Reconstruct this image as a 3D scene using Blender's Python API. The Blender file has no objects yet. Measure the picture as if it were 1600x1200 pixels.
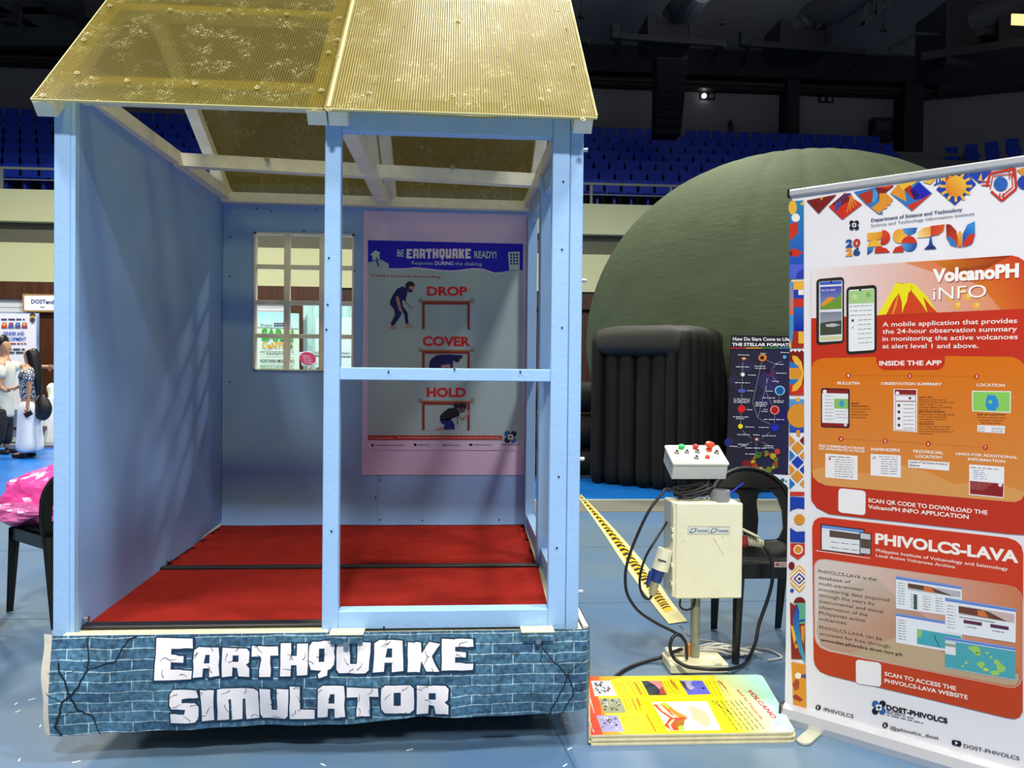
import bpy, bmesh, math, random
from mathutils import Vector, Matrix, noise
from mathutils.geometry import tessellate_polygon
random.seed(7)
SC = bpy.context.scene
COL = SC.collection
# ---------------------------------------------------------------- camera
CAM = Vector((1.468, -3.064, 1.44)); FPX = 1250.0
YAW, PITCH, ROLL = -.0715, -.0135, .0101
_cy, _sy, _cp, _sp = math.cos(YAW), math.sin(YAW), math.cos(PITCH), math.sin(PITCH)
FW = Vector((-_sy*_cp, _cy*_cp, _sp)); _r0 = Vector((_cy, _sy, 0)); _u0 = _r0.cross(FW)
RT = math.cos(ROLL)*_r0 + math.sin(ROLL)*_u0
UP = -math.sin(ROLL)*_r0 + math.cos(ROLL)*_u0
cd = bpy.data.cameras.new('camera'); cam = bpy.data.objects.new('camera', cd); COL.objects.link(cam)
cd.sensor_width = 36; cd.lens = FPX*36/1600; cd.clip_end = 200; cd.clip_start = .05
M = Matrix((RT, UP, -FW)).transposed().to_4x4(); M.translation = CAM
cam.matrix_world = M
SC.camera = cam
# ---------------------------------------------------------------- world, lamps, exposure
w = bpy.data.worlds.new('arena_air'); SC.world = w; w.use_nodes = True
w.node_tree.nodes['Background'].inputs[0].default_value = (.72, .78, 1.0, 1)
w.node_tree.nodes['Background'].inputs[1].default_value = .17
SC.view_settings.view_transform = 'Standard'; SC.view_settings.look = 'None'
SC.view_settings.exposure = 0; SC.view_settings.gamma = 1
SC.view_settings.use_curve_mapping = False
def area(x, y, z, size, power, col=(1, .97, .92), tx=0, ty=0, spread=170):
    l = bpy.data.lights.new('arena_flood_or_fill', 'AREA'); l.shape = 'SQUARE'; l.size = size; l.energy = power; l.color = col
    l.spread = math.radians(spread)
    o = bpy.data.objects.new('arena_flood_or_fill', l); COL.objects.link(o); o.location = (x, y, z)
    o.rotation_euler = (math.radians(tx), math.radians(ty), 0)
    return o
for lx, ly, lp in ((-1.6, -2.6, 430), (4.2, -1.8, 430), (1.4, -7.5, 1350), (-5.5, 3.0, 380), (8.5, 3.5, 330), (2.2, 4.4, 260), (-3.0, 11, 760), (5.5, 10.0, 560), (-9, 11, 700)):
    area(lx, ly, 8.6, .8, lp, (1, .965, .86))
for lx, ly in ((-6, 12), (8, 14), (14, 6)):            # added fill lights aimed up, standing in for lamp spill on the ceiling
    o = area(lx, ly, 9.2, 2.5, 330, (.95, .97, 1)); o.rotation_euler = (math.radians(180), 0, 0)
# ---------------------------------------------------------------- pixel helper: photo pixel -> point on a plane of the place
def ray(px, py): return FW*FPX + RT*(px-800) - UP*(py-600)
def at(px, py, ax, v):
    d = ray(px, py); t = (v-CAM[ax])/d[ax]; return CAM + d*t
def atp(px, py, P, n):
    d = ray(px, py); return CAM + d*((P-CAM).dot(n)/d.dot(n))
def lin(c): return c/12.92 if c <= .04045 else ((c+.055)/1.055)**2.4
def hx(h):
    if not isinstance(h, str): return tuple(lin(c/255) for c in h)
    h = h.lstrip('#')
    if len(h) == 3: h = ''.join(ch*2 for ch in h)
    return tuple(lin(int(h[i:i+2], 16)/255) for i in (0, 2, 4))
# ---------------------------------------------------------------- materials
def mat(name, col, rough=.6, metal=0, spec=.5, noise_amt=0, noise_scale=20, bump=0, bump_scale=60, emit=0, trans=0, coord='Object', sc=(1, 1, 1), col2=None):
    m = bpy.data.materials.new(name); m.use_nodes = True; nt = m.node_tree; b = nt.nodes['Principled BSDF']
    c = hx(col); b.inputs['Base Color'].default_value = (*c, 1); b.inputs['Roughness'].default_value = rough
    b.inputs['Metallic'].default_value = metal; b.inputs['Specular IOR Level'].default_value = spec
    if emit: b.inputs['Emission Color'].default_value = (*c, 1); b.inputs['Emission Strength'].default_value = emit
    if noise_amt or bump or col2:
        tc = nt.nodes.new('ShaderNodeTexCoord'); mp = nt.nodes.new('ShaderNodeMapping'); mp.inputs['Scale'].default_value = sc
        nt.links.new(tc.outputs[coord], mp.inputs[0])
    if noise_amt or col2:
        n = nt.nodes.new('ShaderNodeTexNoise'); n.inputs['Scale'].default_value = noise_scale; n.inputs['Detail'].default_value = 5; n.inputs['Roughness'].default_value = .6
        nt.links.new(mp.outputs[0], n.inputs['Vector'])
        r = nt.nodes.new('ShaderNodeMix'); r.data_type = 'RGBA'
        c2 = hx(col2) if col2 else tuple(x*(1-noise_amt) for x in c)
        r.inputs['A'].default_value = (*c2, 1); r.inputs['B'].default_value = (*c, 1)
        rp = nt.nodes.new('ShaderNodeMapRange'); rp.inputs[1].default_value = .35; rp.inputs[2].default_value = .65
        nt.links.new(n.outputs[0], rp.inputs[0]); nt.links.new(rp.outputs[0], r.inputs['Factor']); nt.links.new(r.outputs['Result'], b.inputs['Base Color'])
    if bump:
        n2 = nt.nodes.new('ShaderNodeTexNoise'); n2.inputs['Scale'].default_value = bump_scale; n2.inputs['Detail'].default_value = 3
        nt.links.new(mp.outputs[0], n2.inputs['Vector'])
        bp = nt.nodes.new('ShaderNodeBump'); bp.inputs['Strength'].default_value = bump; bp.inputs['Distance'].default_value = .01
        nt.links.new(n2.outputs[0], bp.inputs['Height']); nt.links.new(bp.outputs[0], b.inputs['Normal'])
    return m
BLUE = mat('light_blue_paint', '#9cc4f2', .5, noise_amt=.06, noise_scale=4, bump=.12, bump_scale=45, spec=.4)
PANEL = mat('blue_painted_plywood', '#8db4ec', .45, noise_amt=.07, noise_scale=2.5, bump=.06, bump_scale=25, spec=.4)
WHITE = mat('white_painted_timber', '#f0ecdc', .55, noise_amt=.14, noise_scale=14, bump=.15, bump_scale=60)
CREAM = mat('cream_edge', '#ece5bd', .55, noise_amt=.1, noise_scale=12)
REDCARPET = mat('red_carpet', '#cc3a30', .95, spec=.1, noise_amt=.18, noise_scale=6, bump=.5, bump_scale=500)
RUBBER = mat('black_rubber', '#16171b', .5, noise_amt=.2)
BLACKPL = mat('black_plastic', '#17160f', .32, spec=.5, noise_amt=.1, noise_scale=30, bump=.06, bump_scale=30)
CABLE = mat('black_cable', '#1d1d1f', .45)
DARKSTEEL = mat('dark_painted_steel', '#15181b', .6, noise_amt=.2)
STEEL = mat('bright_steel', '#b9bbc0', .3, metal=1)
GALV = mat('galvanised_pipe', '#a3a28f', .45, metal=.3, noise_amt=.25, noise_scale=25)
IVORY = mat('ivory_plastic', '#ebe9cf', .4, noise_amt=.05, noise_scale=12, bump=.03)
LGREY = mat('light_grey_plastic', '#dcdcd8', .4)
TAN = mat('tan_timber', '#a8834f', .6, noise_amt=.3, noise_scale=18)
ALU = mat('aluminium', '#c9cbd2', .35, metal=.5)
SKIN = mat('skin', '#b98a6a', .55)
HAIR = mat('black_hair', '#14110f', .4)
CLOTHW = mat('white_cloth', '#e6ebef', .8, noise_amt=.08, noise_scale=12)
SEATB = mat('royal_blue_seat_plastic', '#0d40c8', .4, noise_amt=.1, noise_scale=6)
# ---------------------------------------------------------------- object helpers
OFF = {}
def link(o): COL.objects.link(o); return o
def tag(o, label=None, cat=None, group=None, kind=None):
    if label: o['label'] = label
    if cat: o['category'] = cat
    if group: o['group'] = group
    if kind: o['kind'] = kind
    return o
def thing(name, label, cat, loc=(0, 0, 0), group=None):
    o = bpy.data.objects.new(name, None); link(o); o.location = loc; o.empty_display_size = .1
    OFF[o.name] = Vector(loc); return tag(o, label, cat, group)
def obj(name, bm, m, parent=None, smooth=False, label=None, origin=None):
    """bm in world coordinates; moved to the parent's frame"""
    off = OFF.get(parent.name, Vector((0, 0, 0))) if parent else (Vector(origin) if origin else Vector((0, 0, 0)))
    if isinstance(bm, bpy.types.Mesh): me = bm
    else:
        if off.length: bmesh.ops.translate(bm, verts=bm.verts, vec=-off)
        bmesh.ops.recalc_face_normals(bm, faces=bm.faces)
        me = bpy.data.meshes.new(name); bm.to_mesh(me); bm.free()
    if smooth:
        for p in me.polygons: p.use_smooth = True
    if m and not me.materials: me.materials.append(m)
    o = bpy.data.objects.new(name, me); link(o)
    if parent: o.parent = parent; OFF[o.name] = off
    else: o.location = off; OFF[o.name] = off
    if label: o['label'] = label
    return o
def struct(name, bm, m, parent=None, **k):
    o = obj(name, bm, m, parent, **k)
    if not parent: o['kind'] = 'structure'
    return o
def NB(): return bmesh.new()
def box(bm, x0, x1, y0, y1, z0, z1, bev=0):
    vs = [bm.verts.new((x, y, z)) for z in (z0, z1) for y in (y0, y1) for x in (x0, x1)]
    fs = [bm.faces.new([vs[i] for i in f]) for f in ((0, 2, 3, 1), (4, 5, 7, 6), (0, 1, 5, 4), (2, 6, 7, 3), (0, 4, 6, 2), (1, 3, 7, 5))]
    if bev:
        es = {e for f in fs for e in f.edges}
        bmesh.ops.bevel(bm, geom=list(es), offset=bev, segments=1, affect='EDGES')
    return bm
def bx(*a): return box(NB(), *a)
def beam(bm, a, b, w, h, up=(0, 0, 1), bev=0):
    a = Vector(a); b = Vector(b); d = (b-a).normalized(); up = Vector(up)
    s = d.cross(up).normalized(); t = s.cross(d).normalized()
    c = [bm.verts.new(p + s*i*w/2 + t*j*h/2) for p in (a, b) for i, j in ((-1, -1), (1, -1), (1, 1), (-1, 1))]
    fs = [bm.faces.new([c[i] for i in f]) for f in ((3, 2, 1, 0), (4, 5, 6, 7), (0, 1, 5, 4), (1, 2, 6, 5), (2, 3, 7, 6), (3, 0, 4, 7))]
    if bev: bmesh.ops.bevel(bm, geom=list({e for f in fs for e in f.edges}), offset=bev, segments=1, affect='EDGES')
    return bm
def bmn(*a, **k): return beam(NB(), *a, **k)
def catmull(pts, n=6):
    P = [Vector(p) for p in pts]; P = [P[0]*2-P[1]] + P + [P[-1]*2-P[-2]]; out = []
    for i in range(1, len(P)-2):
        for k in range(n):
            t = k/n; a, b, c, d = P[i-1:i+3]
            out.append(.5*((2*b)+(c-a)*t+(2*a-5*b+4*c-d)*t*t+(3*b-a-3*c+d)*t**3))
    out.append(P[-2]); return out
def tube(bm, pts, r, seg=8, smooth=6, cap=True):
    P = catmull(pts, smooth) if smooth else [Vector(p) for p in pts]
    rings = []; ref = None
    for i, p in enumerate(P):
        d = (P[min(i+1, len(P)-1)]-P[max(i-1, 0)])
        d = d.normalized() if d.length > 1e-9 else Vector((0, 0, 1))
        if ref is None: ref = d.orthogonal().normalized()
        ref = (ref - d*ref.dot(d))
        ref = ref.normalized() if ref.length > 1e-6 else d.orthogonal().normalized()
        s = d.cross(ref); rr = r(i/(len(P)-1)) if callable(r) else r
        rings.append([bm.verts.new(p + (ref*math.cos(2*math.pi*k/seg)+s*math.sin(2*math.pi*k/seg))*rr) for k in range(seg)])
    for a, b in zip(rings, rings[1:]):
        for k in range(seg): bm.faces.new((a[k], a[(k+1) % seg], b[(k+1) % seg], b[k]))
    if cap: bm.faces.new(rings[0][::-1]); bm.faces.new(rings[-1])
    return bm
def tb(*a, **k): return tube(NB(), *a, **k)
def cyl(bm, a, b, r, seg=16, r2=None):
    return tube(bm, [a, b], (lambda t: r+((r if r2 is None else r2)-r)*t), seg, 0)
def lathe(bm, prof, c=(0, 0, 0), seg=32, axis=None):
    c = Vector(c); rings = []
    R = axis.to_3x3() if axis else Matrix.Identity(3)
    for r, z in prof:
        rings.append([bm.verts.new(c + R @ Vector((r*math.cos(2*math.pi*k/seg), r*math.sin(2*math.pi*k/seg), z))) for k in range(seg)])
    for a, b in zip(rings, rings[1:]):
        for k in range(seg): bm.faces.new((a[k], a[(k+1) % seg], b[(k+1) % seg], b[k]))
    bm.faces.new(rings[0][::-1]); bm.faces.new(rings[-1]); return bm
def plate(bm, outer, holes, fn, th):
    """2D outline with holes -> solid plate; fn(a,b,side)-> world point"""
    loops = [outer] + holes
    tri = tessellate_polygon([[Vector((x, y, 0)) for x, y in l] for l in loops])
    flat = [p for l in loops for p in l]
    f = [bm.verts.new(fn(x, y, 0)) for x, y in flat]; k = [bm.verts.new(fn(x, y, th)) for x, y in flat]
    for t in tri:
        try: bm.faces.new([f[i] for i in t]); bm.faces.new([k[i] for i in reversed(t)])
        except ValueError: pass
    i0 = 0
    for l in loops:
        n = len(l)
        for i in range(n):
            a, b = i0+i, i0+(i+1) % n; bm.faces.new((f[a], f[b], k[b], k[a]))
        i0 += n
    return bm
def skin(name, J, E, m, parent=None, sub=1, root=None, label=None):
    """J: name->(point, radius); E: pairs"""
    me = bpy.data.meshes.new(name+'_skeleton'); ks = list(J); off = OFF.get(parent.name, Vector((0, 0, 0))) if parent else Vector((0, 0, 0))
    me.from_pydata([Vector(J[k][0])-off for k in ks], [(ks.index(a), ks.index(b)) for a, b in E], [])
    o = bpy.data.objects.new(name+'_skeleton', me); link(o)
    mod = o.modifiers.new('s', 'SKIN'); mod.use_smooth_shade = True
    for i, k in enumerate(ks):
        r = J[k][1]; sv = me.skin_vertices[0].data[i]; sv.radius = (r, r) if not isinstance(r, tuple) else r
        sv.use_root = (k == (root or ks[0]))
    ss = o.modifiers.new('u', 'SUBSURF'); ss.levels = sub; ss.render_levels = sub
    dg = bpy.context.evaluated_depsgraph_get(); dg.update()
    nm = bpy.data.meshes.new_from_object(o.evaluated_get(dg)); nm.name = name
    bpy.data.objects.remove(o); bpy.data.meshes.remove(me)
    nm.materials.clear()
    ob = obj(name, nm, m, parent, smooth=True, label=label)
    return ob
# ---------------------------------------------------------------- flat print: coloured shapes on a real sheet
PRINTS = {}
def print_mat(rough=.45):
    if rough in PRINTS: return PRINTS[rough]
    m = bpy.data.materials.new('printed_colours'); m.use_nodes = True; nt = m.node_tree; b = nt.nodes['Principled BSDF']
    a = nt.nodes.new('ShaderNodeAttribute'); a.attribute_name = 'ink'; nt.links.new(a.outputs['Color'], b.inputs['Base Color'])
    b.inputs['Roughness'].default_value = rough; b.inputs['Specular IOR Level'].default_value = .35
    PRINTS[rough] = m; return m
_tc = {}
def text_mesh(s, bold):
    k = (s, bold)
    if k not in _tc:
        cu = bpy.data.curves.new('t', 'FONT'); cu.body = s; cu.offset = bold; cu.resolution_u = 3; cu.fill_mode = 'FRONT'
        o = bpy.data.objects.new('t', cu); link(o)
        dg = bpy.context.evaluated_depsgraph_get(); dg.update()
        me = bpy.data.meshes.new_from_object(o.evaluated_get(dg))
        v = [(p.co.x, p.co.y) for p in me.vertices]; f = [tuple(p.vertices) for p in me.polygons]
        bpy.data.objects.remove(o); bpy.data.curves.remove(cu); bpy.data.meshes.remove(me)
        if v:
            x0 = min(p[0] for p in v); x1 = max(p[0] for p in v)
            v = [((x-x0)/(x1-x0), y/.73) for x, y in v]
        _tc[k] = (v, f)
    return _tc[k]
class Canvas:
    def __init__(s, P, u, v, eps=.0004, warp=None):
        s.P = Vector(P); s.u = Vector(u).normalized(); s.v = Vector(v).normalized(); s.n = s.u.cross(s.v); s.eps = eps
        s.V = []; s.F = []; s.C = []; s.k = (0, 0, 1); s.warp = warp; s.L = 1
    def src(s, x0, y0, k): s.k = (x0, y0, k); return s
    def map(s, x, y):
        x0, y0, k = s.k; q = atp(x0+x/k, y0+y/k, s.P, s.n)-s.P; return (q.dot(s.u), q.dot(s.v))
    def add(s, pts, tris, col, L):
        b = len(s.V)
        for a, c in pts: s.V.append(s.P + s.u*a + s.v*c + s.n*s.eps*L)
        for t in tris:
            s.F.append(tuple(b+i for i in t))
            for i in t: s.C.append(col(*pts[i]) if callable(col) else col)
    def colour(s, col):
        if isinstance(col, tuple) and col[0] == 'g':   # ('g',(x,y),c0,(x,y),c1) linear gradient
            A = s.map(*col[1]); B = s.map(*col[3]); c0 = hx(col[2]); c1 = hx(col[4]); dx, dy = B[0]-A[0], B[1]-A[1]; q = dx*dx+dy*dy
            def f(a, b):
                t = max(0, min(1, ((a-A[0])*dx+(b-A[1])*dy)/q)); return tuple(c0[i]+(c1[i]-c0[i])*t for i in range(3))
            return f
        return hx(col)
    def poly(s, pts, col, L=None, raw=False):
        P = list(pts) if raw else [s.map(*p) for p in pts]
        t = tessellate_polygon([[Vector((a, b, 0)) for a, b in P]])
        s.add(P, t, s.colour(col), s.L if L is None else L)
    def circ(s, x, y, r, col, L=None, ry=None, a0=0, a1=360, n=24):
        ry = ry or r; p = [(x+r*math.cos(math.radians(a0+(a1-a0)*i/n)), y+ry*math.sin(math.radians(a0+(a1-a0)*i/n))) for i in range(n + (a1-a0 < 360))]
        s.poly(p, col, L)
    def line(s, pts, wd, col, L=None):
        for a, b in zip(pts, pts[1:]):
            d = Vector((b[0]-a[0], b[1]-a[1])); 
            if d.length < 1e-6: continue
            q = Vector((-d.y, d.x)).normalized()*wd/2
            s.poly([(a[0]+q.x, a[1]+q.y), (b[0]+q.x, b[1]+q.y), (b[0]-q.x, b[1]-q.y), (a[0]-q.x, a[1]-q.y)], col, L)
    def rrect(s, x0, y0, x1, y1, r, col, L=None, n=5):
        p = []
        for cx, cy, a in ((x1-r, y0+r, -90), (x1-r, y1-r, 0), (x0+r, y1-r, 90), (x0+r, y0+r, 180)):
            p += [(cx+r*math.cos(math.radians(a+90*i/n)), cy+r*math.sin(math.radians(a+90*i/n))) for i in range(n+1)]
        s.poly(p, col, L)
    def text(s, t, x0, y0, x1, y1, h, col, bold=0, L=None, hm=None):
        v, f = text_mesh(t, bold)
        A = Vector(s.map(x0, y0)); B = Vector(s.map(x1, y1)); H = Vector(s.map(x0, y0-h)); d = B-A
        hh = hm or (H-A).length; q = Vector((-d.y, d.x)).normalized()*hh
        pts = [tuple(A+d*x+q*y) for x, y in v]
        s.add(pts, f, hx(col), s.L if L is None else L)
    def bars(s, x0, y0, x1, y1, h, col, L=None, words=6, rnd=None):
        r = rnd or random; t = 0
        while t < .97:
            e = min(1, t + r.uniform(.5, 1.6)/words)
            a = (x0+(x1-x0)*t, y0+(y1-y0)*t); b = (x0+(x1-x0)*(e-.12/words), y0+(y1-y0)*(e-.12/words))
            s.line([a, b], h, col, L); t = e + .1/words
    def build(s, name, parent, rough=.45, label=None, ink=1):
        me = bpy.data.meshes.new(name); off = OFF.get(parent.name, Vector((0, 0, 0)))
        V = [s.warp(v) if s.warp else v for v in s.V]
        me.from_pydata([v-off for v in V], [], s.F)
        ca = me.color_attributes.new('ink', 'FLOAT_COLOR', 'CORNER')
        for i, c in enumerate(s.C): ca.data[i].color = (c[0]*ink, c[1]*ink, c[2]*ink, 1)
        # faces towards the reader
        me.materials.append(print_mat(rough))
        return obj(name, me, None, parent, label=label)
# ================================================================ SETTING
def floor_mat(name, a, b_, rough, seamw=0):
    m = mat(name, a, rough, col2=b_, noise_scale=.9, spec=.5, bump=.03, bump_scale=250)
    return m
MATS = floor_mat('grey_blue_floor_mat', '#4f7098', '#62798a', .36)
COURT = mat('bright_blue_court', '#0d5fb4', .3, col2='#1c78cc', noise_scale=.7)
CONC = mat('grey_carpet_strip', '#6f6f62', .9, noise_amt=.35, noise_scale=90)
FASC = mat('cream_fascia_paint', '#e8eab6', .7, noise_amt=.05, noise_scale=.5)
DKREC = mat('dark_grey_band', '#6f6f60', .7)
WOOD = mat('dark_brown_panelling', '#4a2a14', .4, noise_amt=.4, noise_scale=3, sc=(4, 4, .4))
WGREY = mat('grey_hall_wall', '#8a8786', .9, noise_amt=.05, noise_scale=.4)
CEILM = mat('grey_hall_ceiling', '#7d7d80', .9, noise_amt=.08, noise_scale=.2)
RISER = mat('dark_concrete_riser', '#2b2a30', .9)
SEAM = mat('floor_seam', '#3f5a78', .6)
struct('floor', bx(-14, 20, -10, 5.18, -.1, 0), MATS)
struct('floor_court', bx(-16, 22, 5.92, 18.6, -.1, -.001), COURT)
struct('trim_1', bx(-14, 20, 5.18, 5.92, -.09, .004), CONC)
struct('trim_2', bx(-14, 20, 5.90, 5.96, .0041, .012), mat('pale_edge_strip', '#a8ac9c', .6))
b = NB()
for a, c in (((1.878, .222), (1.96, -.6)), ((-6, 3.5), (12, 3.5)), ((-6, 1.7), (-.1, 1.7)), ((2.05, 1.9), (6, 1.9))):
    beam(b, (a[0], a[1], .0005), (c[0], c[1], .0005), .007, .002)
struct('trim_3', b, SEAM)
b = NB()                                             # scraps of tape and dust on the mats near the camera
rr = random.Random(3)
for px, py in ((50, 1093), (25, 1100), (28, 1112), (63, 1135), (30, 1188), (120, 1190), (640, 1171), (505, 1195), (883, 1196), (890, 1170), (885, 1130)):
    p = at(px, py, 2, 0); a = rr.uniform(0, 3)
    beam(b, (p.x-.012*math.cos(a), p.y-.01, .0012), (p.x+.012*math.cos(a), p.y+.012*math.sin(a), .0012), .005, .0015)
o = obj('dust_scraps', b, mat('white_scrap', '#e8ecf0', .6)); tag(o, 'white scraps of dust scattered on the blue floor mats', 'debris', kind='stuff')
YF = 18.5
struct('wall_back', bx(-15, 16, YF, YF+.25, 5.24, 6.06), FASC)
struct('trim_4', bx(-15, 16, YF+.35, YF+.5, 4.69, 5.24), DKREC)
struct('trim_5', bx(-15, 16, YF+.02, YF+.25, 3.67, 4.69), FASC)
struct('trim_6', bx(-15, 16, YF+.1, YF+.3, 3.2, 3.67), WOOD)
wl = struct('wall_back_lower', bx(-15, 16, YF+.3, YF+.4, 0, 3.3), WOOD)
for i in range(14):
    obj('panel', bx(-14.4+i*1.6, -12.9+i*1.6, YF+.26, YF+.3, .1, 3.1), WOOD, wl)
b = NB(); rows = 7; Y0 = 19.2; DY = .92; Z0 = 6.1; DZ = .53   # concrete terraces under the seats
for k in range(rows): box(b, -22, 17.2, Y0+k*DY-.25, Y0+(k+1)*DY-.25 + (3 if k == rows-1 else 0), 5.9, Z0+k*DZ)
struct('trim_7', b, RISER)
WY = 27.6
struct('wall_rear', bx(-26, 20.2, WY, WY+.2, 5.5, 16), WGREY)
wr = struct('wall_right', bmn((20.2, WY+.1, 11), (32, WY-5.3, 11), .2, 11), WGREY)
struct('wall_left', bx(-26.2, -26, -10, WY, 0, 16), WGREY)
def zt(py, Y, px=1000): return at(px, py, 1, Y)[2]
zb0, zb1 = at(1000, 141, 1, WY)[2], at(1000, 88, 1, WY)[2]
struct('trim_8', bx(-26, 20.2, WY-.9, WY, zb0+.35, zb1), DARKSTEEL)
struct('trim_9', bx(-26, 20.2, WY-.5, WY, zb0, zb0+.3), DARKSTEEL)
struct('trim_10', bmn((20.2, WY-.45, (zb0+zb1)/2), (32, WY-5.75, (zb0+zb1)/2), .9, zb1-zb0), DARKSTEEL)
struct('trim_11', bx(-26, 20.2, WY-.62, WY-.52, zb0+.12, zb0+.2), mat('dull_pipe', '#3a2f30', .6))
for i, px in enumerate((1235, 1422)):
    p = at(px, 150, 1, WY-.5); hw = (.24, .38)[i]
    struct('column_%d' % (i+1), bx(p.x-hw, p.x+hw, WY-.8, WY, 5.9, zb1), DARKSTEEL)
b = NB()
v = [b.verts.new(p) for p in ((-26, WY, zb1), (34, WY, zb1), (34, -10, zb1+5), (-26, -10, zb1+5))]
b.faces.new(v); struct('ceiling', b, CEILM)
b = NB()
for Y in (22.5, 15.5): 
    z = zb1+(WY-Y)/(WY+10)*5-.02; beam(b, (-26, Y, z), (34, Y, z), .03, .03)
struct('trim_12', b, mat('ceiling_joint', '#55555a', .9))
BZ0, BZ1 = at(420, 474, 1, 15.5)[2], at(420, 447, 1, 15.5)[2]
struct('trim_21', bx(-14, -1.5, 15.45, 15.75, BZ0, BZ1), WOOD)
for i, (x0, x1) in enumerate(((62, 92), (452, 473), (600, 640))):
    a, c = at(x0, 600, 1, 15.5).x, at(x1, 600, 1, 15.5).x
    struct('trim_%d' % (22+i), bx(a, c, 15.5, 15.7, .05, BZ0), WOOD)
# concrete steps at the end of the right-hand stand
b = NB()
for k, (px, py) in enumerate(((1425, 262), (1415, 248), (1405, 237))):
    p = at(px, py, 1, 22.0+k*1.2); box(b, p.x-.6, p.x+2.6, 22.0+k*1.2, 23.2+k*1.2, p.z-.6, p.z)
struct('trim_13', b, mat('pale_step', '#7c7a78', .8))
# ------------------------------------------------ stadium seats
def seat_mesh():
    b = NB(); n = 6
    def bp(a, c, t): return Vector((a, .02+.10*c+t + .03*(1-(a/.21)**2), .02+c))
    out = []
    for cx, cz, a0 in ((.15, .40, 0), (-.15, .40, 90)):
        out += [(cx+.06*math.cos(math.radians(a0+i*30)), cz+.06*math.sin(math.radians(a0+i*30))) for i in range(4)]
    out += [(-.2, 0), (.2, 0)]
    plate(b, out, [], bp, .025)
    box(b, -.2, .2, -.40, .05, -.02, .02, .012)
    box(b, -.2, .2, -.42, -.38, -.10, .02, .01)
    box(b, -.03, .03, -.2, .15, -.42, -.02)
    bmesh.ops.recalc_face_normals(b, faces=b.faces)
    me = bpy.data.meshes.new('stadium_seat'); b.to_mesh(me); b.free(); me.materials.append(SEATB); return me
SM = seat_mesh(); WORDS = ['front', 'second', 'third', 'fourth', 'fifth', 'sixth', 'seventh']
def seat(x, y, z, rz, label, group):
    o = bpy.data.objects.new('stadium_seat', SM); link(o); o.location = (x, y, z); o.rotation_euler = (0, 0, rz)
    tag(o, label, 'seat', group)
def dome_top(px):
    u = (px-1232)/338.0
    return 1e9 if abs(u) >= 1 else 530-283*(1-abs(u)**2.15)**.5
def inv(p):
    d = p-CAM; z = d.dot(FW); return 800+FPX*d.dot(RT)/z, 600-FPX*d.dot(UP)/z
cnt = {}
ORD = 'first second third fourth fifth sixth seventh eighth ninth tenth eleventh twelfth thirteenth fourteenth fifteenth sixteenth seventeenth eighteenth nineteenth twentieth'.split()
def ordinal(n): return ORD[n-1] if n <= 20 else 'twenty-'+ORD[n-21]
for k in range(rows):
    y = Y0+k*DY+.35; z = Z0+k*DZ+.43
    for i in range(-60, 80):
        x = i*.485 + .1
        if x > 16.6: continue
        px, py = inv(Vector((x, y, z+.42)))
        if k == rows-1 and 1020 < px < 1072: continue        # three seats are missing below the loudspeaker
        if -14 < px < 92: side = 'beside the booth post'
        elif 196 < px < 335 and k > 0: side = 'seen through the gable'
        elif 905 < px < 1398: 
            if py > dome_top(px) + 14: continue
            side = 'above the dome'
        else: continue
        cnt[side, k] = cnt.get((side, k), 0)+1
        seat(x, y, z, 0, 'blue plastic seat, %s row, %s seat from the left %s' % (WORDS[k], ordinal(cnt[side, k]), side), 'stadium seats %s, %s row' % (side, WORDS[k]))
for k in range(3):                                   # small stand beyond the corner column, on its own terraces
    a = at(1487, 250+k*15, 1, 24.6-k*.9); e = at(1640, 232+k*15, 1, 22.7-k*.9)
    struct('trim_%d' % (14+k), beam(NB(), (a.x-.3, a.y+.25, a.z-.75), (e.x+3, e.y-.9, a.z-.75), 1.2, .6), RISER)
    for i in range(9):
        p = a+(e-a).normalized()*.62*i; p.z = a.z
        if inv(p)[0] < 1625: seat(p.x, p.y, p.z, -.42, 'blue plastic seat, %s row, %s seat from the corner column, right stand' % (['top', 'middle', 'lower'][k], ordinal(i+1)), 'stadium seats beyond the column, %s row' % ['top', 'middle', 'lower'][k])
# railing
rail = thing('guard_rail', 'grey metal guard rail along the cream front of the stand', 'railing', (-15, YF+.1, 6.06))
RAILM = mat('grey_rail_paint', '#8d9184', .5)
obj('top_rail', bmn((-15, YF+.1, 6.62), (16, YF+.1, 6.62), .05, .06), RAILM, rail)
obj('mid_rail', bmn((-15, YF+.1, 6.33), (16, YF+.1, 6.33), .025, .025), RAILM, rail)
xp0 = at(3, 260, 1, YF+.1).x
for i in range(15):
    x = xp0-2.2*2+i*2.2
    if x < 16: obj('rail_post', bx(x-.035, x+.035, YF+.08, YF+.13, 6.06, 6.62), RAILM, rail)
# ------------------------------------------------ things on the upper wall and under the roof of the hall
def px_box(name, label, cat, x0, y0, x1, y1, Y, dep, m, group=None, parts=()):
    a = at(x0, y1, 1, Y); c = at(x1, y0, 1, Y)
    t = thing(name, label, cat, ((a.x+c.x)/2, Y, a.z), group)
    obj('housing', box(NB(), a.x, c.x, Y, Y+dep, a.z, c.z, .02), m, t); return t
for px, py, lit, lab in ((1106, 150, 1, 'twin head emergency light glowing on the grey wall right of the loudspeaker'), (1291, 155, 0, 'unlit twin head emergency light on the grey wall between the columns')):
    t = px_box('emergency_light', lab, 'light', px-12, py-7, px+12, py+5, WY-.06, .06, DARKSTEEL)
    for s in (-6, 5):
        p = at(px+s, py, 1, WY-.1)
        obj('lamp_head', lathe(NB(), [(.02, -.05), (.09, 0), (.09, .04)], p, 10, Matrix.Rotation(math.pi/2, 4, 'X')), mat('lamp_lit', '#ffffff', .3, emit=6) if lit and s < 0 else STEEL, t)
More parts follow.
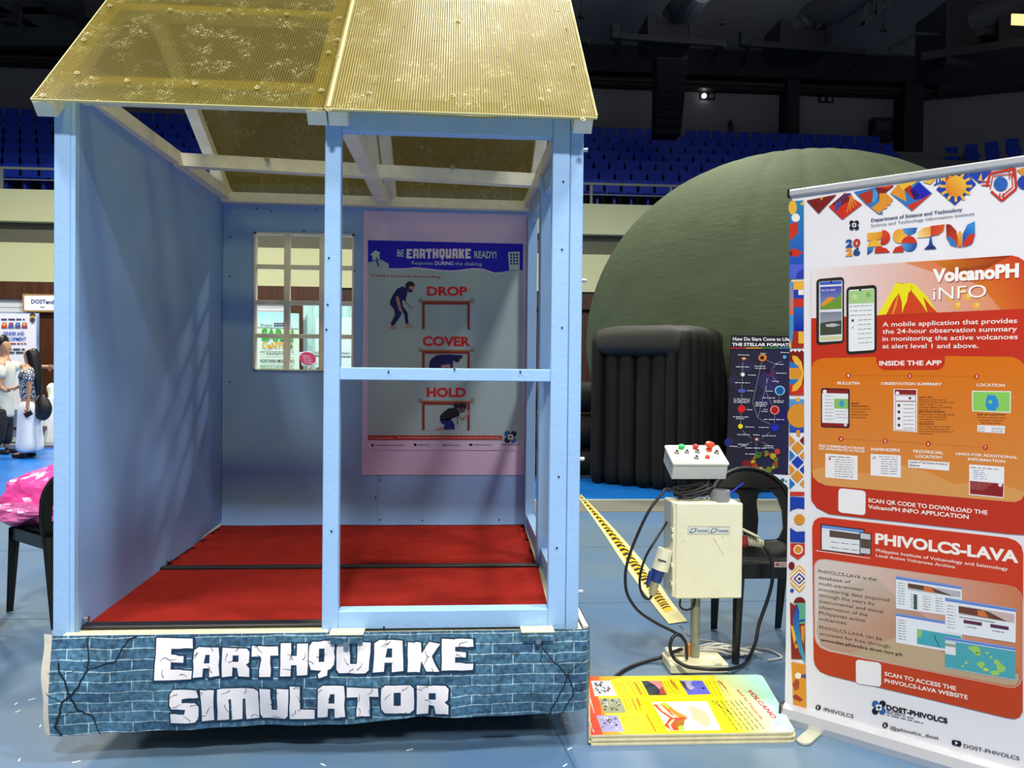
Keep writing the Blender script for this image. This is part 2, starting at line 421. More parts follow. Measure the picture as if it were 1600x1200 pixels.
t = px_box('wall_cabinet', 'dark metal cabinet on the grey wall beside the corner column', 'cabinet', 1364, 184, 1396, 218, WY-.4, .35, DARKSTEEL)
p = at(1368, 190, 1, WY-.42); q = at(1392, 190, 1, WY-.42)
obj('door_panel', bx(p.x, q.x, WY-.45, WY-.4, p.z-.35, p.z), mat('dull_grey', '#3a3a3d', .6), t)
p = at(1143, 196, 1, WY-.1)
t = thing('fire_extinguisher', 'small dark red fire extinguisher on a stand above the seats', 'extinguisher', (p.x, p.y, p.z-.5))
obj('cylinder', lathe(NB(), [(.05, -.55), (.1, -.5), (.1, 0), (.04, .1)], p, 12), mat('dark_red', '#571010', .4), t)
obj('valve', tb([(p.x, p.y, p.z+.1), (p.x-.05, p.y, p.z+.2), (p.x-.14, p.y, p.z), ], .03), DARKSTEEL, t)
# line array loudspeaker
YS = 21.0
c = [at(1046, 98, 1, YS), at(1045, 212, 1, YS)]; n = 9
t = thing('line_array_speaker', 'tall black line array loudspeaker hanging over the blue seats', 'loudspeaker', (c[0].x, YS, c[1].z))
for i in range(n):
    f0, f1 = i/n, (i+.94)/n; a = c[0].lerp(c[1], f0); e = c[0].lerp(c[1], f1); hw = .46-.07*f0
    off = .28*f0*f0
    obj('speaker_cabinet', bx(a.x-hw-.02*i/n, a.x+hw-.05*i/n, YS-.3+off, YS+.3+off, e.z, a.z), mat('speaker_black', '#020303', .8) if i == 0 else bpy.data.materials['speaker_black'], t)
obj('hanging_frame', bx(c[0].x-.5, c[0].x+.5, YS-.3, YS+.3, c[0].z, c[0].z+.12), DARKSTEEL, t)
# air units with round ducts and lighting frames
DUCT = mat('grey_duct', '#2a2c30', .7); PALE = mat('pale_board', '#55554f', .8)
def air_unit(px, py, s, Y, lab, dpx, dpy):
    P = lambda x, y, dy=0: at(px+x*s, py+y*s, 1, Y+dy)
    t = thing('ceiling_air_unit', lab, 'air unit', P(0, 0), 'air units under the hall roof')
    a, c = P(-40, 0), P(42, -30); obj('unit_body', box(NB(), a.x, c.x, Y, Y+1.4, a.z, c.z, .03), DARKSTEEL, t)
    a, c = P(-42, -5), P(-26, -45); obj('side_panel', bx(a.x, c.x, Y-.05, Y+1.2, a.z, c.z), DARKSTEEL, t)
    a, c = P(34, 2), P(44, -42); obj('side_panel', bx(a.x, c.x, Y-.05, Y+1.2, a.z, c.z), DARKSTEEL, t)
    a = P(-8, -20); obj('plenum', lathe(NB(), [(.02, -.1), (.5*s, -.1), (.5*s, .5*s), (.05, .62*s)], a+Vector((0, .6, 0)), 16), DUCT, t)
    obj('round_duct', tb([P(0, -38, .5), P(14, -58, .2), P(dpx*.5, dpy*.55, -1.0), P(dpx, dpy, -3)], .34*s, 12), DUCT, t)
    # rectangular frame of steel channel hanging in front
    A, B, C_, D_ = P(-92, -6, -.3), P(98, 8, -.3), P(72, 36, 1.6), P(-104, 28, 1.6)
    for i, (u, v) in enumerate(((A, B), (B, C_), (A, D_))): obj('frame_bar', bmn(u, v, .12, .16), DARKSTEEL, t)
    q = P(-100, -14, -.3); obj('floodlight_box', box(NB(), q.x-.13, q.x+.13, q.y-.1, q.y+.15, q.z-.2, q.z+.22, .02), DARKSTEEL, t)
    return t
air_unit(1047, 62, .85, 19.5, 'dark air unit with a round duct directly above the hanging loudspeaker', 60, -90)
air_unit(1258, 74, .95, 20.0, 'dark air unit with a thick round duct right of the loudspeaker', 110, -110)
air_unit(835, 56, .85, 19.5, 'dark air unit partly hidden behind the booth roof', 60, -90)
P = lambda x, y, Y: at(x, y, 1, Y)
t = thing('ceiling_air_unit', 'large dark machinery box with a lit window at the top right corner', 'air unit', P(1540, 80, 19), 'air units under the hall roof')
a, c = P(1466, 92, 19), P(1700, 24, 19)
obj('unit_body', box(NB(), a.x, a.x+1.0, 18.6, 20.2, a.z-.3, c.z+.1, .03), DARKSTEEL, t)
obj('unit_platform', bmn(P(1440, 102, 19.6), P(1700, 66, 17.5), 1.5, .22), DARKSTEEL, t)
obj('round_duct', tb([P(1510, 40, 19), P(1560, 20, 18.6), P(1640, -20, 18), P(1700, -60, 17)], .5, 14), DUCT, t)
obj('plenum', lathe(NB(), [(.05, -.4), (.55, -.4), (.55, .35), (.05, .45)], P(1532, 44, 19), 16), DUCT, t)
obj('unit_box', bmn(P(1556, 58, 18.4), P(1700, 40, 17.6), .6, .8), DARKSTEEL, t)
q = P(1591, 30, 17.0); obj('lit_window', bx(q.x-.16, q.x+.4, 17.0, 17.05, q.z-.14, q.z+.14), mat('warm_lit', '#f3cf8a', .5, emit=1.4), t)
obj('pipe_arm', tb([P(1390, 76, 19), P(1430, 52, 19), P(1470, 55, 19)], .06, 6, 0), DUCT, t)
# roof trusses
t = thing('roof_truss', 'dark steel roof truss ends hanging from the ceiling top right', 'truss', P(1345, 40, 18))
for a, c in (((1345, 41), (1360, -20)), ((1345, 41), (1405, -12)), ((1366, 24), (1366, -20)), ((1366, 24), (1378, -20))):
    obj('truss_bar', bmn(P(*a, 18), P(*c, 18), .1, .12), DUCT, t)
t = thing('roof_truss', 'dark steel truss and ducts in the upper left corner behind the booth', 'truss', P(80, 40, 20))
for a, c, wd in (((-30, 14), (190, 18), .35), ((-30, 0), (62, 48), .14), ((20, 20), (50, 46), .3), ((25, 4), (150, 6), .5), ((40, 30), (160, 32), .55), ((0, 60), (190, 62), .5), ((-30, 22), (10, 48), .2)):
    obj('truss_bar', bmn(P(*a, 20), P(*c, 20), .3, wd), DARKSTEEL, t)
obj('round_duct', tb([P(80, -10, 19.6), P(140, 4, 19.4), P(152, 20, 19.4), P(156, 40, 19.4)], .5, 12), mat('black_duct', '#0c0e10', .6), t)
for px, py in ((908, 25), (1129, 35), (1380, 46)):
    p = P(px, py, 18)
    t = thing('pendant_lamp', {908: 'small dark unlit pendant lamp just right of the booth roof', 1129: 'small dark unlit pendant lamp between the two air units', 1380: 'small dark unlit pendant lamp right of the thick duct'}[px], 'lamp', p)
    obj('lamp_shade', lathe(NB(), [(.09, -.05), (.09, 0), (.035, .07), (.03, .14)], p, 14), DARKSTEEL, t)
    obj('cord', tb([(p.x, p.y, p.z+.1), (p.x, p.y, p.z+3.2)], .015, 6, 0), DARKSTEEL, t)
# ================================================================ THE EARTHQUAKE BOOTH
FZ = .45; D = 2.12; W = 1.95
sim = thing('earthquake_booth', 'light blue wooden earthquake simulator booth with a golden plastic gable roof', 'booth', (0, 0, 0))
P_ = lambda name, bm, m, **k: obj(name, bm, m, sim, **k)
P_('platform_deck', box(NB(), .0, 1.97, .0, D+.05, FZ-.05, FZ), CREAM)
P_('platform_edge', box(NB(), .04, 1.0, -.035, .0, FZ-.03, FZ+.012, .003), CREAM)
P_('chassis', box(NB(), .12, 1.85, .25, D-.1, .12, FZ-.05), DARKSTEEL)
for x in (.16, 1.78):
    for y in (.32, 1.9): P_('caster_wheel', cyl(NB(), (x-.02, y, .06), (x+.02, y, .06), .06, 16), RUBBER)
def tilted(x0, x1, y0, y1, z0, z1, z2=None, th=.02):   # left wall panels: inner face from (x0,y0) to (x1,y1)
    b = NB(); z2 = z2 or z1
    v = [b.verts.new(p) for p in ((x0-th, y0, z0), (x0, y0, z0), (x1, y1, z0), (x1-th, y1, z0), (x0-th, y0, z1), (x0, y0, z1), (x1, y1, z2), (x1-th, y1, z2))]
    for f in ((3, 2, 1, 0), (4, 5, 6, 7), (0, 1, 5, 4), (1, 2, 6, 5), (2, 3, 7, 6), (3, 0, 4, 7)): b.faces.new([v[i] for i in f])
    return b
P_('wall_panel', tilted(.068, .03, .003, 1.06, FZ, 2.455, 2.485), PANEL)
P_('wall_panel', tilted(.028, -.002, 1.064, D, FZ, 2.485, 2.515), PANEL)
P_('corner_post', box(NB(), -.008, .050, -.002, .09, FZ-.005, 2.43, .003), BLUE)
P_('edge_batten', box(NB(), .0515, .068, .0, .003+.03, FZ, 2.43), BLUE)
# back wall with the window opening
wx0, wx1, wz0, wz1 = at(397, 470, 1, D).x, at(553, 470, 1, D).x, at(450, 579, 1, D).z, at(450, 364, 1, D).z
b = NB(); ts = at(590, 780, 1, D).x
box(b, 0, ts, D, D+.015, FZ, wz0); box(b, 0, ts, D, D+.015, wz1, 2.53); box(b, 0, wx0, D, D+.015, wz0, wz1); box(b, wx1, ts, D, D+.015, wz0, wz1)
P_('back_panel', b, PANEL)
P_('back_panel', bx(ts+.0015, 1.985, D, D+.015, FZ, 2.53), PANEL)
P_('seam_light_stop', bx(ts-.04, ts+.04, D+.0155, D+.045, FZ, 2.5), PANEL)  # unseen backing strips, added to keep light from leaking through the panel seams
P_('seam_light_stop', bx(-.03, .03, D+.0155, D+.05, FZ, 2.5), PANEL)
P_('seam_light_stop', bx(-.045, -.0225, D-.05, D+.05, FZ, 2.5), PANEL)
P_('seam_light_stop', bx(-.04, .003, 1.02, 1.11, FZ, 2.45), PANEL)
# window frame with muntins
wf = P_('window_frame', None or (lambda b: (box(b, wx0, wx0+.012, D-.012, D+.04, wz0, wz1), box(b, wx1-.012, wx1, D-.012, D+.04, wz0, wz1), box(b, wx0, wx1, D-.012, D+.04, wz1-.012, wz1), box(b, wx0, wx1, D-.012, D+.04, wz0, wz0+.008), b)[-1])(NB()), WHITE)
for px in (448.5, 503.5): x = at(px, 470, 1, D).x; obj('muntin', box(NB(), x-.018, x+.018, D-.014, D+.03, wz0, wz1, .002), WHITE, wf)
for py in (417, 473, 525): z = at(450, py, 1, D).z; obj('muntin', box(NB(), wx0, wx1, D-.010, D+.034, z-.013, z+.013, .002), WHITE, wf)
# open right-hand wall: studs and rails
for x0, x1, y0, y1, n in ((1.905, 1.955, .0, .10, 'corner_post'), (1.900, 1.955, 1.02, 1.11, 'stud'), (1.925, 1.985, D-.10, D, 'stud')):
    P_(n, box(NB(), x0, x1, y0, y1, FZ, 2.44, .003), BLUE)
P_('side_sill', bmn((1.93, .1, FZ+.045), (1.955, D-.1, FZ+.045), .05, .09), BLUE)
P_('side_rail', bmn((1.935, .1, 1.43), (1.955, D-.1, 1.43), .05, .05), BLUE)
P_('side_top_rail', bmn((1.93, .1, 2.36), (1.955, D-.1, 2.46), .05, .10), BLUE)
for y in (.55, 1.3): P_('angle_bracket', bmn((1.90, y, 2.31), (1.90, y+.12, 2.31), .02, .035), BLUE)
# door frame at the front right
x0, x1, x2, x3 = .974, 1.034, 1.836, 1.903
fr = P_('door_frame', box(NB(), x0, x1, -.004, .045, FZ, 2.44, .003), BLUE)
obj('stile', box(NB(), x2, x3, -.004, .045, FZ, 2.42, .003), BLUE, fr)
obj('top_rail', box(NB(), x1, x2, -.002, .043, 2.345, 2.43, .003), BLUE, fr)
obj('middle_rail', box(NB(), x1, x2, -.002, .07, 1.408, 1.456, .003), BLUE, fr)
obj('bottom_rail', box(NB(), x1, x2, -.002, .065, FZ+.01, .53, .003), BLUE, fr)
HB = []
for x in (1.075, 1.79):
    h = P_('hinge_block', box(NB(), x-.06, x+.06, -.075, -.006, FZ-.022, FZ+.012, .003), CREAM)
    HB.append(h); obj('block_cap', box(NB(), x-.063, x+.063, -.078, -.006, FZ+.0125, FZ+.017, .001), CREAM, h)
    obj('bolt', cyl(NB(), (x, -.088, FZ-.018), (x, -.05, FZ-.018), .011, 10), STEEL, h)
# screws painted over on the posts and panels
def dots(name, pts, r, m, n=(0, -1, 0)):
    b = NB()
    for p in pts: cyl(b, p, Vector(p)+Vector(n)*.003, r, 7)
    return P_(name, b, m)
sc = [at(x, y, 1, -.004) for x, y in ((607, 581), (710, 577), (813, 581), (878, 390), (880, 284), (878, 512), (873, 745), (870, 856), (512, 476), (510, 515), (514, 403), (518, 830), (600, 980))]
o = dots('screw_hole', sc, .004, DARKSTEEL)
sc = [at(x, y, 1, D-.001) for x, y in ((424, 330), (360, 370), (359, 432), (359, 597), (475, 361), (493, 328), (594, 750), (587, 777), (594, 812), (660, 813), (780, 812), (554, 423), (553, 470), (401, 326))]
dots('screw_hole', sc, .005, DARKSTEEL)
for x, y in ((131, 967), (262, 876)):
    p = at(x, y, 0, .07 if x < 200 else .03); P_('bolt', cyl(NB(), p, p+Vector((.018, 0, 0)), .011, 10), STEEL)
for y in (234, 438, 717, 925):
    p = at(905, y, 1, .03); P_('bolt', cyl(NB(), (1.955, .03, p.z), (1.975, .03, p.z), .008, 8), STEEL)
# ---- roof timber (white)
RY, RZ = .76, 3.27; EY, EZ = -.10, 2.385; SL = (RZ-EZ)/(RY-EY)
def fr_z(y): return EZ + SL*(y-EY)
BY, BZ = D+.14, 2.55-.03; SB = (RZ-BZ)/(BY-RY)
def bk_z(y): return RZ - SB*(y-RY)
nf = Vector((0, -SL, 1)).normalized(); nb = Vector((0, SB, 1)).normalized()
P_('top_plate', bmn((.05, .075, 2.485), (.02, D, 2.545), .075, .06), WHITE)
P_('top_plate', bmn((1.925, .075, 2.465), (1.94, D, 2.53), .075, .06), WHITE)
P_('top_plate', bmn((-.02, .045, 2.455), (1.97, .045, 2.45), .05, .045), WHITE)
P_('top_plate', bmn((.0, D-.03, 2.525), (1.97, D-.03, 2.515), .06, .06), WHITE)
P_('cross_beam', bmn((.04, 1.13, 2.505), (1.94, 1.13, 2.448), .06, .065), WHITE)
P_('tie_beam', bmn((1.01, .06, 2.475), (1.01, D-.05, 2.515), .07, .062), WHITE)
for x, y0 in ((-.005, 0), (.955, 0), (1.032, 0), (1.94, 0)):
    P_('front_rafter', bmn(Vector((x, EY+.005, fr_z(EY+.005)))-nf*.032, Vector((x, RY, RZ))-nf*.032, .07, .055, nf), WHITE)
    P_('rear_rafter', bmn(Vector((x+.02, RY, RZ))-nb*.032, Vector((x+.02, BY, bk_z(BY)))-nb*.032, .065, .055, nb), WHITE)
for y in (.03, .50):
    P_('purlin', bmn(Vector((-.0, y, fr_z(y)))-nf*.03, Vector((1.97, y, fr_z(y)))-nf*.03, .07, .05, nf), WHITE)
P_('ridge_beam', bmn((-.03, RY, RZ-.07), (1.99, RY, RZ-.07), .05, .08), WHITE)
# ---- twin-wall plastic roof sheets
def poly_mat(name, body, c0, c1, tl_f):
    m = bpy.data.materials.new(name); m.use_nodes = True; nt = m.node_tree; nt.nodes.clear()
    N = nt.nodes.new; L = nt.links.new
    out = N('ShaderNodeOutputMaterial'); tc = N('ShaderNodeTexCoord'); sp = N('ShaderNodeSeparateXYZ'); L(tc.outputs['Object'], sp.inputs[0])
    mu = N('ShaderNodeMath'); mu.operation = 'MULTIPLY'; mu.inputs[1].default_value = 2*math.pi/.0098; L(sp.outputs[0], mu.inputs[0])
    si = N('ShaderNodeMath'); si.operation = 'SINE'; L(mu.outputs[0], si.inputs[0])
    mr = N('ShaderNodeMapRange'); mr.inputs[1].default_value = -1; mr.inputs[2].default_value = 1; L(si.outputs[0], mr.inputs[0])
    nz = N('ShaderNodeTexNoise'); nz.inputs['Scale'].default_value = 9; nz.inputs['Detail'].default_value = 6; nz.inputs['Roughness'].default_value = .65; L(tc.outputs['Object'], nz.inputs['Vector'])
    sm = N('ShaderNodeTexNoise'); sm.inputs['Scale'].default_value = 38; sm.inputs['Detail'].default_value = 3; sm.inputs['Distortion'].default_value = 2.5; L(tc.outputs['Object'], sm.inputs['Vector'])
    add = N('ShaderNodeMath'); add.operation = 'MULTIPLY_ADD'; L(sm.outputs[0], add.inputs[0]); add.inputs[1].default_value = .6; L(mr.outputs[0], add.inputs[2])
    bp = N('ShaderNodeBump'); bp.inputs['Strength'].default_value = .35; bp.inputs['Distance'].default_value = .003; L(add.outputs[0], bp.inputs['Height'])
    rr = N('ShaderNodeMapRange'); rr.inputs[1].default_value = .3; rr.inputs[2].default_value = .7; rr.inputs[3].default_value = .26; rr.inputs[4].default_value = .38; L(nz.outputs[0], rr.inputs[0])
    pr = N('ShaderNodeBsdfPrincipled'); L(bp.outputs[0], pr.inputs['Normal']); L(rr.outputs[0], pr.inputs['Roughness'])
    mx = N('ShaderNodeMix'); mx.data_type = 'RGBA'; mx.inputs['A'].default_value = (*hx(c0), 1); mx.inputs['B'].default_value = (*hx(c1), 1); L(mr.outputs[0], mx.inputs['Factor'])
    
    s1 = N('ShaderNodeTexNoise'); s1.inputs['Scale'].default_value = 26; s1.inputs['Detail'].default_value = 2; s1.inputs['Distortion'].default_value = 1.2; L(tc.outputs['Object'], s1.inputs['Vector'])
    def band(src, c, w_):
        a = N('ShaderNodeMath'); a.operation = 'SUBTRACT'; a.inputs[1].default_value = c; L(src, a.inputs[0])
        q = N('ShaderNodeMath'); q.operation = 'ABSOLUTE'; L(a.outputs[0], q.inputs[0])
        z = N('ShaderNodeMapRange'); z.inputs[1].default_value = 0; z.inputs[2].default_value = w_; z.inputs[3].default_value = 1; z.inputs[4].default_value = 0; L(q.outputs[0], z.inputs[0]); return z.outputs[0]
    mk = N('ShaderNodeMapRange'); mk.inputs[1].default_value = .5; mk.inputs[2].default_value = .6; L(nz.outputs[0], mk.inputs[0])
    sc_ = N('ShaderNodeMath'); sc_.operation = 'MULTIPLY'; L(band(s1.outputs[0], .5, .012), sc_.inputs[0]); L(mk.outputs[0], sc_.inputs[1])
    mx2 = N('ShaderNodeMix'); mx2.data_type = 'RGBA'; L(sc_.outputs[0], mx2.inputs['Factor']); L(mx.outputs['Result'], mx2.inputs['A']); mx2.inputs['B'].default_value = (*hx('#e8dfae'), 1)  # noise contour lines: pale scuffs, with bright highlights painted into the colour
    L(mx2.outputs['Result'], pr.inputs['Base Color']); pr.inputs['Specular IOR Level'].default_value = .9
    pr.inputs['Specular Tint'].default_value = (1, .95, .78, 1)
    tr = N('ShaderNodeBsdfTransparent'); tr.inputs[0].default_value = (.78, .74, .42, 1)
    tl = N('ShaderNodeBsdfTranslucent'); tl.inputs[0].default_value = (.55, .45, .18, 1)
    m1 = N('ShaderNodeMixShader'); m1.inputs[0].default_value = tl_f; L(tr.outputs[0], m1.inputs[1]); L(tl.outputs[0], m1.inputs[2])
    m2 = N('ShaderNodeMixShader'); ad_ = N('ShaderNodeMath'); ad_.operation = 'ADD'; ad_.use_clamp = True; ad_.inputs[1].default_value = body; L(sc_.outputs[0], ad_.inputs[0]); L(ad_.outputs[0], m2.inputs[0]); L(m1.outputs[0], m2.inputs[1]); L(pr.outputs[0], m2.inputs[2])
    L(m2.outputs[0], out.inputs[0]); return m
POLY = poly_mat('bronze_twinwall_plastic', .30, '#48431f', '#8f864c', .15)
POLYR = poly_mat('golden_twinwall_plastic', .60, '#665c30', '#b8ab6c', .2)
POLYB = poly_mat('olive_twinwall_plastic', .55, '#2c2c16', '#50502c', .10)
def sheet(x0, x1, ya, yb, zf, nrm, lift, sag=0):
    b = NB(); nx, ny = 24, 14; T = .006; g = []
    for s in (0, 1):
        q = []
        for j in range(ny+1):
            y = ya+(yb-ya)*j/ny
            q.append([b.verts.new(Vector((x0+(x1-x0)*i/nx, y, zf(y))) + nrm*(lift+s*T + .003*noise.noise(Vector((x0+i*.4, j*.3, 1))) - sag*(1 if j == 0 else 0)*(1-abs(2*i/nx-1))*.01)) for i in range(nx+1)])
        g.append(q)
    for s in (0, 1):
        for j in range(ny):
            for i in range(nx):
                f = (g[s][j][i], g[s][j][i+1], g[s][j+1][i+1], g[s][j+1][i]); b.faces.new(f if s else f[::-1])
    for j in range(ny):
        for i in (0, nx): b.faces.new((g[0][j][i], g[0][j+1][i], g[1][j+1][i], g[1][j][i]))
    for i in range(nx):
        for j in (0, ny): b.faces.new((g[0][j][i], g[0][j][i+1], g[1][j][i+1], g[1][j][i]))
    return b
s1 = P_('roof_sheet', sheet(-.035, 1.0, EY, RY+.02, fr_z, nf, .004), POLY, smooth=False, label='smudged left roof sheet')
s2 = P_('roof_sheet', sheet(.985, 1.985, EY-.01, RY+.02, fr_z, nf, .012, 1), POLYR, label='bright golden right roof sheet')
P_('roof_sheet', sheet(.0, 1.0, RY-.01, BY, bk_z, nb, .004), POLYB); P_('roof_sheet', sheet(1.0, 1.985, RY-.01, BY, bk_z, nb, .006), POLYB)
P_('sheet_edge_trim', bmn(Vector((-.036, EY-.001, fr_z(EY)))+nf*.007, Vector((.995, EY-.001, fr_z(EY)))+nf*.007, .003, .008, nf), mat('clear_edge', '#d8cf96', .3))
P_('sheet_edge_trim', bmn(Vector((.99, EY-.012, fr_z(EY-.01)))+nf*.015, Vector((1.985, EY-.012, fr_z(EY-.01)))+nf*.015, .003, .008, nf), bpy.data.materials['clear_edge'])
P_('sheet_edge_trim', bmn(Vector((-.036, EY, fr_z(EY)))+nf*.007, Vector((-.036, RY, RZ))+nf*.007, .004, .009, nf), bpy.data.materials['clear_edge'])
P_('sheet_edge_trim', bmn(Vector((1.986, EY, fr_z(EY)))+nf*.015, Vector((1.986, RY, RZ))+nf*.015, .004, .009, nf), bpy.data.materials['clear_edge'])
P_('seam_flap', bmn(Vector((1.003, EY, fr_z(EY)))+nf*.02, Vector((1.003, RY, RZ))+nf*.02, .012, .002, nf), bpy.data.materials['clear_edge'])
b = NB(); lathe(b, [(.011, 0), (.011, .002), (.006, .003), (.006, .006), (.002, .007)], (0, 0, 0), 12)
wm = bpy.data.meshes.new('roof_screw'); b.to_mesh(wm); b.free(); wm.materials.append(mat('dull_zinc', '#a59c78', .45, metal=.6))
rot = Vector((0, 0, 1)).rotation_difference(nf)
for x, y in ((172, 9), (131, 62), (121, 114), (68, 149), (199, 126), (305, 131), (402, 137), (266, 15), (358, 17), (448, 22), (513, 82), (530, 28), (502, 141), (492, 171), (514, 172), (528, 90), (576, 146), (716, 34), (885, 44), (896, 103), (707, 150), (846, 156), (911, 187), (527, 62)):
    p = atp(x, y, Vector((0, EY, EZ))+nf*.018, nf)
    o = bpy.data.objects.new('roof_screw', wm); link(o); o.parent = sim; o.location = p; o.rotation_mode = 'QUATERNION'; o.rotation_quaternion = rot
# bolts through the beams
for x, y, Y in ((418, 250, 1.09), (707, 262, 1.09)):
    p = at(x, y, 1, Y); P_('beam_bolt', cyl(NB(), p, p+Vector((0, -.02, 0)), .012, 10), STEEL)
# ---------------------------------------------------------------- carpets, strips
def carpet(x0, x1, y0, y1, amp, seed):
    b = NB(); nx, ny = 50, 30; g = []
    for j in range(ny+1):
        y = y0+(y1-y0)*j/ny
        xl = x0[0]+(x0[1]-x0[0])*j/ny; xr = x1[0]+(x1[1]-x1[0])*j/ny
        g.append([b.verts.new((xl+(xr-xl)*i/nx, y+.003*noise.noise(Vector((i*.2, seed, 0))), FZ+.006+amp*(noise.noise(Vector((i*.09, j*.35, seed)))+.5))) for i in range(nx+1)])
    for j in range(ny):
        for i in range(nx): b.faces.new((g[j][i], g[j][i+1], g[j+1][i+1], g[j+1][i]))
    r = bmesh.ops.solidify(b, geom=b.faces[:], thickness=.004)
    return b
o = obj('red_carpet', carpet((.066, .03), (1.86, 1.90), .10, .965, .001, 1), REDCARPET, None, smooth=True, origin=(1, .5, FZ)); tag(o, 'front length of red carpet nearest the doorway of the booth', 'carpet', 'red carpets in the booth')
o = obj('red_carpet', carpet((.03, .005), (1.895, 1.925), 1.005, D-.01, .006, 5), REDCARPET, None, smooth=True, origin=(1, 1.5, FZ)); tag(o, 'rear length of wrinkled red carpet under the safety poster', 'carpet', 'red carpets in the booth')
o = obj('rubber_strip', box(NB(), .055, 1.86, .055, .115, FZ+.002, FZ+.016, .004), RUBBER, origin=(1, .08, FZ)); tag(o, 'black rubber strip along the front sill of the booth floor', 'strip')
o = obj('rubber_strip', box(NB(), .028, 1.905, .962, 1.005, FZ+.004, FZ+.020, .004), RUBBER, origin=(1, .98, FZ)); tag(o, 'black rubber strip between the two red carpets', 'strip')
# ---------------------------------------------------------------- skirt: printed fabric banner round the base
def skirt_mat():
    m = bpy.data.materials.new('blue_brick_print_fabric'); m.use_nodes = True; nt = m.node_tree; b = nt.nodes['Principled BSDF']; N = nt.nodes.new; L = nt.links.new
    tc = N('ShaderNodeTexCoord'); sp = N('ShaderNodeSeparateXYZ'); L(tc.outputs['Object'], sp.inputs[0]); cb = N('ShaderNodeCombineXYZ'); L(sp.outputs[0], cb.inputs[0]); 
    nz0 = N('ShaderNodeTexNoise'); nz0.inputs['Scale'].default_value = 7; L(tc.outputs['Object'], nz0.inputs['Vector'])
    ad = N('ShaderNodeMath'); ad.operation = 'MULTIPLY_ADD'; L(nz0.outputs[0], ad.inputs[0]); ad.inputs[1].default_value = .02; L(sp.outputs[2], ad.inputs[2]); L(ad.outputs[0], cb.inputs[1])
    br = N('ShaderNodeTexBrick'); L(cb.outputs[0], br.inputs['Vector']); br.inputs['Scale'].default_value = 1; br.inputs['Brick Width'].default_value = .155; br.inputs['Row Height'].default_value = .0385; br.inputs['Mortar Size'].default_value = .0016; br.inputs['Mortar Smooth'].default_value = .3
    br.inputs['Color1'].default_value = (*hx('#4c7690'), 1); br.inputs['Color2'].default_value = (*hx('#34597a'), 1); br.inputs['Mortar'].default_value = (*hx('#b3cbd8'), 1); br.inputs['Bias'].default_value = -.1
    nz = N('ShaderNodeTexNoise'); nz.inputs['Scale'].default_value = 60; nz.inputs['Detail'].default_value = 6; L(tc.outputs['Object'], nz.inputs['Vector'])
    n3 = N('ShaderNodeTexNoise'); n3.inputs['Scale'].default_value = 6; n3.inputs['Detail'].default_value = 3; L(tc.outputs['Object'], n3.inputs['Vector'])
    mr = N('ShaderNodeMapRange'); mr.inputs[1].default_value = .32; mr.inputs[2].default_value = .68; mr.inputs[3].default_value = .45; mr.inputs[4].default_value = 1.45; L(nz.outputs[0], mr.inputs[0])
    mr2 = N('ShaderNodeMapRange'); mr2.inputs[1].default_value = .3; mr2.inputs[2].default_value = .7; mr2.inputs[3].default_value = .7; mr2.inputs[4].default_value = 1.25; L(n3.outputs[0], mr2.inputs[0])
    m3 = N('ShaderNodeMath'); m3.operation = 'MULTIPLY'; L(mr.outputs[0], m3.inputs[0]); L(mr2.outputs[0], m3.inputs[1])
    vm = N('ShaderNodeVectorMath'); vm.operation = 'SCALE'; L(br.outputs['Color'], vm.inputs[0]); L(m3.outputs[0], vm.inputs['Scale']); L(vm.outputs[0], b.inputs['Base Color'])
    b.inputs['Roughness'].default_value = .42
    return m
def warp_y(x, z):
    t = (.46-z)/.34
    return -.05 - (.012*math.sin(x*5.2+1)+.006*math.sin(x*13+z*9))*max(0, t) - .018*max(0, math.sin(max(0, min(1, t))*math.pi)) + .004*math.sin(x*31+z*20)*t
def bot(x):
    P = ((-.02, .106), (.25, .108), (.5, .112), (.9, .117), (1.18, .128), (1.35, .150), (1.55, .140), (1.75, .137), (1.86, .140), (1.99, .160))
    for (a, c), (d, e) in zip(P, P[1:]):
        if x <= d: return c+(e-c)*max(0, (x-a))/(d-a)
    return P[-1][1]
SKB = skirt_mat()
for h in HB: h.data.materials[0] = SKB
skirt = thing('brick_print_banner', 'cracked blue brick print banner reading EARTHQUAKE SIMULATOR round the booth base', 'banner', (1, -.05, .12))
b = NB(); nx, nz = 150, 16; g = []
R_ = .05
def path(s):    # along the front, then round the right corner to the side
    if s < 1.945: return (.012+s, None, 0)
    a = (s-1.945)/R_
    if a < math.pi/2: return (1.957+R_*math.sin(a)*.8, R_*(1-math.cos(a)), 1)
    return (1.997, R_+(s-1.945-R_*math.pi/2), 1)
for j in range(nz+1):
    row = []
    for i in range(nx+25):
        s = 1.945*i/nx; x, yo, k = path(s) if i <= nx else path(1.945+(i-nx)*.03*(1 if i-nx < 4 else 1.9)-.0)
        z1 = .466; z0 = bot(x); z = z0+(z1-z0)*j/nz
        y = warp_y(min(x, 1.957), z) + (yo or 0)
        row.append(b.verts.new((x, y, z)))
    g.append(row)
for j in range(nz):
    for i in range(len(g[0])-1): b.faces.new((g[j][i], g[j][i+1], g[j+1][i+1], g[j+1][i]))
sk = obj('fabric', b, SKB, skirt, smooth=True)
b = NB()
prev = None
for j in range(13):
    z = .47-(.47-.106)*j/12; y = warp_y(0.012, z)
    row = [b.verts.new((-.022+.016*(j/12)**1.5+.004*math.sin(j), y+.012, z)), b.verts.new((.014, y-.001, z))]
    if prev: b.faces.new((prev[0], prev[1], row[1], row[0]))
    prev = row
obj('left_hem', b, mat('off_white_fabric', '#ddd6c8', .7), skirt)
b = NB(); prev = None
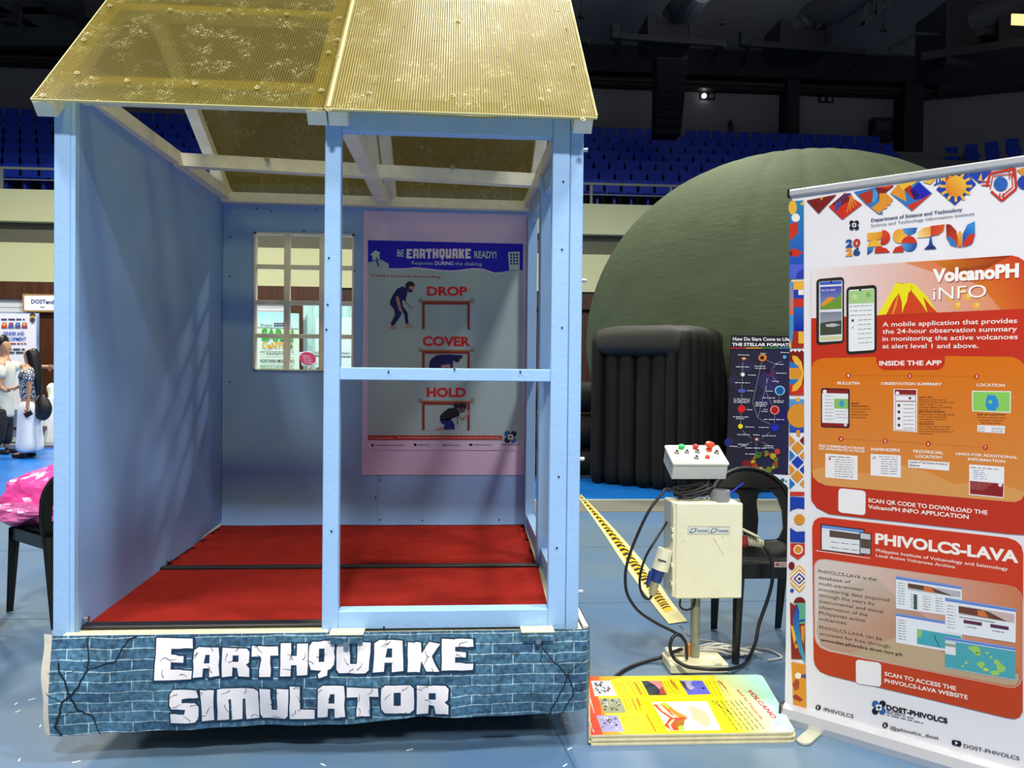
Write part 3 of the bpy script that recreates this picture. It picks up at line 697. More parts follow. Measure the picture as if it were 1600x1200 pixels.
for j in range(13):
    z = .45-(.45-bot(1.99))*j/12; y = warp_y(1.957, z)+.05
    row = [b.verts.new((1.999, y, z)), b.verts.new((2.006, y+.05, z))]
    if prev: b.faces.new((prev[0], prev[1], row[1], row[0]))
    prev = row
obj('right_hem', b, bpy.data.materials['off_white_fabric'], skirt)
b = NB()
for a, c in (((.0, .0, .462), (.0, D, .462)), ((1.985, .0, .455), (1.985, D, .455)), ):
    beam(b, a, c, .02, .012)
obj('folded_edge', b, bpy.data.materials['off_white_fabric'], skirt)
# block letters
GL = {
 'E': ([(0, 0), (0, 1), (.98, .97), (1, .74), (.42, .74), (.42, .60), (.76, .56), (.76, .40), (.42, .42), (.42, .24), (1, .2), (.98, 0)], []),
 'A': ([(0, 0), (.03, .9), (.2, 1), (.95, .97), (1, .04), (.62, 0), (.62, .3), (.38, .3), (.36, .02)], [[(.4, .46), (.62, .46), (.62, .74), (.46, .74)]]),
 'R': ([(0, 0), (0, 1), (.9, .96), (1, .85), (.98, .5), (.88, .42), (1, .3), (1, 0), (.6, .02), (.55, .3), (.38, .34), (.36, .03)], [[(.38, .52), (.6, .52), (.6, .74), (.38, .74)]]),
 'T': ([(.3, 0), (.34, .66), (0, .66), (0, 1), (.98, .97), (1, .68), (.7, .68), (.72, 0)], []),
 'H': ([(0, 0), (0, 1), (.38, 1), (.4, .62), (.6, .62), (.6, .98), (1, .98), (1, .04), (.62, .02), (.6, .34), (.4, .34), (.38, 0)], []),
 'Q': ([(.08, .1), (0, .3), (0, .85), (.12, .98), (.86, 1), (1, .86), (.98, .24), (.84, .1), (.74, .08), (.72, -.1), (.4, -.18), (.36, -.05), (.5, .06)], [[(.38, .34), (.6, .34), (.6, .76), (.38, .76)]]),
 'U': ([(.08, 0), (0, .12), (0, 1), (.38, .98), (.4, .3), (.6, .3), (.6, 1), (1, .97), (.96, .1), (.86, 0)], []),
 'K': ([(0, 0), (0, 1), (.4, .98), (.42, .62), (.66, 1), (1, .92), (.74, .52), (.98, 0), (.58, .02), (.42, .38), (.38, 0)], []),
 'S': ([(.02, .02), (.02, .3), (.5, .26), (.54, .4), (.08, .44), (0, .56), (.02, .88), (.12, 1), (.95, .96), (1, .74), (.42, .72), (.42, .6), (.88, .58), (1, .46), (.98, .12), (.86, 0)], []),
 'I': ([(.1, 0), (.02, 1), (.98, .98), (.92, .02)], []),
 'M': ([(0, 0), (.02, .98), (.14, 1), (.9, .98), (1, .9), (1, .02), (.7, 0), (.68, .66), (.62, .66), (.6, .02), (.36, 0), (.34, .66), (.28, .66), (.28, .02)], []),
 'L': ([(0, 0), (.02, 1), (.42, .98), (.42, .3), (1, .28), (.98, 0)], []),
 'O': ([(.1, 0), (0, .14), (0, .88), (.12, 1), (.88, 1), (1, .88), (1, .12), (.88, 0)], [[(.38, .28), (.6, .28), (.6, .74), (.38, .74)]])}
ROW1 = [('E', 243, 997, 301, 1061), ('A', 302, 1011, 343, 1058), ('R', 347, 1012, 390, 1058), ('T', 393, 1009, 435, 1057), ('H', 438, 1005, 481, 1056), ('Q', 483, 1002, 523, 1050), ('U', 526, 1003, 579, 1051), ('A', 583, 1000, 631, 1049), ('K', 637, 1003, 688, 1048), ('E', 690, 998, 740, 1046)]
ROW2 = [('S', 266, 1076, 310, 1131), ('I', 312, 1077, 335, 1129), ('M', 338, 1075, 403, 1128), ('U', 405, 1075, 451, 1126), ('L', 452, 1071, 492, 1125), ('A', 496, 1069, 540, 1122), ('T', 542, 1072, 592, 1120), ('O', 596, 1068, 647, 1114), ('R', 651, 1067, 701, 1115)]
def offs(P, d):
    n = len(P); out = []
    ar = sum(P[i][0]*P[(i+1) % n][1]-P[(i+1) % n][0]*P[i][1] for i in range(n)); s = 1 if ar > 0 else -1
    for i in range(n):
        a, b_, c = Vector(P[i-1]), Vector(P[i]), Vector(P[(i+1) % n]); e1 = (b_-a).normalized(); e2 = (c-b_).normalized()
        n1 = Vector((e1.y, -e1.x))*s; n2 = Vector((e2.y, -e2.x))*s; q = (n1+n2); q = q.normalized()*min(1.6, 1/max(.5, q.length/2)) if q.length > .1 else n1
        out.append(tuple(b_+q*d))
    return out
LETW = mat('printed_white', '#eeeaf0', .45); INKD = mat('printed_dark_ink', '#0f3350', .45); CRK = mat('printed_crack_ink', '#0b1c28', .45)
def flat(bm, loops, lift):
    """loops in (x,z) on the banner front, subdivided and laid on the waving cloth"""
    t = tessellate_polygon([[Vector((a, c, 0)) for a, c in l] for l in loops]); P = [p for l in loops for p in l]
    tb_ = NB(); vs = [tb_.verts.new((a, 0, c)) for a, c in P]
    for f in t:
        try: tb_.faces.new([vs[i] for i in f])
        except ValueError: pass
    for _ in range(3):
        es = [e for e in tb_.edges if e.calc_length() > .02]
        if not es: break
        bmesh.ops.subdivide_edges(tb_, edges=es, cuts=1); bmesh.ops.triangulate(tb_, faces=tb_.faces[:])
    m_ = {}
    for v in tb_.verts: m_[v] = bm.verts.new((v.co.x, warp_y(v.co.x, v.co.z)-lift, v.co.z))
    for f in tb_.faces: bm.faces.new([m_[v] for v in f.verts])
    tb_.free()
rr = random.Random(11)
for rowl in (ROW1, ROW2):
    for ch, ax, ay, cx, cy in rowl:
        p0 = at(ax, cy, 1, -.062); p1 = at(cx, ay, 1, -.062); sx, sz = p1.x-p0.x, p1.z-p0.z
        F = lambda q: (p0.x+q[0]*sx, p0.z+q[1]*sz)
        o_, hs = GL[ch]
        jag = []
        L0 = [F(q) for q in o_]
        for i, q in enumerate(L0):
            n_ = L0[(i+1) % len(L0)]; jag.append(q); d_ = math.dist(q, n_)
            if d_ > .045:
                for k in (.35, .62): jag.append((q[0]+(n_[0]-q[0])*k+rr.uniform(-.002, .002), q[1]+(n_[1]-q[1])*k+rr.uniform(-.002, .002)))
        bb = NB(); flat(bb, [[(a+.002, c-.003) for a, c in offs(jag, .0075)]], .0022)
        lt = obj('letter_outline', bb, INKD, skirt)
        bb = NB(); flat(bb, [jag]+[[F(q) for q in h] for h in hs], .0034)
        obj('letter', bb, LETW, lt)
        bb = NB()
        for _ in range(4):
            x, z = rr.uniform(.1, .9), rr.choice((rr.uniform(.8, .98), rr.uniform(.05, .3), .5)); ang = rr.uniform(0, 6.28); pts = [F((x, z))]
            for _ in range(3):
                ang += rr.uniform(-.9, .9); pts.append((pts[-1][0]+.011*math.cos(ang), pts[-1][1]+.011*math.sin(ang)))
            for q, (a, c) in enumerate(zip(pts, pts[1:])):
                d = Vector((c[0]-a[0], c[1]-a[1])); nn = Vector((-d.y, d.x)).normalized()*(.0013-.0003*q)
                flat(bb, [[(a[0]+nn.x, a[1]+nn.y), (c[0]+nn.x*.7, c[1]+nn.y*.7), (c[0]-nn.x*.7, c[1]-nn.y*.7), (a[0]-nn.x, a[1]-nn.y)]], .0044)
        obj('letter_crack', bb, CRK, lt)
# big printed cracks
bb = NB()
def crack(pts, w0, w1):
    P = []
    for (x, y), (x2, y2) in zip(pts, pts[1:]):
        n = max(2, int(math.dist((x, y), (x2, y2))/5))
        for k in range(n): P.append((x+(x2-x)*k/n+rr.uniform(-1.3, 1.3), y+(y2-y)*k/n+rr.uniform(-1.3, 1.3)))
    P.append(pts[-1]); Q = [(at(x, y, 1, -.062).x, at(x, y, 1, -.062).z) for x, y in P]; n = len(Q)
    for i, (a, c) in enumerate(zip(Q, Q[1:])):
        d = Vector((c[0]-a[0], c[1]-a[1])); nn = Vector((-d.y, d.x)).normalized(); wa = w0+(w1-w0)*i/n; wb = w0+(w1-w0)*(i+1)/n
        e = d.normalized()*.001
        flat(bb, [[(a[0]-e.x+nn.x*wa, a[1]-e.y+nn.y*wa), (c[0]+e.x+nn.x*wb, c[1]+e.y+nn.y*wb), (c[0]+e.x-nn.x*wb, c[1]+e.y-nn.y*wb), (a[0]-e.x-nn.x*wa, a[1]-e.y-nn.y*wa)]], .0016)
LB = bb
for pts, w0, w1 in (([(91, 1035), (93, 1048), (102, 1058), (111, 1087), (100, 1095), (92, 1125), (88, 1136), (98, 1148)], .003, .004), ([(111, 1087), (122, 1075), (138, 1046), (138, 1030), (135, 998)], .004, .0015), ([(138, 1046), (160, 1038), (180, 1034), (188, 1018), (200, 1000), (212, 996)], .002, .003), ([(111, 1087), (124, 1108), (143, 1117), (150, 1135), (156, 1148)], .004, .0015), ([(76, 1082), (98, 1094)], .001, .0015), ([(78, 1052), (100, 1053), (118, 1047)], .0012, .001), ([(124, 1108), (110, 1112), (96, 1120)], .0012, .0008), ([(126, 1030), (137, 1042)], .0008, .001),
                    ([(820, 996), (845, 1007), (866, 1035), (888, 1055), (880, 1075), (862, 1110), (858, 1122), (835, 1126)], .0015, .003), ([(888, 1055), (895, 1075), (896, 1088), (884, 1104), (875, 1122)], .003, .0015), ([(888, 1052), (900, 1040), (914, 1030)], .0015, .0008), ([(853, 991), (848, 1008), (845, 1030), (852, 1050)], .0015, .0008), ([(896, 1075), (912, 1082)], .001, .0008), ([(866, 1035), (890, 1033), (910, 1026)], .001, .0006)):
    if bb is LB and pts[0][0] > 500: obj('printed_crack', bb, CRK, skirt); bb = NB()
    crack(pts, w0, w1)
obj('printed_crack', bb, CRK, skirt)
# ---------------------------------------------------------------- poster on the back wall
YP = D-.004
pst = thing('safety_poster', 'large lilac earthquake drill poster DROP COVER HOLD on the back wall', 'poster', (1.4, YP, .77))
cA = Canvas((1.4, YP, 1.6), (1, 0, 0), (0, 0, 1), .0006)
a, c = at(565, 742, 1, YP), at(823, 333, 1, YP); 
b = NB(); nx, nz = 20, 30; g = []
for j in range(nz+1): g.append([b.verts.new((a.x+(c.x-a.x)*i/nx, YP+.0002+.0022*abs(noise.noise(Vector((i*.1, j*.7, 0))))*(j < 7), a.z+(c.z-.01-a.z)*j/nz)) for i in range(nx+1)])
for j in range(nz):
    for i in range(nx): b.faces.new((g[j][i], g[j][i+1], g[j+1][i+1], g[j+1][i]))
obj('sheet', b, mat('lilac_sheet', '#dcc6ea', .4, spec=.4), pst, smooth=True)
cA.eps = .0004
cA.src(540, 320, 4.286); G = '#a9bfc6'
cA.poly([(150, 237), (1188, 262), (1180, 1840-257), (150, 1560)], '#a9c0c8', 2)     # continues in the lower crop (y + 943)
cA.poly([(150, 237), (1188, 262), (1187, 437), (1065, 445), (1060, 455), (1000, 460), (920, 432), (850, 430), (760, 441), (700, 445), (620, 440), (550, 432), (470, 423), (400, 430), (290, 430), (288, 395), (240, 368), (150, 385)], '#1c12c4', 4)
cA.line([(290, 430), (400, 430), (470, 422), (550, 431), (620, 439), (700, 444), (760, 441), (850, 429), (920, 432), (1000, 459), (1060, 454)], 9, '#dcc6ea', 5)
cA.text('BE', 345, 346, 391, 347, 48, '#b4d2cc', .02, 6); cA.text('READY!', 862, 356, 1010, 358, 47, '#b4d2cc', .02, 6)
x = 408
for ch in 'EARTHQUAKE':
    wd = 42; o_, hs = GL[ch]; F = lambda q: (x+q[0]*(wd-4), 360-q[1]*66+rr.uniform(-1, 1)); cA.poly([F(q) for q in o_], '#e6e0ee', 6)
    for h in hs: cA.poly([F(q) for q in h], '#1c12c4', 7)
    x += 43.7
cA.text('Response', 443, 400, 585, 402, 24, '#b9cfd8', .0, 6); cA.text('DURING', 597, 403, 722, 404, 25, '#e6e6f4', .02, 6); cA.text('the shaking', 733, 404, 912, 408, 24, '#b9cfd8', 0, 6)
cA.text('If inside a structurally sound building', 175, 480, 635, 491, 17, '#b0353f', .01, 6)
cA.poly([(165, 335), (200, 303), (237, 325), (225, 330), (230, 368), (180, 372), (180, 342)], '#b4d2cc', 6); cA.line([(205, 352), (215, 372), (208, 385), (222, 398), (216, 415)], 8, '#1c12c4', 7)
cA.poly([(1088, 318), (1165, 313), (1165, 437), (1095, 439)], '#b4d2cc', 6)
for i in range(3):
    for j in range(4): q = (1102+i*20, 328+j*20); cA.poly([q, (q[0]+13, q[1]), (q[0]+13, q[1]+13), (q[0], q[1]+13)], '#10108a', 7)
cA.text('DROP', 545, 606, 815, 608, 60, '#d3262d', .04, 6); cA.text('COVER', 515, 942, 835, 945, 62, '#d3262d', .04, 6)
def table(y, y2): 
    for xx in (488, 838): 
        cA.line([(xx, y-10), (xx, y+12), (xx+20, y+12), (xx+20, y-10), (xx, y-10)], 3, '#34433e', 6)
    cA.poly([(497, y), (850, y+3), (850, y+12), (497, y+9)], '#b5703c', 7); cA.poly([(512, y+9), (832, y+12), (832, y+28), (512, y+28)], '#8c3c34', 7)
    cA.poly([(512, y+28), (530, y+28), (530, y2), (512, y2)], '#8c3c34', 7); cA.poly([(815, y+28), (832, y+28), (832, y2+4), (815, y2+4)], '#8c3c34', 7)
table(640, 833); table(970, 1160)
NV = '#171a63'; SKN = '#b88f86'
cA.poly([(405, 560), (385, 545), (345, 562), (318, 600), (297, 650), (300, 672), (325, 700), (332, 735), (300, 800), (322, 812), (368, 745), (378, 715), (392, 728), (402, 797), (422, 795), (415, 722), (385, 680), (378, 640), (400, 640), (412, 600), (415, 575)], NV, 7)
cA.circ(432, 545, 32, '#241a26', 7); cA.poly([(425, 545), (463, 545), (460, 570), (430, 575)], SKN, 8); cA.poly([(418, 565), (450, 570), (445, 588), (418, 585)], '#171a63', 9); cA.line([(410, 570), (398, 620), (400, 655)], 12, '#241a26', 6)
cA.line([(345, 615), (362, 690), (375, 715)], 20, SKN, 9); cA.line([(398, 645), (440, 690), (455, 690)], 13, SKN, 9)
cA.poly([(300, 808), (325, 815), (352, 832), (292, 832)], SKN, 8); cA.poly([(402, 797), (425, 795), (462, 820), (400, 822)], SKN, 8)
cA.poly([(557, 1120), (560, 1060), (575, 1030), (612, 1006), (700, 1003), (782, 1008), (782, 1028), (722, 1042), (715, 1120)], NV, 8); cA.circ(745, 1035, 20, '#241a26', 9); cA.poly([(640, 1075), (700, 1068), (700, 1090), (640, 1090)], SKN, 9)
cA.src(540, 540, 4.286)
cA.text('HOLD', 543, 341, 805, 342, 61, '#d3262d', .04, 6); table(368, 565)
cA.poly([(632, 500), (633, 470), (655, 445), (690, 420), (740, 415), (765, 440), (760, 470), (715, 488), (690, 500)], '#1b1c2c', 8)
cA.poly([(632, 498), (700, 486), (728, 525), (732, 560), (655, 562), (662, 530), (640, 520)], '#1d1f86', 8)
cA.circ(782, 410, 28, '#241a26', 8); cA.circ(740, 402, 16, '#241a26', 8); cA.poly([(765, 415), (800, 415), (798, 445), (770, 450)], '#6d4a48', 9)
cA.line([(758, 472), (785, 495), (828, 450), (825, 435)], 14, SKN, 9); cA.poly([(592, 567), (640, 543), (658, 555), (650, 565)], '#b87a86', 8); cA.line([(748, 480), (750, 528)], 5, '#3a3a44', 9)
cA.poly([(150, 600), (1048, 603), (1048, 629), (150, 633)], '#b82f2c', 6)
cA.text('STAY CALM and ALERT!', 168, 623, 315, 624, 10, '#e8c8b8', .01, 7); cA.text('Watch out for falling objects, glass windows, shelves, cabinets, and other heavy objects that may cause injury.', 350, 620, 1035, 621, 10, '#e8c8b8', .01, 7)
cA.poly([(150, 634), (1180, 640), (1182, 700), (150, 700)], '#dcc6ea', 5)
cA.text('www.phivolcs.dost.gov.ph', 198, 671, 392, 671, 11, '#16123a', .02, 6); cA.circ(180, 667, 9, '#16123a', 6); cA.circ(467, 664, 10, '#16123a', 6); cA.text('/PHIVOLCS', 484, 670, 565, 670, 10, '#16123a', .02, 6)
cA.text('@phivolcs_dost', 650, 670, 765, 670, 10, '#16123a', .02, 6); cA.text('X', 628, 670, 638, 670, 11, '#16123a', 0, 6); cA.rrect(828, 656, 850, 672, 4, '#16123a', 6); cA.text('DOST-PHIVOLCS', 858, 670, 975, 670, 10, '#16123a', .02, 6)
def dost(c, x, y, r, L, ink='#13182e'):
    for i, (sx, sy) in enumerate(((-1, -1), (1, -1), (1, 1), (-1, 1))): c.circ(x+sx*r, y+sy*r, r*.95, ink if i % 2 else '#2b63a8' if r > 15 else ink, L, n=16)
    c.poly([(x-r*.8, y-r*.8), (x+r*.8, y-r*.8), (x+r*.8, y+r*.8), (x-r*.8, y+r*.8)], '#f0ecf4', L+1)
    c.poly([(x, y-r*.7), (x+r*.2, y-r*.2), (x+r*.7, y), (x+r*.2, y+r*.2), (x, y+r*.7), (x-r*.2, y+r*.2), (x-r*.7, y), (x-r*.2, y-r*.2)], '#13182e', L+2)
dost(cA, 1104, 612, 21, 8); cA.text('DOST-PHIVOLCS', 1040, 668, 1162, 668, 11, '#16123a', .03, 6)
cA.build('printed_design', pst)
# ================================================================ ROLL-UP BANNER
BU = Vector((.70, -.714, 0)).normalized(); BN = Vector((-BU.y*-1, 0, 0))
B0 = Vector((2.858, .176, 0)); BNV = BU.cross(Vector((0, 0, 1)))       # towards the reader
rb = thing('rollup_banner', 'white and red roll-up banner on volcano apps beside the booth', 'banner', B0+BU*.45)
def bp(u, z, n=0): return B0 + BU*u + Vector((0, 0, z)) + BNV*n
b = NB(); g = []
for j in range(31):
    g.append([b.verts.new(bp(.0+.86*i/20, .075+2.115*j/30, .0014*noise.noise(Vector((i*.2, j*.9, 3)))-.002)) for i in range(21)])
for j in range(30):
    for i in range(20): b.faces.new((g[j][i], g[j][i+1], g[j+1][i+1], g[j+1][i]))
obj('banner_sheet', b, mat('white_banner_film', '#dddbe2', .42), rb, smooth=True)
b = NB(); beam(b, bp(-.012, 2.198), bp(.88, 2.198), .022, .03, bev=.006)
tr_ = obj('top_rail', b, ALU, rb)
obj('rail_cap', bmn(bp(-.016, 2.197), bp(-.01, 2.197), .026, .034), BLACKPL, tr_)
b = NB(); prof = [(-.045, .0), (-.05, .03), (-.035, .062), (-.01, .075), (.012, .075), (.045, .06), (.05, .0)]
r1 = [b.verts.new(bp(.002, z, -n-.005)) for n, z in prof]; r2 = [b.verts.new(bp(.90, z, -n-.005)) for n, z in prof]
for i in range(len(prof)): k = (i+1) % len(prof); b.faces.new((r1[i], r1[k], r2[k], r2[i]))
b.faces.new(r1[::-1]); b.faces.new(r2); base = obj('base_cassette', b, ALU, rb)
obj('end_cap', bmn(bp(-.005, .038, -.005), bp(.0015, .038, -.005), .106, .078, bev=.001), BLACKPL, base)
b = NB()
q = [bp(.14, .006, .03), bp(.19, .006, .03), bp(.175, .006, .17), bp(.155, .006, .185), bp(.135, .006, .17), ]
plate(b, [(0, 0), (.055, 0), (.055, .13), (.045, .15), (.028, .158), (.01, .15), (0, .13)], [], lambda x, y, t: bp(.115+x, .003+t, .04+y*.9), .008)
obj('swivel_foot', b, mat('pale_metal', '#c9ccb8', .4, metal=.4), rb)
c = Canvas(bp(0, 0, .0012), BU, (0, 0, 1), .00016)
c.P = bp(0, 1.0, .0010)
# side strip
c.src(1220, 280, 4.286); B1, B2, RD, DR, OG, YL, NVY = '#2a78c2', '#1d3fae', '#cc3420', '#7c1c16', '#e0932a', '#f0b73c', '#173a78'
c.poly([(56, 150), (154, 140), (154, 665), (57, 665)], ('g', (56, 150), '#2f86bd', (56, 600), '#1f3fb8'), 1)
c.poly([(57, 570), (154, 568), (154, 665), (57, 667)], '#4f62d2', 2); c.poly([(100, 665), (115, 620), (154, 598), (154, 665)], '#2c3fae', 3)
c.circ(80, 190, 28, YL, 2, ry=48); c.poly([(128, 170), (154, 140), (154, 175)], YL, 2); c.circ(100, 258, 28, '#f4f0ec', 3)
c.poly([(58, 305), (92, 288), (115, 290), (116, 360), (58, 415)], RD, 2); c.poly([(58, 475), (95, 462), (150, 492), (100, 522), (58, 512)], RD, 2); c.poly([(58, 480), (75, 480), (75, 512), (58, 512)], DR, 3)
c.poly([(57, 685), (154, 680), (154, 1130), (57, 1130)], YL, 1); c.poly([(57, 685), (86, 690), (86, 905), (57, 912)], ('g', (57, 690), '#4a93c8', (57, 900), '#e06a24'), 2)
c.poly([(86, 740), (154, 738), (154, 852), (86, 855)], B2, 2); c.poly([(118, 740), (154, 740), (154, 775), (118, 775)], '#f4f0ec', 3); c.poly([(86, 800), (154, 800), (154, 855), (86, 858)], RD, 3)
c.poly([(86, 858), (154, 856), (154, 1018), (86, 1018)], ('g', (86, 858), '#2068c0', (86, 1010), '#1a1c9a'), 2); c.poly([(57, 910), (86, 908), (86, 1018), (75, 1130), (57, 1060)], '#4a93c8', 2)
c.poly([(86, 1018), (154, 1018), (154, 1130), (70, 1130)], '#b02a1c', 2); c.poly([(118, 1020), (154, 1020), (154, 1100), (118, 1100)], YL, 3)
c.src(1220, 540, 4.286)
c.poly([(57, 30), (68, 45), (82, 30), (96, 45), (110, 30), (124, 45), (138, 30), (154, 42), (154, 332), (58, 332)], DR, 1); c.poly([(58, 250), (154, 250), (154, 332), (58, 332)], RD, 2)
c.poly([(78, 66), (110, 72), (140, 110), (154, 185), (140, 260), (110, 300), (75, 308), (80, 270), (110, 240), (58, 220), (58, 145), (100, 130), (78, 90)], YL, 3); c.circ(100, 185, 42, OG, 4)
c.poly([(58, 108), (90, 115), (125, 145), (90, 150), (58, 150)], B1, 5); c.poly([(58, 225), (125, 225), (90, 255), (58, 262)], B1, 5)
c.poly([(58, 358), (155, 358), (155, 580), (58, 580)], ('g', (58, 358), '#5c9fd0', (58, 560), '#1d3fae'), 1); c.poly([(min(155, 122+78*math.cos(a)), 470+80*math.sin(a)) for a in [k*.19635 for k in range(32)]], OG, 2)
c.poly([(105, 345), (128, 345), (128, 375), (105, 375)], YL, 3); c.poly([(105, 565), (128, 565), (128, 608), (105, 600)], OG, 3)
for (x, y, cc) in ((112, 682, OG), (112, 780, B2), (110, 875, OG)): c.poly([(x-42, y), (x, y-42), (x+42, y), (x, y+42)], cc, 2)
for (x, y, cc) in ((58, 635, OG), (58, 735, B1), (58, 830, OG), (58, 925, B1)): c.poly([(x, y-38), (x+38, y), (x, y+38)], cc, 2)
for (x, y, cc) in ((155, 635, DR), (155, 735, OG), (155, 830, B2), (155, 925, OG)): c.poly([(x, y-30), (x, y+30), (x-30, y)], cc, 2)
c.poly([(62, 978), (158, 980), (158, 1006), (62, 1006)], RD, 1); c.poly([(62, 1012), (158, 1015), (158, 1095), (115, 1088), (80, 1098), (62, 1112)], B2, 1); c.circ(125, 1165, 36, OG, 2)
c.src(1220, 820, 4.138)
c.poly([(60, 18), (100, 45), (155, 42), (155, 115), (60, 110)], B2, 1); c.poly([(62, 118), (155, 122), (155, 190), (110, 226), (62, 190)], RD, 2); c.circ(113, 160, 31, '#f4f0ec', 3); c.circ(113, 160, 24, OG, 4)
c.circ(70, 265, 20, DR, 2, ry=26); c.circ(72, 425, 12, B2, 2)
for k, cc in enumerate((YL, '#f4f0ec', OG, '#f4f0ec', B2, '#f4f0ec')):
    r = 90-k*13; c.poly([(120-min(r, 58), 348-max(0, r-58)), (120, 348-r), (120+min(r, 36), 348-max(0, r-36)), (120+min(r, 36), 348+max(0, r-36)), (120, 348+r), (120-min(r, 58), 348+max(0, r-58))], cc, 3+k)
c.circ(121, 349, 10, DR, 10)
c.poly([(60, 500), (90, 520), (155, 520), (158, 870), (68, 868)], '#8a2a1c', 1); c.circ(122, 505, 38, DR, 2, a0=180, a1=360); c.poly([(85, 505), (158, 505), (158, 640), (120, 640), (110, 520)], '#5fae8e', 2)
c.poly([(108, 515), (120, 560), (118, 640), (135, 760), (158, 860), (158, 905), (120, 820), (90, 720), (78, 620), (90, 550)], ('g', (100, 520), '#1d3fae', (150, 860), '#3aa0c0'), 4); c.poly([(64, 650), (80, 655), (100, 740), (85, 770)], YL, 5); c.poly([(130, 655), (155, 650), (150, 770), (135, 740)], OG, 5); c.poly([(90, 760), (120, 790), (92, 800)], OG, 6)
c.poly([(118, 615), (158, 610), (158, 622), (118, 628)], B2, 5)
c.poly([(68, 885), (160, 905), (165, 1190), (80, 1165)], OG, 1); c.circ(112, 975, 20, '#f4f0ec', 3); c.poly([(75, 1030), (100, 995), (120, 1010), (118, 1060), (90, 1075)], '#a8462c', 2); c.poly([(76, 1105), (100, 1095), (145, 1130), (125, 1145), (85, 1128)], '#a83424', 2); c.poly([(130, 970), (162, 965), (162, 995), (130, 985)], '#4a4a90', 2)
# top ornaments
c.src(1220, 230, 3.637)
c.poly([(145, 303), (318, 268), (215, 378)], DR, 1); c.poly([(225, 285), (242, 281), (230, 305)], YL, 2)
c.poly([(272, 338), (365, 258), (462, 325), (350, 412)], RD, 1); c.poly([(290, 325), (365, 262), (400, 300), (330, 340)], DR, 2)
for k in range(6): c.line([(400-k*4, 262), (345-k*6, 300+k*4), (330-k*4, 345+k*5)], 5, ('#5b4aa8', '#3a56b8')[k % 2], 3)
for k in range(4): c.line([(400, 270), (430-k*18, 330+k*14)], 6, '#e8902a', 3)
c.poly([(415, 254), (540, 228), (580, 380), (555, 380), (480, 320)], B1, 1); c.poly([(540, 228), (645, 218), (590, 262), (610, 290), (545, 300)], DR, 1); c.poly([(440, 270), (520, 240), (525, 310), (490, 325)], '#b03020', 2)
c.poly([(560, 262), (600, 262), (640, 300), (625, 310), (625, 325), (605, 330), (605, 345), (585, 350), (560, 378), (515, 345), (560, 310)], OG, 3); c.circ(510, 275, 42, '#3aa0d8', 3, a0=-60, a1=80)
c.poly([(548, 228), (640, 215), (612, 238)], RD, 4)
c.poly([(622, 262), (665, 212), (780, 190), (860, 262), (745, 362)], B1, 1); c.poly([(665, 212), (780, 190), (700, 250)], YL, 2); c.poly([(622, 262), (665, 212), (705, 255), (715, 310)], OG, 2); c.poly([(735, 245), (785, 200), (850, 262), (820, 290), (760, 300)], '#1d1fb0', 3); c.poly([(790, 300), (860, 262), (745, 362), (720, 330)], RD, 4); c.poly([(700, 240), (735, 215), (790, 275), (755, 300)], '#b02a1c', 3)
c.poly([(805, 196), (882, 178), (850, 212)], YL, 1); 
for k in range(3): c.line([(870+k*18, 215-k*8), (885+k*18, 210-k*6), (887+k*18, 180-k*3)], 8, '#27409a', 2)
c.poly([(883, 240), (950, 165), (1060, 152), (1110, 210), (990, 330)], B2, 1)
for a in range(0, 360, 30): c.poly([(995+52*math.cos(math.radians(a-8)), 222+52*math.sin(math.radians(a-8))), (995+92*math.cos(math.radians(a-5)), 222+88*math.sin(math.radians(a-5))), (995+92*math.cos(math.radians(a+5)), 222+88*math.sin(math.radians(a+5))), (995+52*math.cos(math.radians(a+8)), 222+52*math.sin(math.radians(a+8)))], YL, 3)
c.poly([(935, 175), (1000, 160), (940, 200)], RD, 4); c.circ(995, 222, 60, ('g', (940, 260), '#e07a20', (1040, 180), '#f3bd3e'), 5)
c.poly([(1062, 152), (1200, 135), (1130, 207)], B2, 1); c.poly([(1120, 190), (1140, 145), (1145, 190)], YL, 2)
c.line([(1170, 222), (1190, 150), (1330, 120), (1338, 235), (1256, 305), (1195, 250)], 14, RD, 2); c.line([(1190, 238), (1205, 165), (1312, 150), (1318, 225), (1255, 280)], 6, RD, 2)
for q in (((1140, 195), (1190, 195)), ((1140, 215), (1190, 215)), ((1300, 120), (1300, 180)), ((1320, 118), (1320, 170)), ((1245, 260), (1245, 305)), ((1265, 260), (1265, 300))): c.line(q, 7, RD, 3)
c.circ(1250, 208, 40, '#2a62b8', 3)
c.poly([(1340, 130), (1420, 100), (1420, 200), (1385, 170)], OG, 1); c.circ(1385, 200, 40, B2, 2, a0=0, a1=360)
# heading
c.text('Department of Science and Technology', 513, 424, 1032, 362, 19, '#3b4474', .02, 2); c.text('Science and Technology Information Institute', 513, 453, 1101, 385, 17, '#4a4f74', 0, 2)
dost(c, 417, 443, 14, 2)
c.text('2', 368, 568, 408, 565, 42, '#1f4e96', .05, 2); c.text('0', 411, 565, 452, 561, 42, '#c23020', .05, 2); c.text('2', 368, 618, 408, 616, 42, '#e8982c', .05, 2); c.text('6', 411, 615, 452, 611, 42, '#2a4a88', .05, 2)
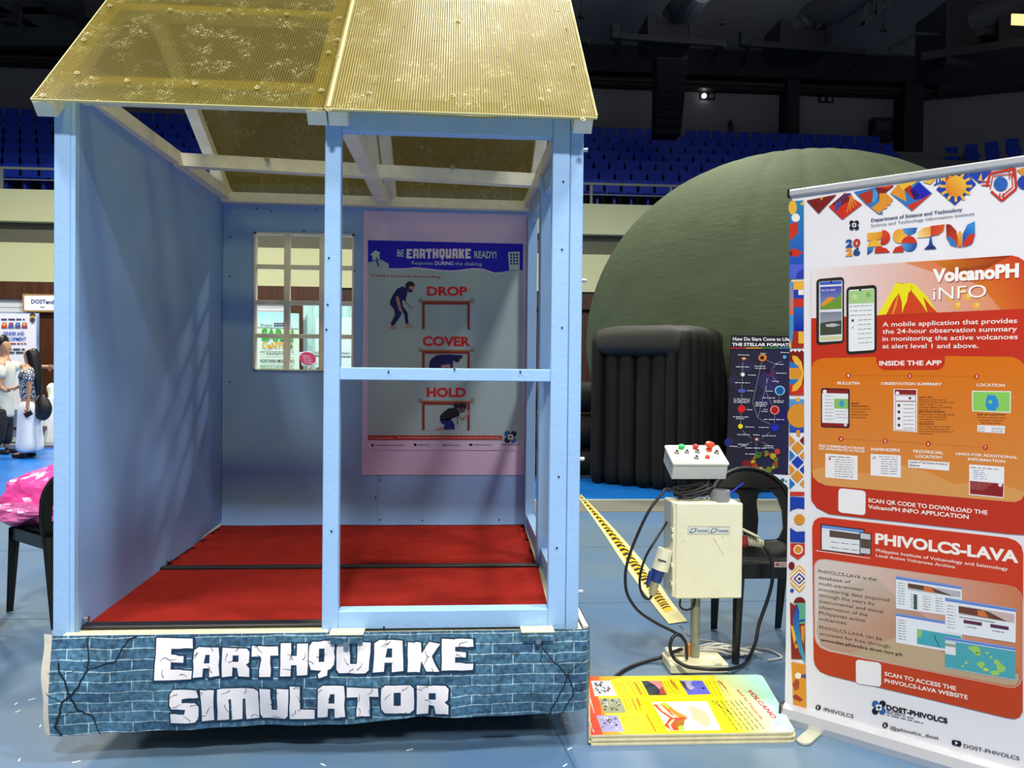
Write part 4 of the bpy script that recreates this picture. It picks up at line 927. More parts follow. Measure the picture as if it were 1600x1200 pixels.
# RSTU letters built of quarter and half discs
c.poly([(492, 488), (575, 479), (578, 500), (565, 522), (540, 530), (492, 530)], ('g', (492, 490), '#f0b83c', (575, 520), '#e08a28'), 2); c.circ(580, 512, 42, ('g', (580, 480), '#d84a24', (600, 560), '#b8281c'), 1, a0=-95, a1=110)
c.poly([(492, 567), (500, 540), (525, 526), (555, 530), (575, 562)], YL, 3); c.poly([(492, 611), (492, 570), (530, 567), (520, 592)], ('g', (492, 570), '#3a8ad0', (492, 610), '#1a3a86'), 3); c.poly([(535, 603), (535, 575), (560, 564), (600, 575), (622, 597)], RD, 3)
c.circ(676, 505, 40, ('g', (640, 480), '#e89a2c', (700, 530), '#f0bc48'), 1); c.poly([(690, 462), (776, 456), (765, 485), (730, 500), (700, 488)], ('g', (690, 470), '#58a0d8', (770, 480), '#1d4fae'), 2); c.circ(730, 548, 44, RD, 3, a0=180, a1=360); c.circ(730, 548, 44, ('g', (690, 550), '#58a0d8', (760, 580), '#1a3a9a'), 3, a0=-4, a1=184); c.poly([(634, 600), (650, 570), (690, 556), (700, 595)], RD, 2)
c.poly([(776, 515), (782, 480), (810, 458), (852, 450), (852, 510)], ('g', (776, 510), '#f6dc9c', (850, 460), '#e8982c'), 2); c.poly([(852, 448), (932, 438), (925, 475), (895, 498), (852, 505)], ('g', (852, 460), '#c83420', (930, 480), '#e05a28'), 2); c.poly([(849, 505), (856, 505), (862, 550), (886, 577), (813, 581), (840, 555)], ('g', (850, 505), '#2a62b8', (850, 580), '#16285c'), 2)
c.poly([(940, 437), (965, 440), (998, 475), (1003, 520), (1002, 565), (965, 550), (942, 515)], ('g', (940, 440), '#7c1c16', (980, 520), '#c8381f'), 2); c.poly([(942, 510), (960, 508), (990, 535), (1002, 566), (965, 556)], B1, 3); c.poly([(1006, 568), (1004, 490), (1018, 474), (1030, 488), (1030, 566)], ('g', (1006, 480), '#f0b83c', (1006, 566), '#d8682c'), 2)
c.poly([(1103, 420), (1104, 505), (1085, 550), (1034, 564), (1035, 490), (1060, 440)], ('g', (1100, 430), '#3a9ae0', (1040, 520), '#1d3fae'), 2); c.poly([(1103, 490), (1095, 535), (1070, 556), (1034, 565), (1045, 525), (1075, 495)], RD, 3)
# card 1
c.poly([(173, 700), (1310, 615), (1352, 625), (1382, 645), (1420, 700), (1420, 2205), (1300, 2198), (275, 2085), (205, 2050), (175, 2010), (172, 1990)], ('g', (172, 1000), '#cc2f18', (172, 1900), '#c2331a'), 1)
c.poly([(173, 690), (1310, 615), (1352, 625), (1382, 645), (1420, 700), (1420, 916), (173, 972)], ('g', (173, 800), '#efe6ea', (950, 760), '#e07a34'), 2)
c.poly([(860, 650), (1310, 615), (1352, 625), (1382, 645), (1420, 700), (1420, 916), (1250, 922), (1150, 800)], ('g', (1000, 900), '#e5902a', (1300, 680), '#cf3f1c'), 3)
c.poly([(700, 655), (1310, 615), (1150, 700), (900, 720)], ('g', (700, 700), '#e2905c', (1300, 620), '#cc3d1c'), 3)
for q in ((960, 860, 30), (1000, 900, 40), (1060, 850, 42), (1110, 900, 36), (1030, 820, 26), (1140, 860, 20)): c.circ(q[0], q[1], q[2]*.6, '#efb04a', 4); c.circ(q[0]+8, q[1]-6, q[2]*.3, '#f6cf78', 5)
c.poly([(550, 956), (600, 868), (655, 770), (690, 775), (740, 772), (765, 782), (830, 850), (890, 940)], '#d8461c', 5)
c.poly([(550, 956), (600, 868), (655, 770), (672, 800), (640, 870), (600, 950)], '#f4e61e', 6); c.poly([(655, 770), (690, 778), (740, 770), (750, 800), (725, 830), (715, 880), (700, 910), (690, 945), (688, 880), (672, 830), (640, 870)], '#f4e61e', 7)
c.poly([(740, 772), (765, 782), (832, 850), (888, 938), (850, 900), (810, 850), (835, 942), (800, 890), (770, 850), (745, 820)], '#f4e61e', 7); c.poly([(672, 830), (660, 900), (640, 950), (632, 950), (650, 880)], '#f0912a', 8)
c.text('VolcanoPH', 866, 770, 1357, 740, 72, '#a83a14', .05, 6); c.text('VolcanoPH', 862, 765, 1353, 735, 72, '#fbf6f2', .05, 7)
c.text('iNFO', 869, 872, 1173, 856, 74, '#a83a14', .0, 6); c.text('iNFO', 865, 868, 1169, 852, 74, '#fbf6f2', .0, 7)
for t, x0, y0, x1, y1 in (('A mobile application that provides', 578, 1020, 1343, 998), ('the 24-hour observation summary', 578, 1060, 1343, 1045), ('in monitoring the active volcanoes', 578, 1101, 1347, 1090), ('at alert level 1 and above.', 578, 1143, 1123, 1141)): c.text(t, x0, y0, x1, y1, 27, '#fbf2ee', .01, 4)
# phones
def rp(x0, y0, x1, y1, sk, r, col, L):     # rounded screen skewed by sk from left to right
    P = []
    for cx, cy, a in ((x1-r, y0+r, -90), (x1-r, y1-r, 0), (x0+r, y1-r, 90), (x0+r, y0+r, 180)):
        for i in range(5): t = math.radians(a+22.5*i); X = cx+r*math.cos(t); P.append((X, cy+r*math.sin(t)+sk*(X-x0)/(x1-x0)))
    c.poly(P, col, L)
rp(202, 750, 360, 1127, -14, 22, '#26261f', 4); rp(218, 764, 350, 1108, -8, 8, '#e8e9f0', 5)
c.poly([(222, 766), (346, 758), (346, 778), (222, 784)], '#3f5fc0', 6); c.circ(287, 766, 6, '#16161a', 7)
c.poly([(224, 794), (346, 788), (346, 918), (224, 924)], ('g', (224, 794), '#4a41a8', (224, 900), '#7f9cc8'), 6); c.poly([(228, 900), (275, 868), (300, 875), (346, 830), (346, 918), (228, 924)], '#6f9a34', 7); c.poly([(228, 895), (262, 858), (285, 850), (312, 858), (280, 880), (240, 905)], '#e8982a', 8); c.bars(230, 815, 315, 810, 8, '#b9b4e8', 7, 3)
c.poly([(224, 938), (346, 934), (346, 1062), (224, 1070)], ('g', (224, 938), '#7c8496', (224, 1000), '#b4b8c0'), 6); c.poly([(224, 1000), (280, 990), (346, 985), (346, 1062), (224, 1070)], '#444a3c', 7); c.poly([(255, 1008), (300, 1000), (340, 1010), (300, 1022), (258, 1020)], '#b8bcc0', 8); c.poly([(224, 1078), (346, 1072), (346, 1094), (224, 1100)], '#cfd2a0', 6)
rp(373, 795, 546, 1180, -14, 24, '#26261f', 6); rp(386, 812, 532, 1162, -10, 10, '#f0f1f6', 7); c.poly([(387, 818), (530, 806), (530, 885), (387, 890)], '#a9cf8a', 8); c.circ(452, 812, 6, '#16161a', 9); c.circ(497, 838, 14, '#86b85c', 9); c.circ(420, 850, 16, '#c4dc9c', 9)
for k in range(9): c.bars(392 if k < 3 else 440, 905+k*26, 520, 900+k*26, 3, '#4a4c58', 8, 4)
c.circ(409, 985, 8, '#555', 8); c.poly([(402, 1030), (409, 1016), (416, 1030)], '#c0a040', 8)
# inside the app
c.src(1260, 540, 4.285)
OR = ('g', (700, 100), '#df7408', (700, 1000), '#d98c42')
c.poly([(35, 150), (50, 112), (80, 92), (120, 84), (800, 68), (1380, 76), (1430, 98), (1470, 140), (1470, 980), (1440, 1030), (1400, 1048), (1340, 1044), (130, 936), (75, 912), (45, 880), (38, 840)], OR, 3)
c.poly([(40, 830), (160, 800), (300, 850), (500, 860), (640, 800), (800, 840), (1000, 930), (1200, 900), (1470, 980), (1440, 1030), (1400, 1048), (1340, 1044), (130, 936), (75, 912), (45, 880)], '#dd9c58', 4)
c.poly([(463, 62), (930, 62), (925, 130), (905, 155), (880, 162), (520, 164), (485, 145), (470, 110)], '#cc3018', 5); c.text('INSIDE THE APP', 488, 133, 905, 130, 31, '#fbf2ee', .03, 6)
for a, d in ((((300, 201), (672, 202))), (((712, 203), (1122, 206))), (((250, 626), (508, 637))), (((548, 640), (796, 655))), (((836, 658), (1180, 680)))):
    n = int((d[0]-a[0])/18)
    for k in range(n): t0, t1 = k/n, (k+.5)/n; c.line([(a[0]+(d[0]-a[0])*t0, a[1]+(d[1]-a[1])*t0), (a[0]+(d[0]-a[0])*t1, a[1]+(d[1]-a[1])*t1)], 3, '#a83a14', 5)
for n, x, y in (('1', 281, 200), ('2', 693, 202), ('3', 1140, 206), ('4', 232, 624), ('5', 528, 638), ('6', 816, 656), ('7', 1199, 681)): c.circ(x, y, 17, '#c8321a', 6); c.text(n, x-5, y+9, x+6, y+9, 18, '#fbf2ee', .03, 7)
for t, x0, y0, x1, y1, h in (('BULLETIN', 208, 259, 355, 261, 19), ('OBSERVATION SUMMARY', 500, 262, 908, 268, 19), ('LOCATION', 1140, 272, 1328, 276, 20), ('RECOMMENDATIONS', 86, 678, 390, 698, 18), ('ON APPROPRIATE ACTIONS', 84, 696, 390, 716, 14), ('REMINDERS', 434, 703, 627, 710, 20), ('PROVINCIAL', 716, 716, 918, 727, 20), ('LOCATION', 732, 749, 905, 758, 20), ('LINKS FOR ADDITIONAL', 1000, 731, 1415, 758, 18), ('INFORMATION', 1082, 768, 1330, 785, 19)): c.text(t, x0, y0, x1, y1, h, '#fbf2ee', .02, 6)
rp(98, 284, 290, 548, 5, 14, '#27202a', 5); c.poly([(106, 292), (280, 296), (280, 320), (106, 318)], '#8c2020', 6); c.poly([(106, 318), (280, 322), (280, 522), (106, 516)], '#ececf2', 6); c.poly([(187, 355), (280, 357), (280, 424), (187, 420)], '#8cc06a', 7); c.circ(238, 388, 16, '#3a98d8', 8, ry=22); c.poly([(106, 516), (280, 522), (278, 545), (106, 541)], '#8c2020', 6); c.circ(124, 308, 13, '#f2eef4', 8); c.circ(262, 531, 10, '#e8e4ea', 8)
for k in range(8): c.bars(125, 338+k*22, 182, 339+k*22, 3, '#555566', 7, 3)
for k in range(3): c.bars(195, 440+k*20, 272, 442+k*20, 3, '#555566', 7, 3)
for k, t in enumerate(('BRIEF', 'DESCRIPTION', 'of notice about', 'the volcanic', 'events issued', 'to the public')): wd = (50, 113, 127, 94, 112, 105)[k]; c.text(t, 302, 392+k*18.4, 302+wd, 393+k*18.6, 11, '#5c2c0c', .02 if k < 2 else 0, 6)
c.poly([(585, 290), (743, 292), (740, 580), (583, 570)], '#f1eef2', 5); c.poly([(592, 294), (736, 297), (735, 330), (592, 326)], '#8c2020', 6); c.circ(610, 318, 12, '#f2eef4', 7)
for y0, y1 in ((332, 368), (374, 566)): c.line([(596, y0), (733, y0+2), (732, y1+4), (596, y1), (596, y0)], 3, '#9c4048', 6)
for k in range(7): c.bars(650, 396+k*26, 722, 397+k*26, 3, '#444', 7, 3); 
for k in range(4): c.circ(620, 400+k*44, 10, '#4a3a3a', 7)
c.circ(694, 352, 9, '#7a3030', 7)
tx = ['ALERT LEVEL', 'Represents the overall', 'condition of the volcano with', 'Alert Levels 1 to 5', 'corresponding to increasing', 'severity of unrest', 'MONITORING PARAMETERS', 'Presents the results gathered', 'from various monitoring', 'techniques in volcanic', 'surveillance', 'INFOGRAPHICS', 'It includes icons with the', 'name of the parameter and', 'the result of observations or', 'measurements']
for k, t in enumerate(tx): y = 350+k*16.3; wd = len(t)*8.1+4*(t.isupper()); c.text(t, 755, y, 755+wd, y+wd*.012, 11, '#5c2c0c', .02 if t.isupper() else 0, 6)
c.poly([(1108, 302), (1370, 305), (1368, 452), (1110, 440)], '#e8efe4', 5); c.poly([(1116, 309), (1363, 312), (1361, 444), (1117, 434)], '#8fcf60', 6); c.poly([(1215, 330), (1262, 333), (1282, 360), (1290, 400), (1262, 436), (1215, 432), (1198, 395), (1205, 355)], '#2f8fd8', 7); c.circ(1232, 378, 13, '#8fcf60', 8)
for t, x0, y0, x1, y1 in (('MAP OF LOCATION', 1145, 466, 1332, 469), ('of the volcano and', 1143, 485, 1333, 488), ('plotted volcanic', 1158, 504, 1318, 507), ('earthquakes', 1172, 521, 1300, 524)): c.text(t, x0, y0, x1, y1, 12, '#5c2c0c', .02 if t.isupper() else 0, 6)
c.poly([(1145, 532), (1330, 538), (1328, 588), (1145, 578)], '#f1eef2', 5)
for k in range(3): c.bars(1150, 546+k*13, 1200, 548+k*13, 3, '#333', 6, 3); c.bars(1240, 552+k*12, 1322, 554+k*12, 3, '#333', 6, 4)
c.poly([(127, 722), (343, 738), (343, 901), (127, 882)], '#f1eef2', 5); c.bars(150, 742, 300, 750, 4, '#333', 6, 4)
for k in range(8): c.bars(190, 762+k*16, 318, 768+k*16, 3, '#444', 6, 4)
c.circ(157, 758, 8, '#c04a3a', 6)
c.poly([(430, 725), (632, 735), (632, 884), (430, 868)], '#f1eef2', 5)
for k in range(8): c.bars(500 if k else 487, 742+k*16, 615, 748+k*16, 3, '#444', 6, 3)
c.poly([(448, 748), (457, 735), (466, 748)], '#c0a040', 6); c.bars(436, 754, 478, 756, 4, '#a03030', 6, 1)
c.poly([(682, 765), (958, 782), (955, 838), (682, 815)], '#f1eef2', 5); c.text('Location of Taal Volcano, Province of', 692, 784, 945, 800, 13, '#33303a', .02, 6); c.text('Batangas', 692, 805, 757, 810, 13, '#33303a', .02, 6)
c.poly([(1090, 795), (1325, 812), (1322, 1022), (1090, 998)], '#f1eef2', 5); c.poly([(1096, 905), (1320, 925), (1317, 1014), (1096, 992)], '#8c2020', 6); c.circ(1298, 932, 13, '#e8e4ea', 7); c.bars(1100, 815, 1295, 830, 4, '#333', 6, 4)
for k in range(5): c.bars(1118, 832+k*14, 1190+k*6, 838+k*14, 3, '#3a55a8', 6, 2)
for k in range(5): c.bars(1102, 916+k*10, 1250-k*15, 926+k*10, 2, '#d89a94', 7, 6)
P4 = [(215, 975), (222, 960), (240, 956), (372, 970), (392, 978), (397, 992), (395, 1120), (385, 1133), (370, 1134), (235, 1118), (219, 1110), (214, 1098)]
c.poly(P4, '#f3f0f4', 4)
c.text('SCAN QR CODE TO DOWNLOAD THE', 414, 1047, 1213, 1132, 27, '#fbf2ee', .02, 5); c.text('VolcanoPH iNFO APPLICATION', 414, 1090, 1087, 1161, 27, '#fbf2ee', .02, 5)
# card 2
c.src(1220, 780, 2.858)
c.poly([(140, 125), (148, 98), (165, 84), (190, 80), (1010, 172), (1050, 185), (1075, 210), (1083, 245), (1080, 950), (1068, 972), (1045, 981), (1010, 976), (215, 787), (175, 770), (153, 742), (147, 715)], ('g', (200, 100), '#d0391c', (200, 800), '#bf4218'), 1)
c.text('PHIVOLCS-LAVA', 422, 197, 1062, 283, 47, '#fbf2ee', .04, 3); c.text('Philippine Institute of Volcanology and Seismology', 425, 234, 1014, 319, 14, '#fbf2ee', .005, 3); c.text('Local Active Volcanoes Archive', 425, 256, 778, 309, 14, '#fbf2ee', .005, 3)
c.poly([(178, 110), (374, 134), (372, 252), (178, 228)], '#1d1d22', 2); c.poly([(183, 115), (370, 138), (368, 247), (183, 224)], '#e6e8f0', 3); c.poly([(183, 115), (370, 138), (370, 152), (183, 128)], '#6f95d8', 4); c.poly([(218, 138), (370, 158), (370, 185), (218, 168)], '#5a4a44', 4)
for k in range(3): c.bars(225+k*45, 190+k*5, 262+k*45, 195+k*5, 3, '#667', 4, 2); c.bars(225+k*45, 215+k*5, 262+k*45, 220+k*5, 3, '#667', 4, 2)
c.line([(157, 229), (400, 264)], 3, '#f0e0dc', 3); c.poly([(352, 146), (405, 153), (403, 250), (352, 244)], '#1d1d22', 5); c.poly([(356, 150), (401, 157), (399, 246), (356, 240)], '#c8ccd4', 6); c.poly([(357, 175), (400, 181), (399, 222), (357, 216)], '#5c4a3c', 7)
PN = [(148, 300), (155, 280), (172, 269), (200, 268), (1010, 384), (1050, 396), (1072, 422), (1080, 455), (1078, 800), (1066, 828), (1042, 842), (1005, 838), (215, 680), (178, 664), (158, 640), (150, 610)]
c.poly(PN, '#f0cfc0', 2); c.poly([(x*.995+3, y*.992+4) for x, y in PN], '#7c2a1a', 3)
c.poly([(x*.991+5, y*.988+6) for x, y in PN], ('g', (300, 330), '#d9d0cc', (760, 600), '#cf7a50'), 4)
c.poly([(160, 600), (170, 430), (420, 340), (520, 440), (700, 560), (900, 700), (1060, 760), (1070, 800), (1050, 828), (1010, 828), (220, 672), (180, 655)], ('g', (200, 450), '#c9b9ac', (400, 760), '#b9774c'), 5)
c.poly([(300, 690), (560, 600), (760, 700), (1060, 780), (1066, 806), (1046, 830), (1008, 829)], '#c0a888', 6)
for t, x0, y0, x1, y1 in (('PHIVOLCS-LAVA is the', 168, 328, 426, 365), ('database of', 168, 355, 312, 377), ('multi-parameter', 170, 382, 371, 411), ('monitoring data acquired', 170, 408, 486, 458), ('through the years by', 170, 434, 420, 474), ('instrumental and visual', 172, 461, 457, 509), ('observation of the', 172, 487, 388, 524), ('Philippines active', 172, 513, 378, 549), ('volcanoes.', 172, 540, 298, 561), ('PHIVOLCS-LAVA can be', 173, 578, 452, 631), ('accessed for free through', 174, 605, 488, 665)): c.text(t, x0, y0, x1, y1, 15, '#3c2a24', .0, 8)
c.text('wovodat.phivolcs.dost.gov.ph', 176, 632, 544, 701, 14, '#2c1c18', .02, 8)
def win(P, L):
    (a, b_, d_, e) = P; lp = lambda p, q, t: (p[0]+(q[0]-p[0])*t, p[1]+(q[1]-p[1])*t)
    c.poly(P, '#e9ecf4', L); c.poly([a, b_, lp(b_, d_, .10), lp(a, e, .10)], '#5f86d8', L+1); c.poly([a, b_, lp(b_, d_, .04), lp(a, e, .04)], '#8aa0d0', L+2)
    return lambda u, v: lp(lp(a, b_, u), lp(e, d_, u), v)
W = win([(515, 342), (809, 389), (809, 527), (515, 487)], 9)
c.poly([W(.18, .17), W(.98, .17), W(.98, .36), W(.18, .36)], '#b8b4bc', 12); c.poly([W(.18, .17), W(.5, .17), W(.88, .36), W(.18, .30)], '#5c4438', 13); c.poly([W(.42, .19), W(.52, .18), W(.6, .33), W(.42, .33)], '#d86c34', 14)
for k in range(9): c.bars(*W(.03, .2+k*.08), *W(.14, .2+k*.08), 2, '#556', 12, 2)
for k in range(6):
    for j in range(4): c.bars(*W(.22+j*.19, .5+k*.08), *W(.34+j*.19, .5+k*.08), 2, '#667', 12, 2)
c.poly([W(.27, .48), W(.32, .48), W(.32, .95), W(.27, .95)], '#3f5a4c', 13)
W = win([(515, 507), (809, 556), (809, 690), (515, 640)], 9); c.poly([W(.32, .42), W(.99, .42), W(.99, .92), W(.32, .92)], '#4aa8b8', 12); c.poly([W(.32, .42), W(.4, .45), W(.38, .7), W(.32, .7)], '#8fc878', 13); c.line([W(.58, .52), W(.6, .65), W(.64, .8), W(.66, .9)], 5, '#3f6a5c', 13)
for k in range(8): c.bars(*W(.03, .22+k*.09), *W(.16, .22+k*.09), 2, '#556', 12, 2)
W = win([(735, 438), (1051, 488), (1049, 641), (735, 592)], 15); c.poly([W(.19, .17), W(.98, .17), W(.98, .42), W(.19, .42)], '#c9b4b0', 18); c.poly([W(.19, .19), W(.5, .19), W(.62, .22), W(.88, .42), W(.19, .38)], '#6a4030', 19); c.poly([W(.46, .22), W(.55, .21), W(.62, .38), W(.46, .38)], '#d8743a', 20)
for u in (.26, .64): c.poly([W(u, .56), W(u+.26, .56), W(u+.26, .66), W(u, .66)], '#5c2c50', 18); c.bars(*W(u+.03, .75), *W(u+.2, .75), 3, '#445', 18, 3)
for k in range(8): c.bars(*W(.03, .22+k*.09), *W(.15, .22+k*.09), 2, '#556', 18, 2)
c.line([W(.2, .5), W(.7, .5)], 3, '#445', 18)
W = win([(735, 612), (1048, 661), (1047, 808), (735, 752)], 15); c.poly([W(.0, .12), W(1, .12), W(1, .98), W(.0, .98)], '#4ea6b4', 18); c.poly([W(.0, .14), W(.15, .14), W(.15, .55), W(.0, .55)], '#e4e6ea', 19); c.poly([W(.0, .2), W(.15, .2), W(.15, .3), W(.0, .3)], '#9aa89c', 20)
r5 = random.Random(5)
for u, v, s in ((.42, .25, .09), (.47, .38, .05), (.6, .3, .03), (.66, .42, .03), (.52, .7, .07), (.58, .82, .05), (.74, .55, .06), (.78, .7, .08), (.72, .88, .07), (.3, .72, .03), (.25, .85, .02)):
    c.poly([W(u+s*math.cos(a)*r5.uniform(.5, 1.2), v+s*1.6*math.sin(a)*r5.uniform(.5, 1.2)) for a in [k*math.pi/4 for k in range(8)]], ('#9ccc62', '#b8d84a')[int(u*100) % 2], 19)
c.poly([(335, 725), (345, 716), (437, 730), (448, 740), (448, 828), (440, 837), (345, 824), (336, 815)], '#f3f0f4', 3)
c.text('SCAN TO ACCESS THE', 464, 787, 783, 854, 18, '#fbf2ee', .02, 3); c.text('PHIVOLCS-LAVA WEBSITE', 464, 818, 835, 894, 18, '#fbf2ee', .02, 3)
c.circ(167, 930, 12, '#16161a', 2); c.text('f', 163, 938, 171, 939, 15, '#f0edf2', .03, 3); c.text('/PHIVOLCS', 188, 945, 325, 978, 17, '#26262c', .01, 2)
dost(c, 438, 930, 16, 2); c.text('DOST-PHIVOLCS', 472, 938, 745, 1001, 22, '#16161c', .04, 2)
c.bars(473, 952, 600, 980, 3, '#444', 2, 5); c.bars(473, 962, 640, 1001, 3, '#444', 2, 6); c.bars(473, 944, 560, 962, 3, '#444', 2, 4)
c.circ(466, 1009, 13, '#16161a', 2); c.text('X', 459, 1016, 473, 1018, 15, '#f0edf2', .01, 3); c.text('@phivolcs_dost', 488, 1026, 706, 1074, 15, '#26262c', .01, 2)
c.poly([(764, 1078), (770, 1074), (800, 1080), (806, 1085), (806, 1100), (800, 1105), (770, 1098), (764, 1092)], '#16161a', 2); c.poly([(779, 1080), (792, 1090), (779, 1096)], '#f0edf2', 3); c.text('DOST-PHIVOLCS', 817, 1108, 1066, 1166, 17, '#26262c', .01, 2)
c.build('printed_design', rb, .42, ink=.84)
# ================================================================ STACK OF POSTER BOARDS ON THE FLOOR
tl, tr, br, bl = at(918, 1056, 2, 0), at(1168, 1056, 2, 0), at(1245, 1146, 2, 0), at(921, 1150, 2, 0)
tl, tr, br, bl = at(920, 1057, 2, .040), at(1170, 1057, 2, .040), at(1244, 1144, 2, .040), at(922, 1149, 2, .040)
for q in (tl, tr, br, bl): q.z = 0
EDG = mat('board_edge', '#d9d2b0', .6, noise_amt=.15, noise_scale=20)
def board(k, z, dx, dy):
    b = NB(); o = []
    u_, v_ = (br-bl).normalized(), (tl-bl).normalized(); W_, H_ = (br-bl).length, (tl-bl).length; r = .03
    for cx, cy, a in ((W_-r, r, -90), (W_-r, H_-r, 0)): o += [(cx+r*math.cos(math.radians(a+30*i)), cy+r*math.sin(math.radians(a+30*i))) for i in range(4)]
    o += [(0, H_), (0, 0)]
    plate(b, o, [], lambda x, y, t: bl+u_*(x+dx)+v_*(y+dy)+Vector((0, 0, z+t)), .0074)
    t = thing('poster_board', 'volcano poster board, %s board of the stack on the floor' % ['bottom', 'second lowest', 'middle', 'second highest', 'yellow topmost'][k], 'poster', bl+Vector((.4, .3, z)), 'volcano hazard poster boards stacked on the floor')
    obj('board', b, EDG, t); return t
for k in range(5): top = board(k, .0005+k*.0080, (.004, -.006, .005, -.003, 0)[k], (-.004, .003, -.002, .004, 0)[k])
ZT = .0005+4*.0080+.0074
c = Canvas((2.4, .3, ZT+.0002), (1, 0, 0), (0, 1, 0), .00025); c.src(880, 1020, 4.21)
def fl(x, y):  # board fraction -> canvas coords (a,b) raw
    pass
u_, v_ = (br-bl), (tl-bl)
F = lambda s, t: ((bl+u_*s+v_*t).x-2.4, (bl+u_*s+v_*t).y-.3)
c.add([F(.003, .003), F(.97, .003), F(.995, .05), F(.995, .95), F(.97, .997), F(.003, .997)], [(0, 1, 2), (0, 2, 3), (0, 3, 4), (0, 4, 5)], hx('#f6de1c'), 1)
P0 = F(.02, .5); 
def rawgrad(pts, c0, c1, s0, s1, L):
    A, B = F(s0, .5), F(s1, .5); a0, a1 = hx(c0), hx(c1)
    def f(x, y): t = max(0, min(1, (x-A[0])/(B[0]-A[0]))); return tuple(a0[i]+(a1[i]-a0[i])*t for i in range(3))
    P = [F(*p) for p in pts]; c.add(P, tessellate_polygon([[Vector((x, y, 0)) for x, y in P]]), f, L)
rawgrad([(.72, .003), (.97, .003), (.995, .05), (.995, .95), (.97, .997), (.72, .997)], '#f6e02c', '#9fe0dc', .72, .9, 2)
rawgrad([(.003, .003), (.09, .003), (.06, .2), (.075, .4), (.045, .62), (.06, .8), (.10, .997), (.003, .997)], '#d8261c', '#ee6a1c', .0, .1, 2)
rawgrad([(.06, .003), (.16, .003), (.12, .06), (.075, .25), (.085, .38), (.06, .6), (.07, .8), (.1, .9), (.2, .99), (.06, .997)], '#f08a1c', '#f4b81c', .05, .2, 3)
def pic(p, cols, L=4):
    c.poly(p, cols[0], L)
    (a, b_, d_, e) = p; lp = lambda p, q, t: (p[0]+(q[0]-p[0])*t, p[1]+(q[1]-p[1])*t); W = lambda u, v: lp(lp(a, b_, u), lp(e, d_, u), v)
    r = random.Random(int(a[0]))
    for k in range(26):
        u, v, s = r.uniform(.06, .88), r.uniform(.08, .86), r.uniform(.04, .12); c.poly([W(min(.98, max(.02, u+s*math.cos(q)*r.uniform(.5, 1))), min(.98, max(.02, v+s*math.sin(q)*r.uniform(.5, 1)))) for q in [i*1.257 for i in range(5)]], cols[1+k % (len(cols)-1)], L+1+k % 3)
    return W
W = pic([(182, 185), (308, 185), (354, 283), (208, 287)], ('#c8d2dc', '#3f3a34', '#6f4a30', '#e8ecf0'))
W = pic([(514, 186), (638, 186), (682, 278), (565, 280)], ('#1f2a34', '#22303c', '#26384a')); c.poly([W(.3, .0), W(.98, .02), W(.98, .98), W(.72, .6), W(.6, .3)], '#e8888c', 8); c.poly([W(.98, .4), W(.98, .98), W(.6, .98), W(.75, .6)], '#b04a50', 9)
W = pic([(764, 184), (914, 184), (972, 272), (822, 278)], ('#5c5fc8', '#6c70d0', '#5558c0')); c.poly([W(0, 0), W(.6, 0), W(.35, .3), W(.5, .55), W(.2, .7), W(.3, 1), W(0, .4)], '#a9a4c0', 8); c.poly([W(0, 0), W(.2, .1), W(.15, .5), W(.25, .9), W(0, .4)], '#4a4460', 9)
W = pic([(232, 302), (375, 300), (414, 395), (275, 398)], ('#9aa084', '#5c5f44', '#c4c8b0', '#7a7c60', '#3f4a50'))
W = pic([(218, 414), (358, 413), (404, 520), (258, 521)], ('#9c9ad0', '#e4e0e8', '#5c5a48', '#8f8c98')); 
c.poly([(580, 325), (945, 320), (1040, 510), (690, 515)], '#f4efd0', 4)
c.poly([(590, 340), (660, 345), (735, 420), (820, 430), (760, 470), (775, 512), (710, 512), (665, 480), (700, 430), (640, 390)], '#d84a2a', 6); c.poly([(640, 335), (680, 335), (740, 385), (822, 428), (755, 425), (700, 385)], '#d88a30', 7); c.poly([(640, 335), (668, 328), (700, 355), (690, 372)], '#a9c83c', 8); c.poly([(735, 455), (800, 440), (790, 512), (760, 512)], '#9c6a28', 8); c.poly([(755, 490), (790, 480), (795, 512), (760, 513)], '#a9d83c', 9)
c.poly([(615, 345), (650, 350), (715, 415), (770, 428), (720, 430), (650, 385)], '#f0e0b0', 8); c.poly([(690, 470), (720, 440), (735, 440), (705, 480), (725, 512), (705, 505)], '#f0e0b0', 8)
c.poly([(825, 355), (850, 350), (930, 385), (970, 430), (965, 480), (930, 490), (880, 450), (840, 425), (850, 400), (830, 385)], '#c9b596', 6); c.poly([(700, 345), (740, 350), (815, 400), (810, 420), (760, 395)], '#ece0c4', 6)
for (x0, y0, x1, y1, n, dx) in ((335, 190, 382, 278, 3, 22), (425, 190, 478, 278, 4, 22), (645, 188, 690, 275, 5, 20), (935, 190, 985, 285, 5, 26), (400, 305, 432, 385, 3, 24), (455, 305, 490, 385, 2, 22), (385, 420, 430, 520, 7, 22)):
    for k in range(n): c.bars(x0+k*dx, y0, x1+k*dx*1.08, y1, 3.2, '#6a6418', 5, 8)
for k in range(7): c.bars(1160-k*31, 315, 1330-k*36, 515-(110 if k == 6 else 0), 4.5, '#3a3a2c', 5, 7)
for (x0, y0, x1, y1) in ((470, 195, 515, 280), (705, 180, 755, 245), (485, 300, 508, 350), (545, 405, 610, 520), (1020, 185, 1075, 240)): c.line([(x0, y0), (x1, y1)], 7, '#e0a818', 6); c.bars(x0, y0, x1, y1, 8, '#b86a18', 7, 9)
c.text('VOLCANO', 1205, 245, 1378, 432, 0, '#c23a4a', .03, 6, hm=.022); c.text('and its Hazards', 1140, 245, 1300, 440, 0, '#c23a4a', .01, 6, hm=.015)
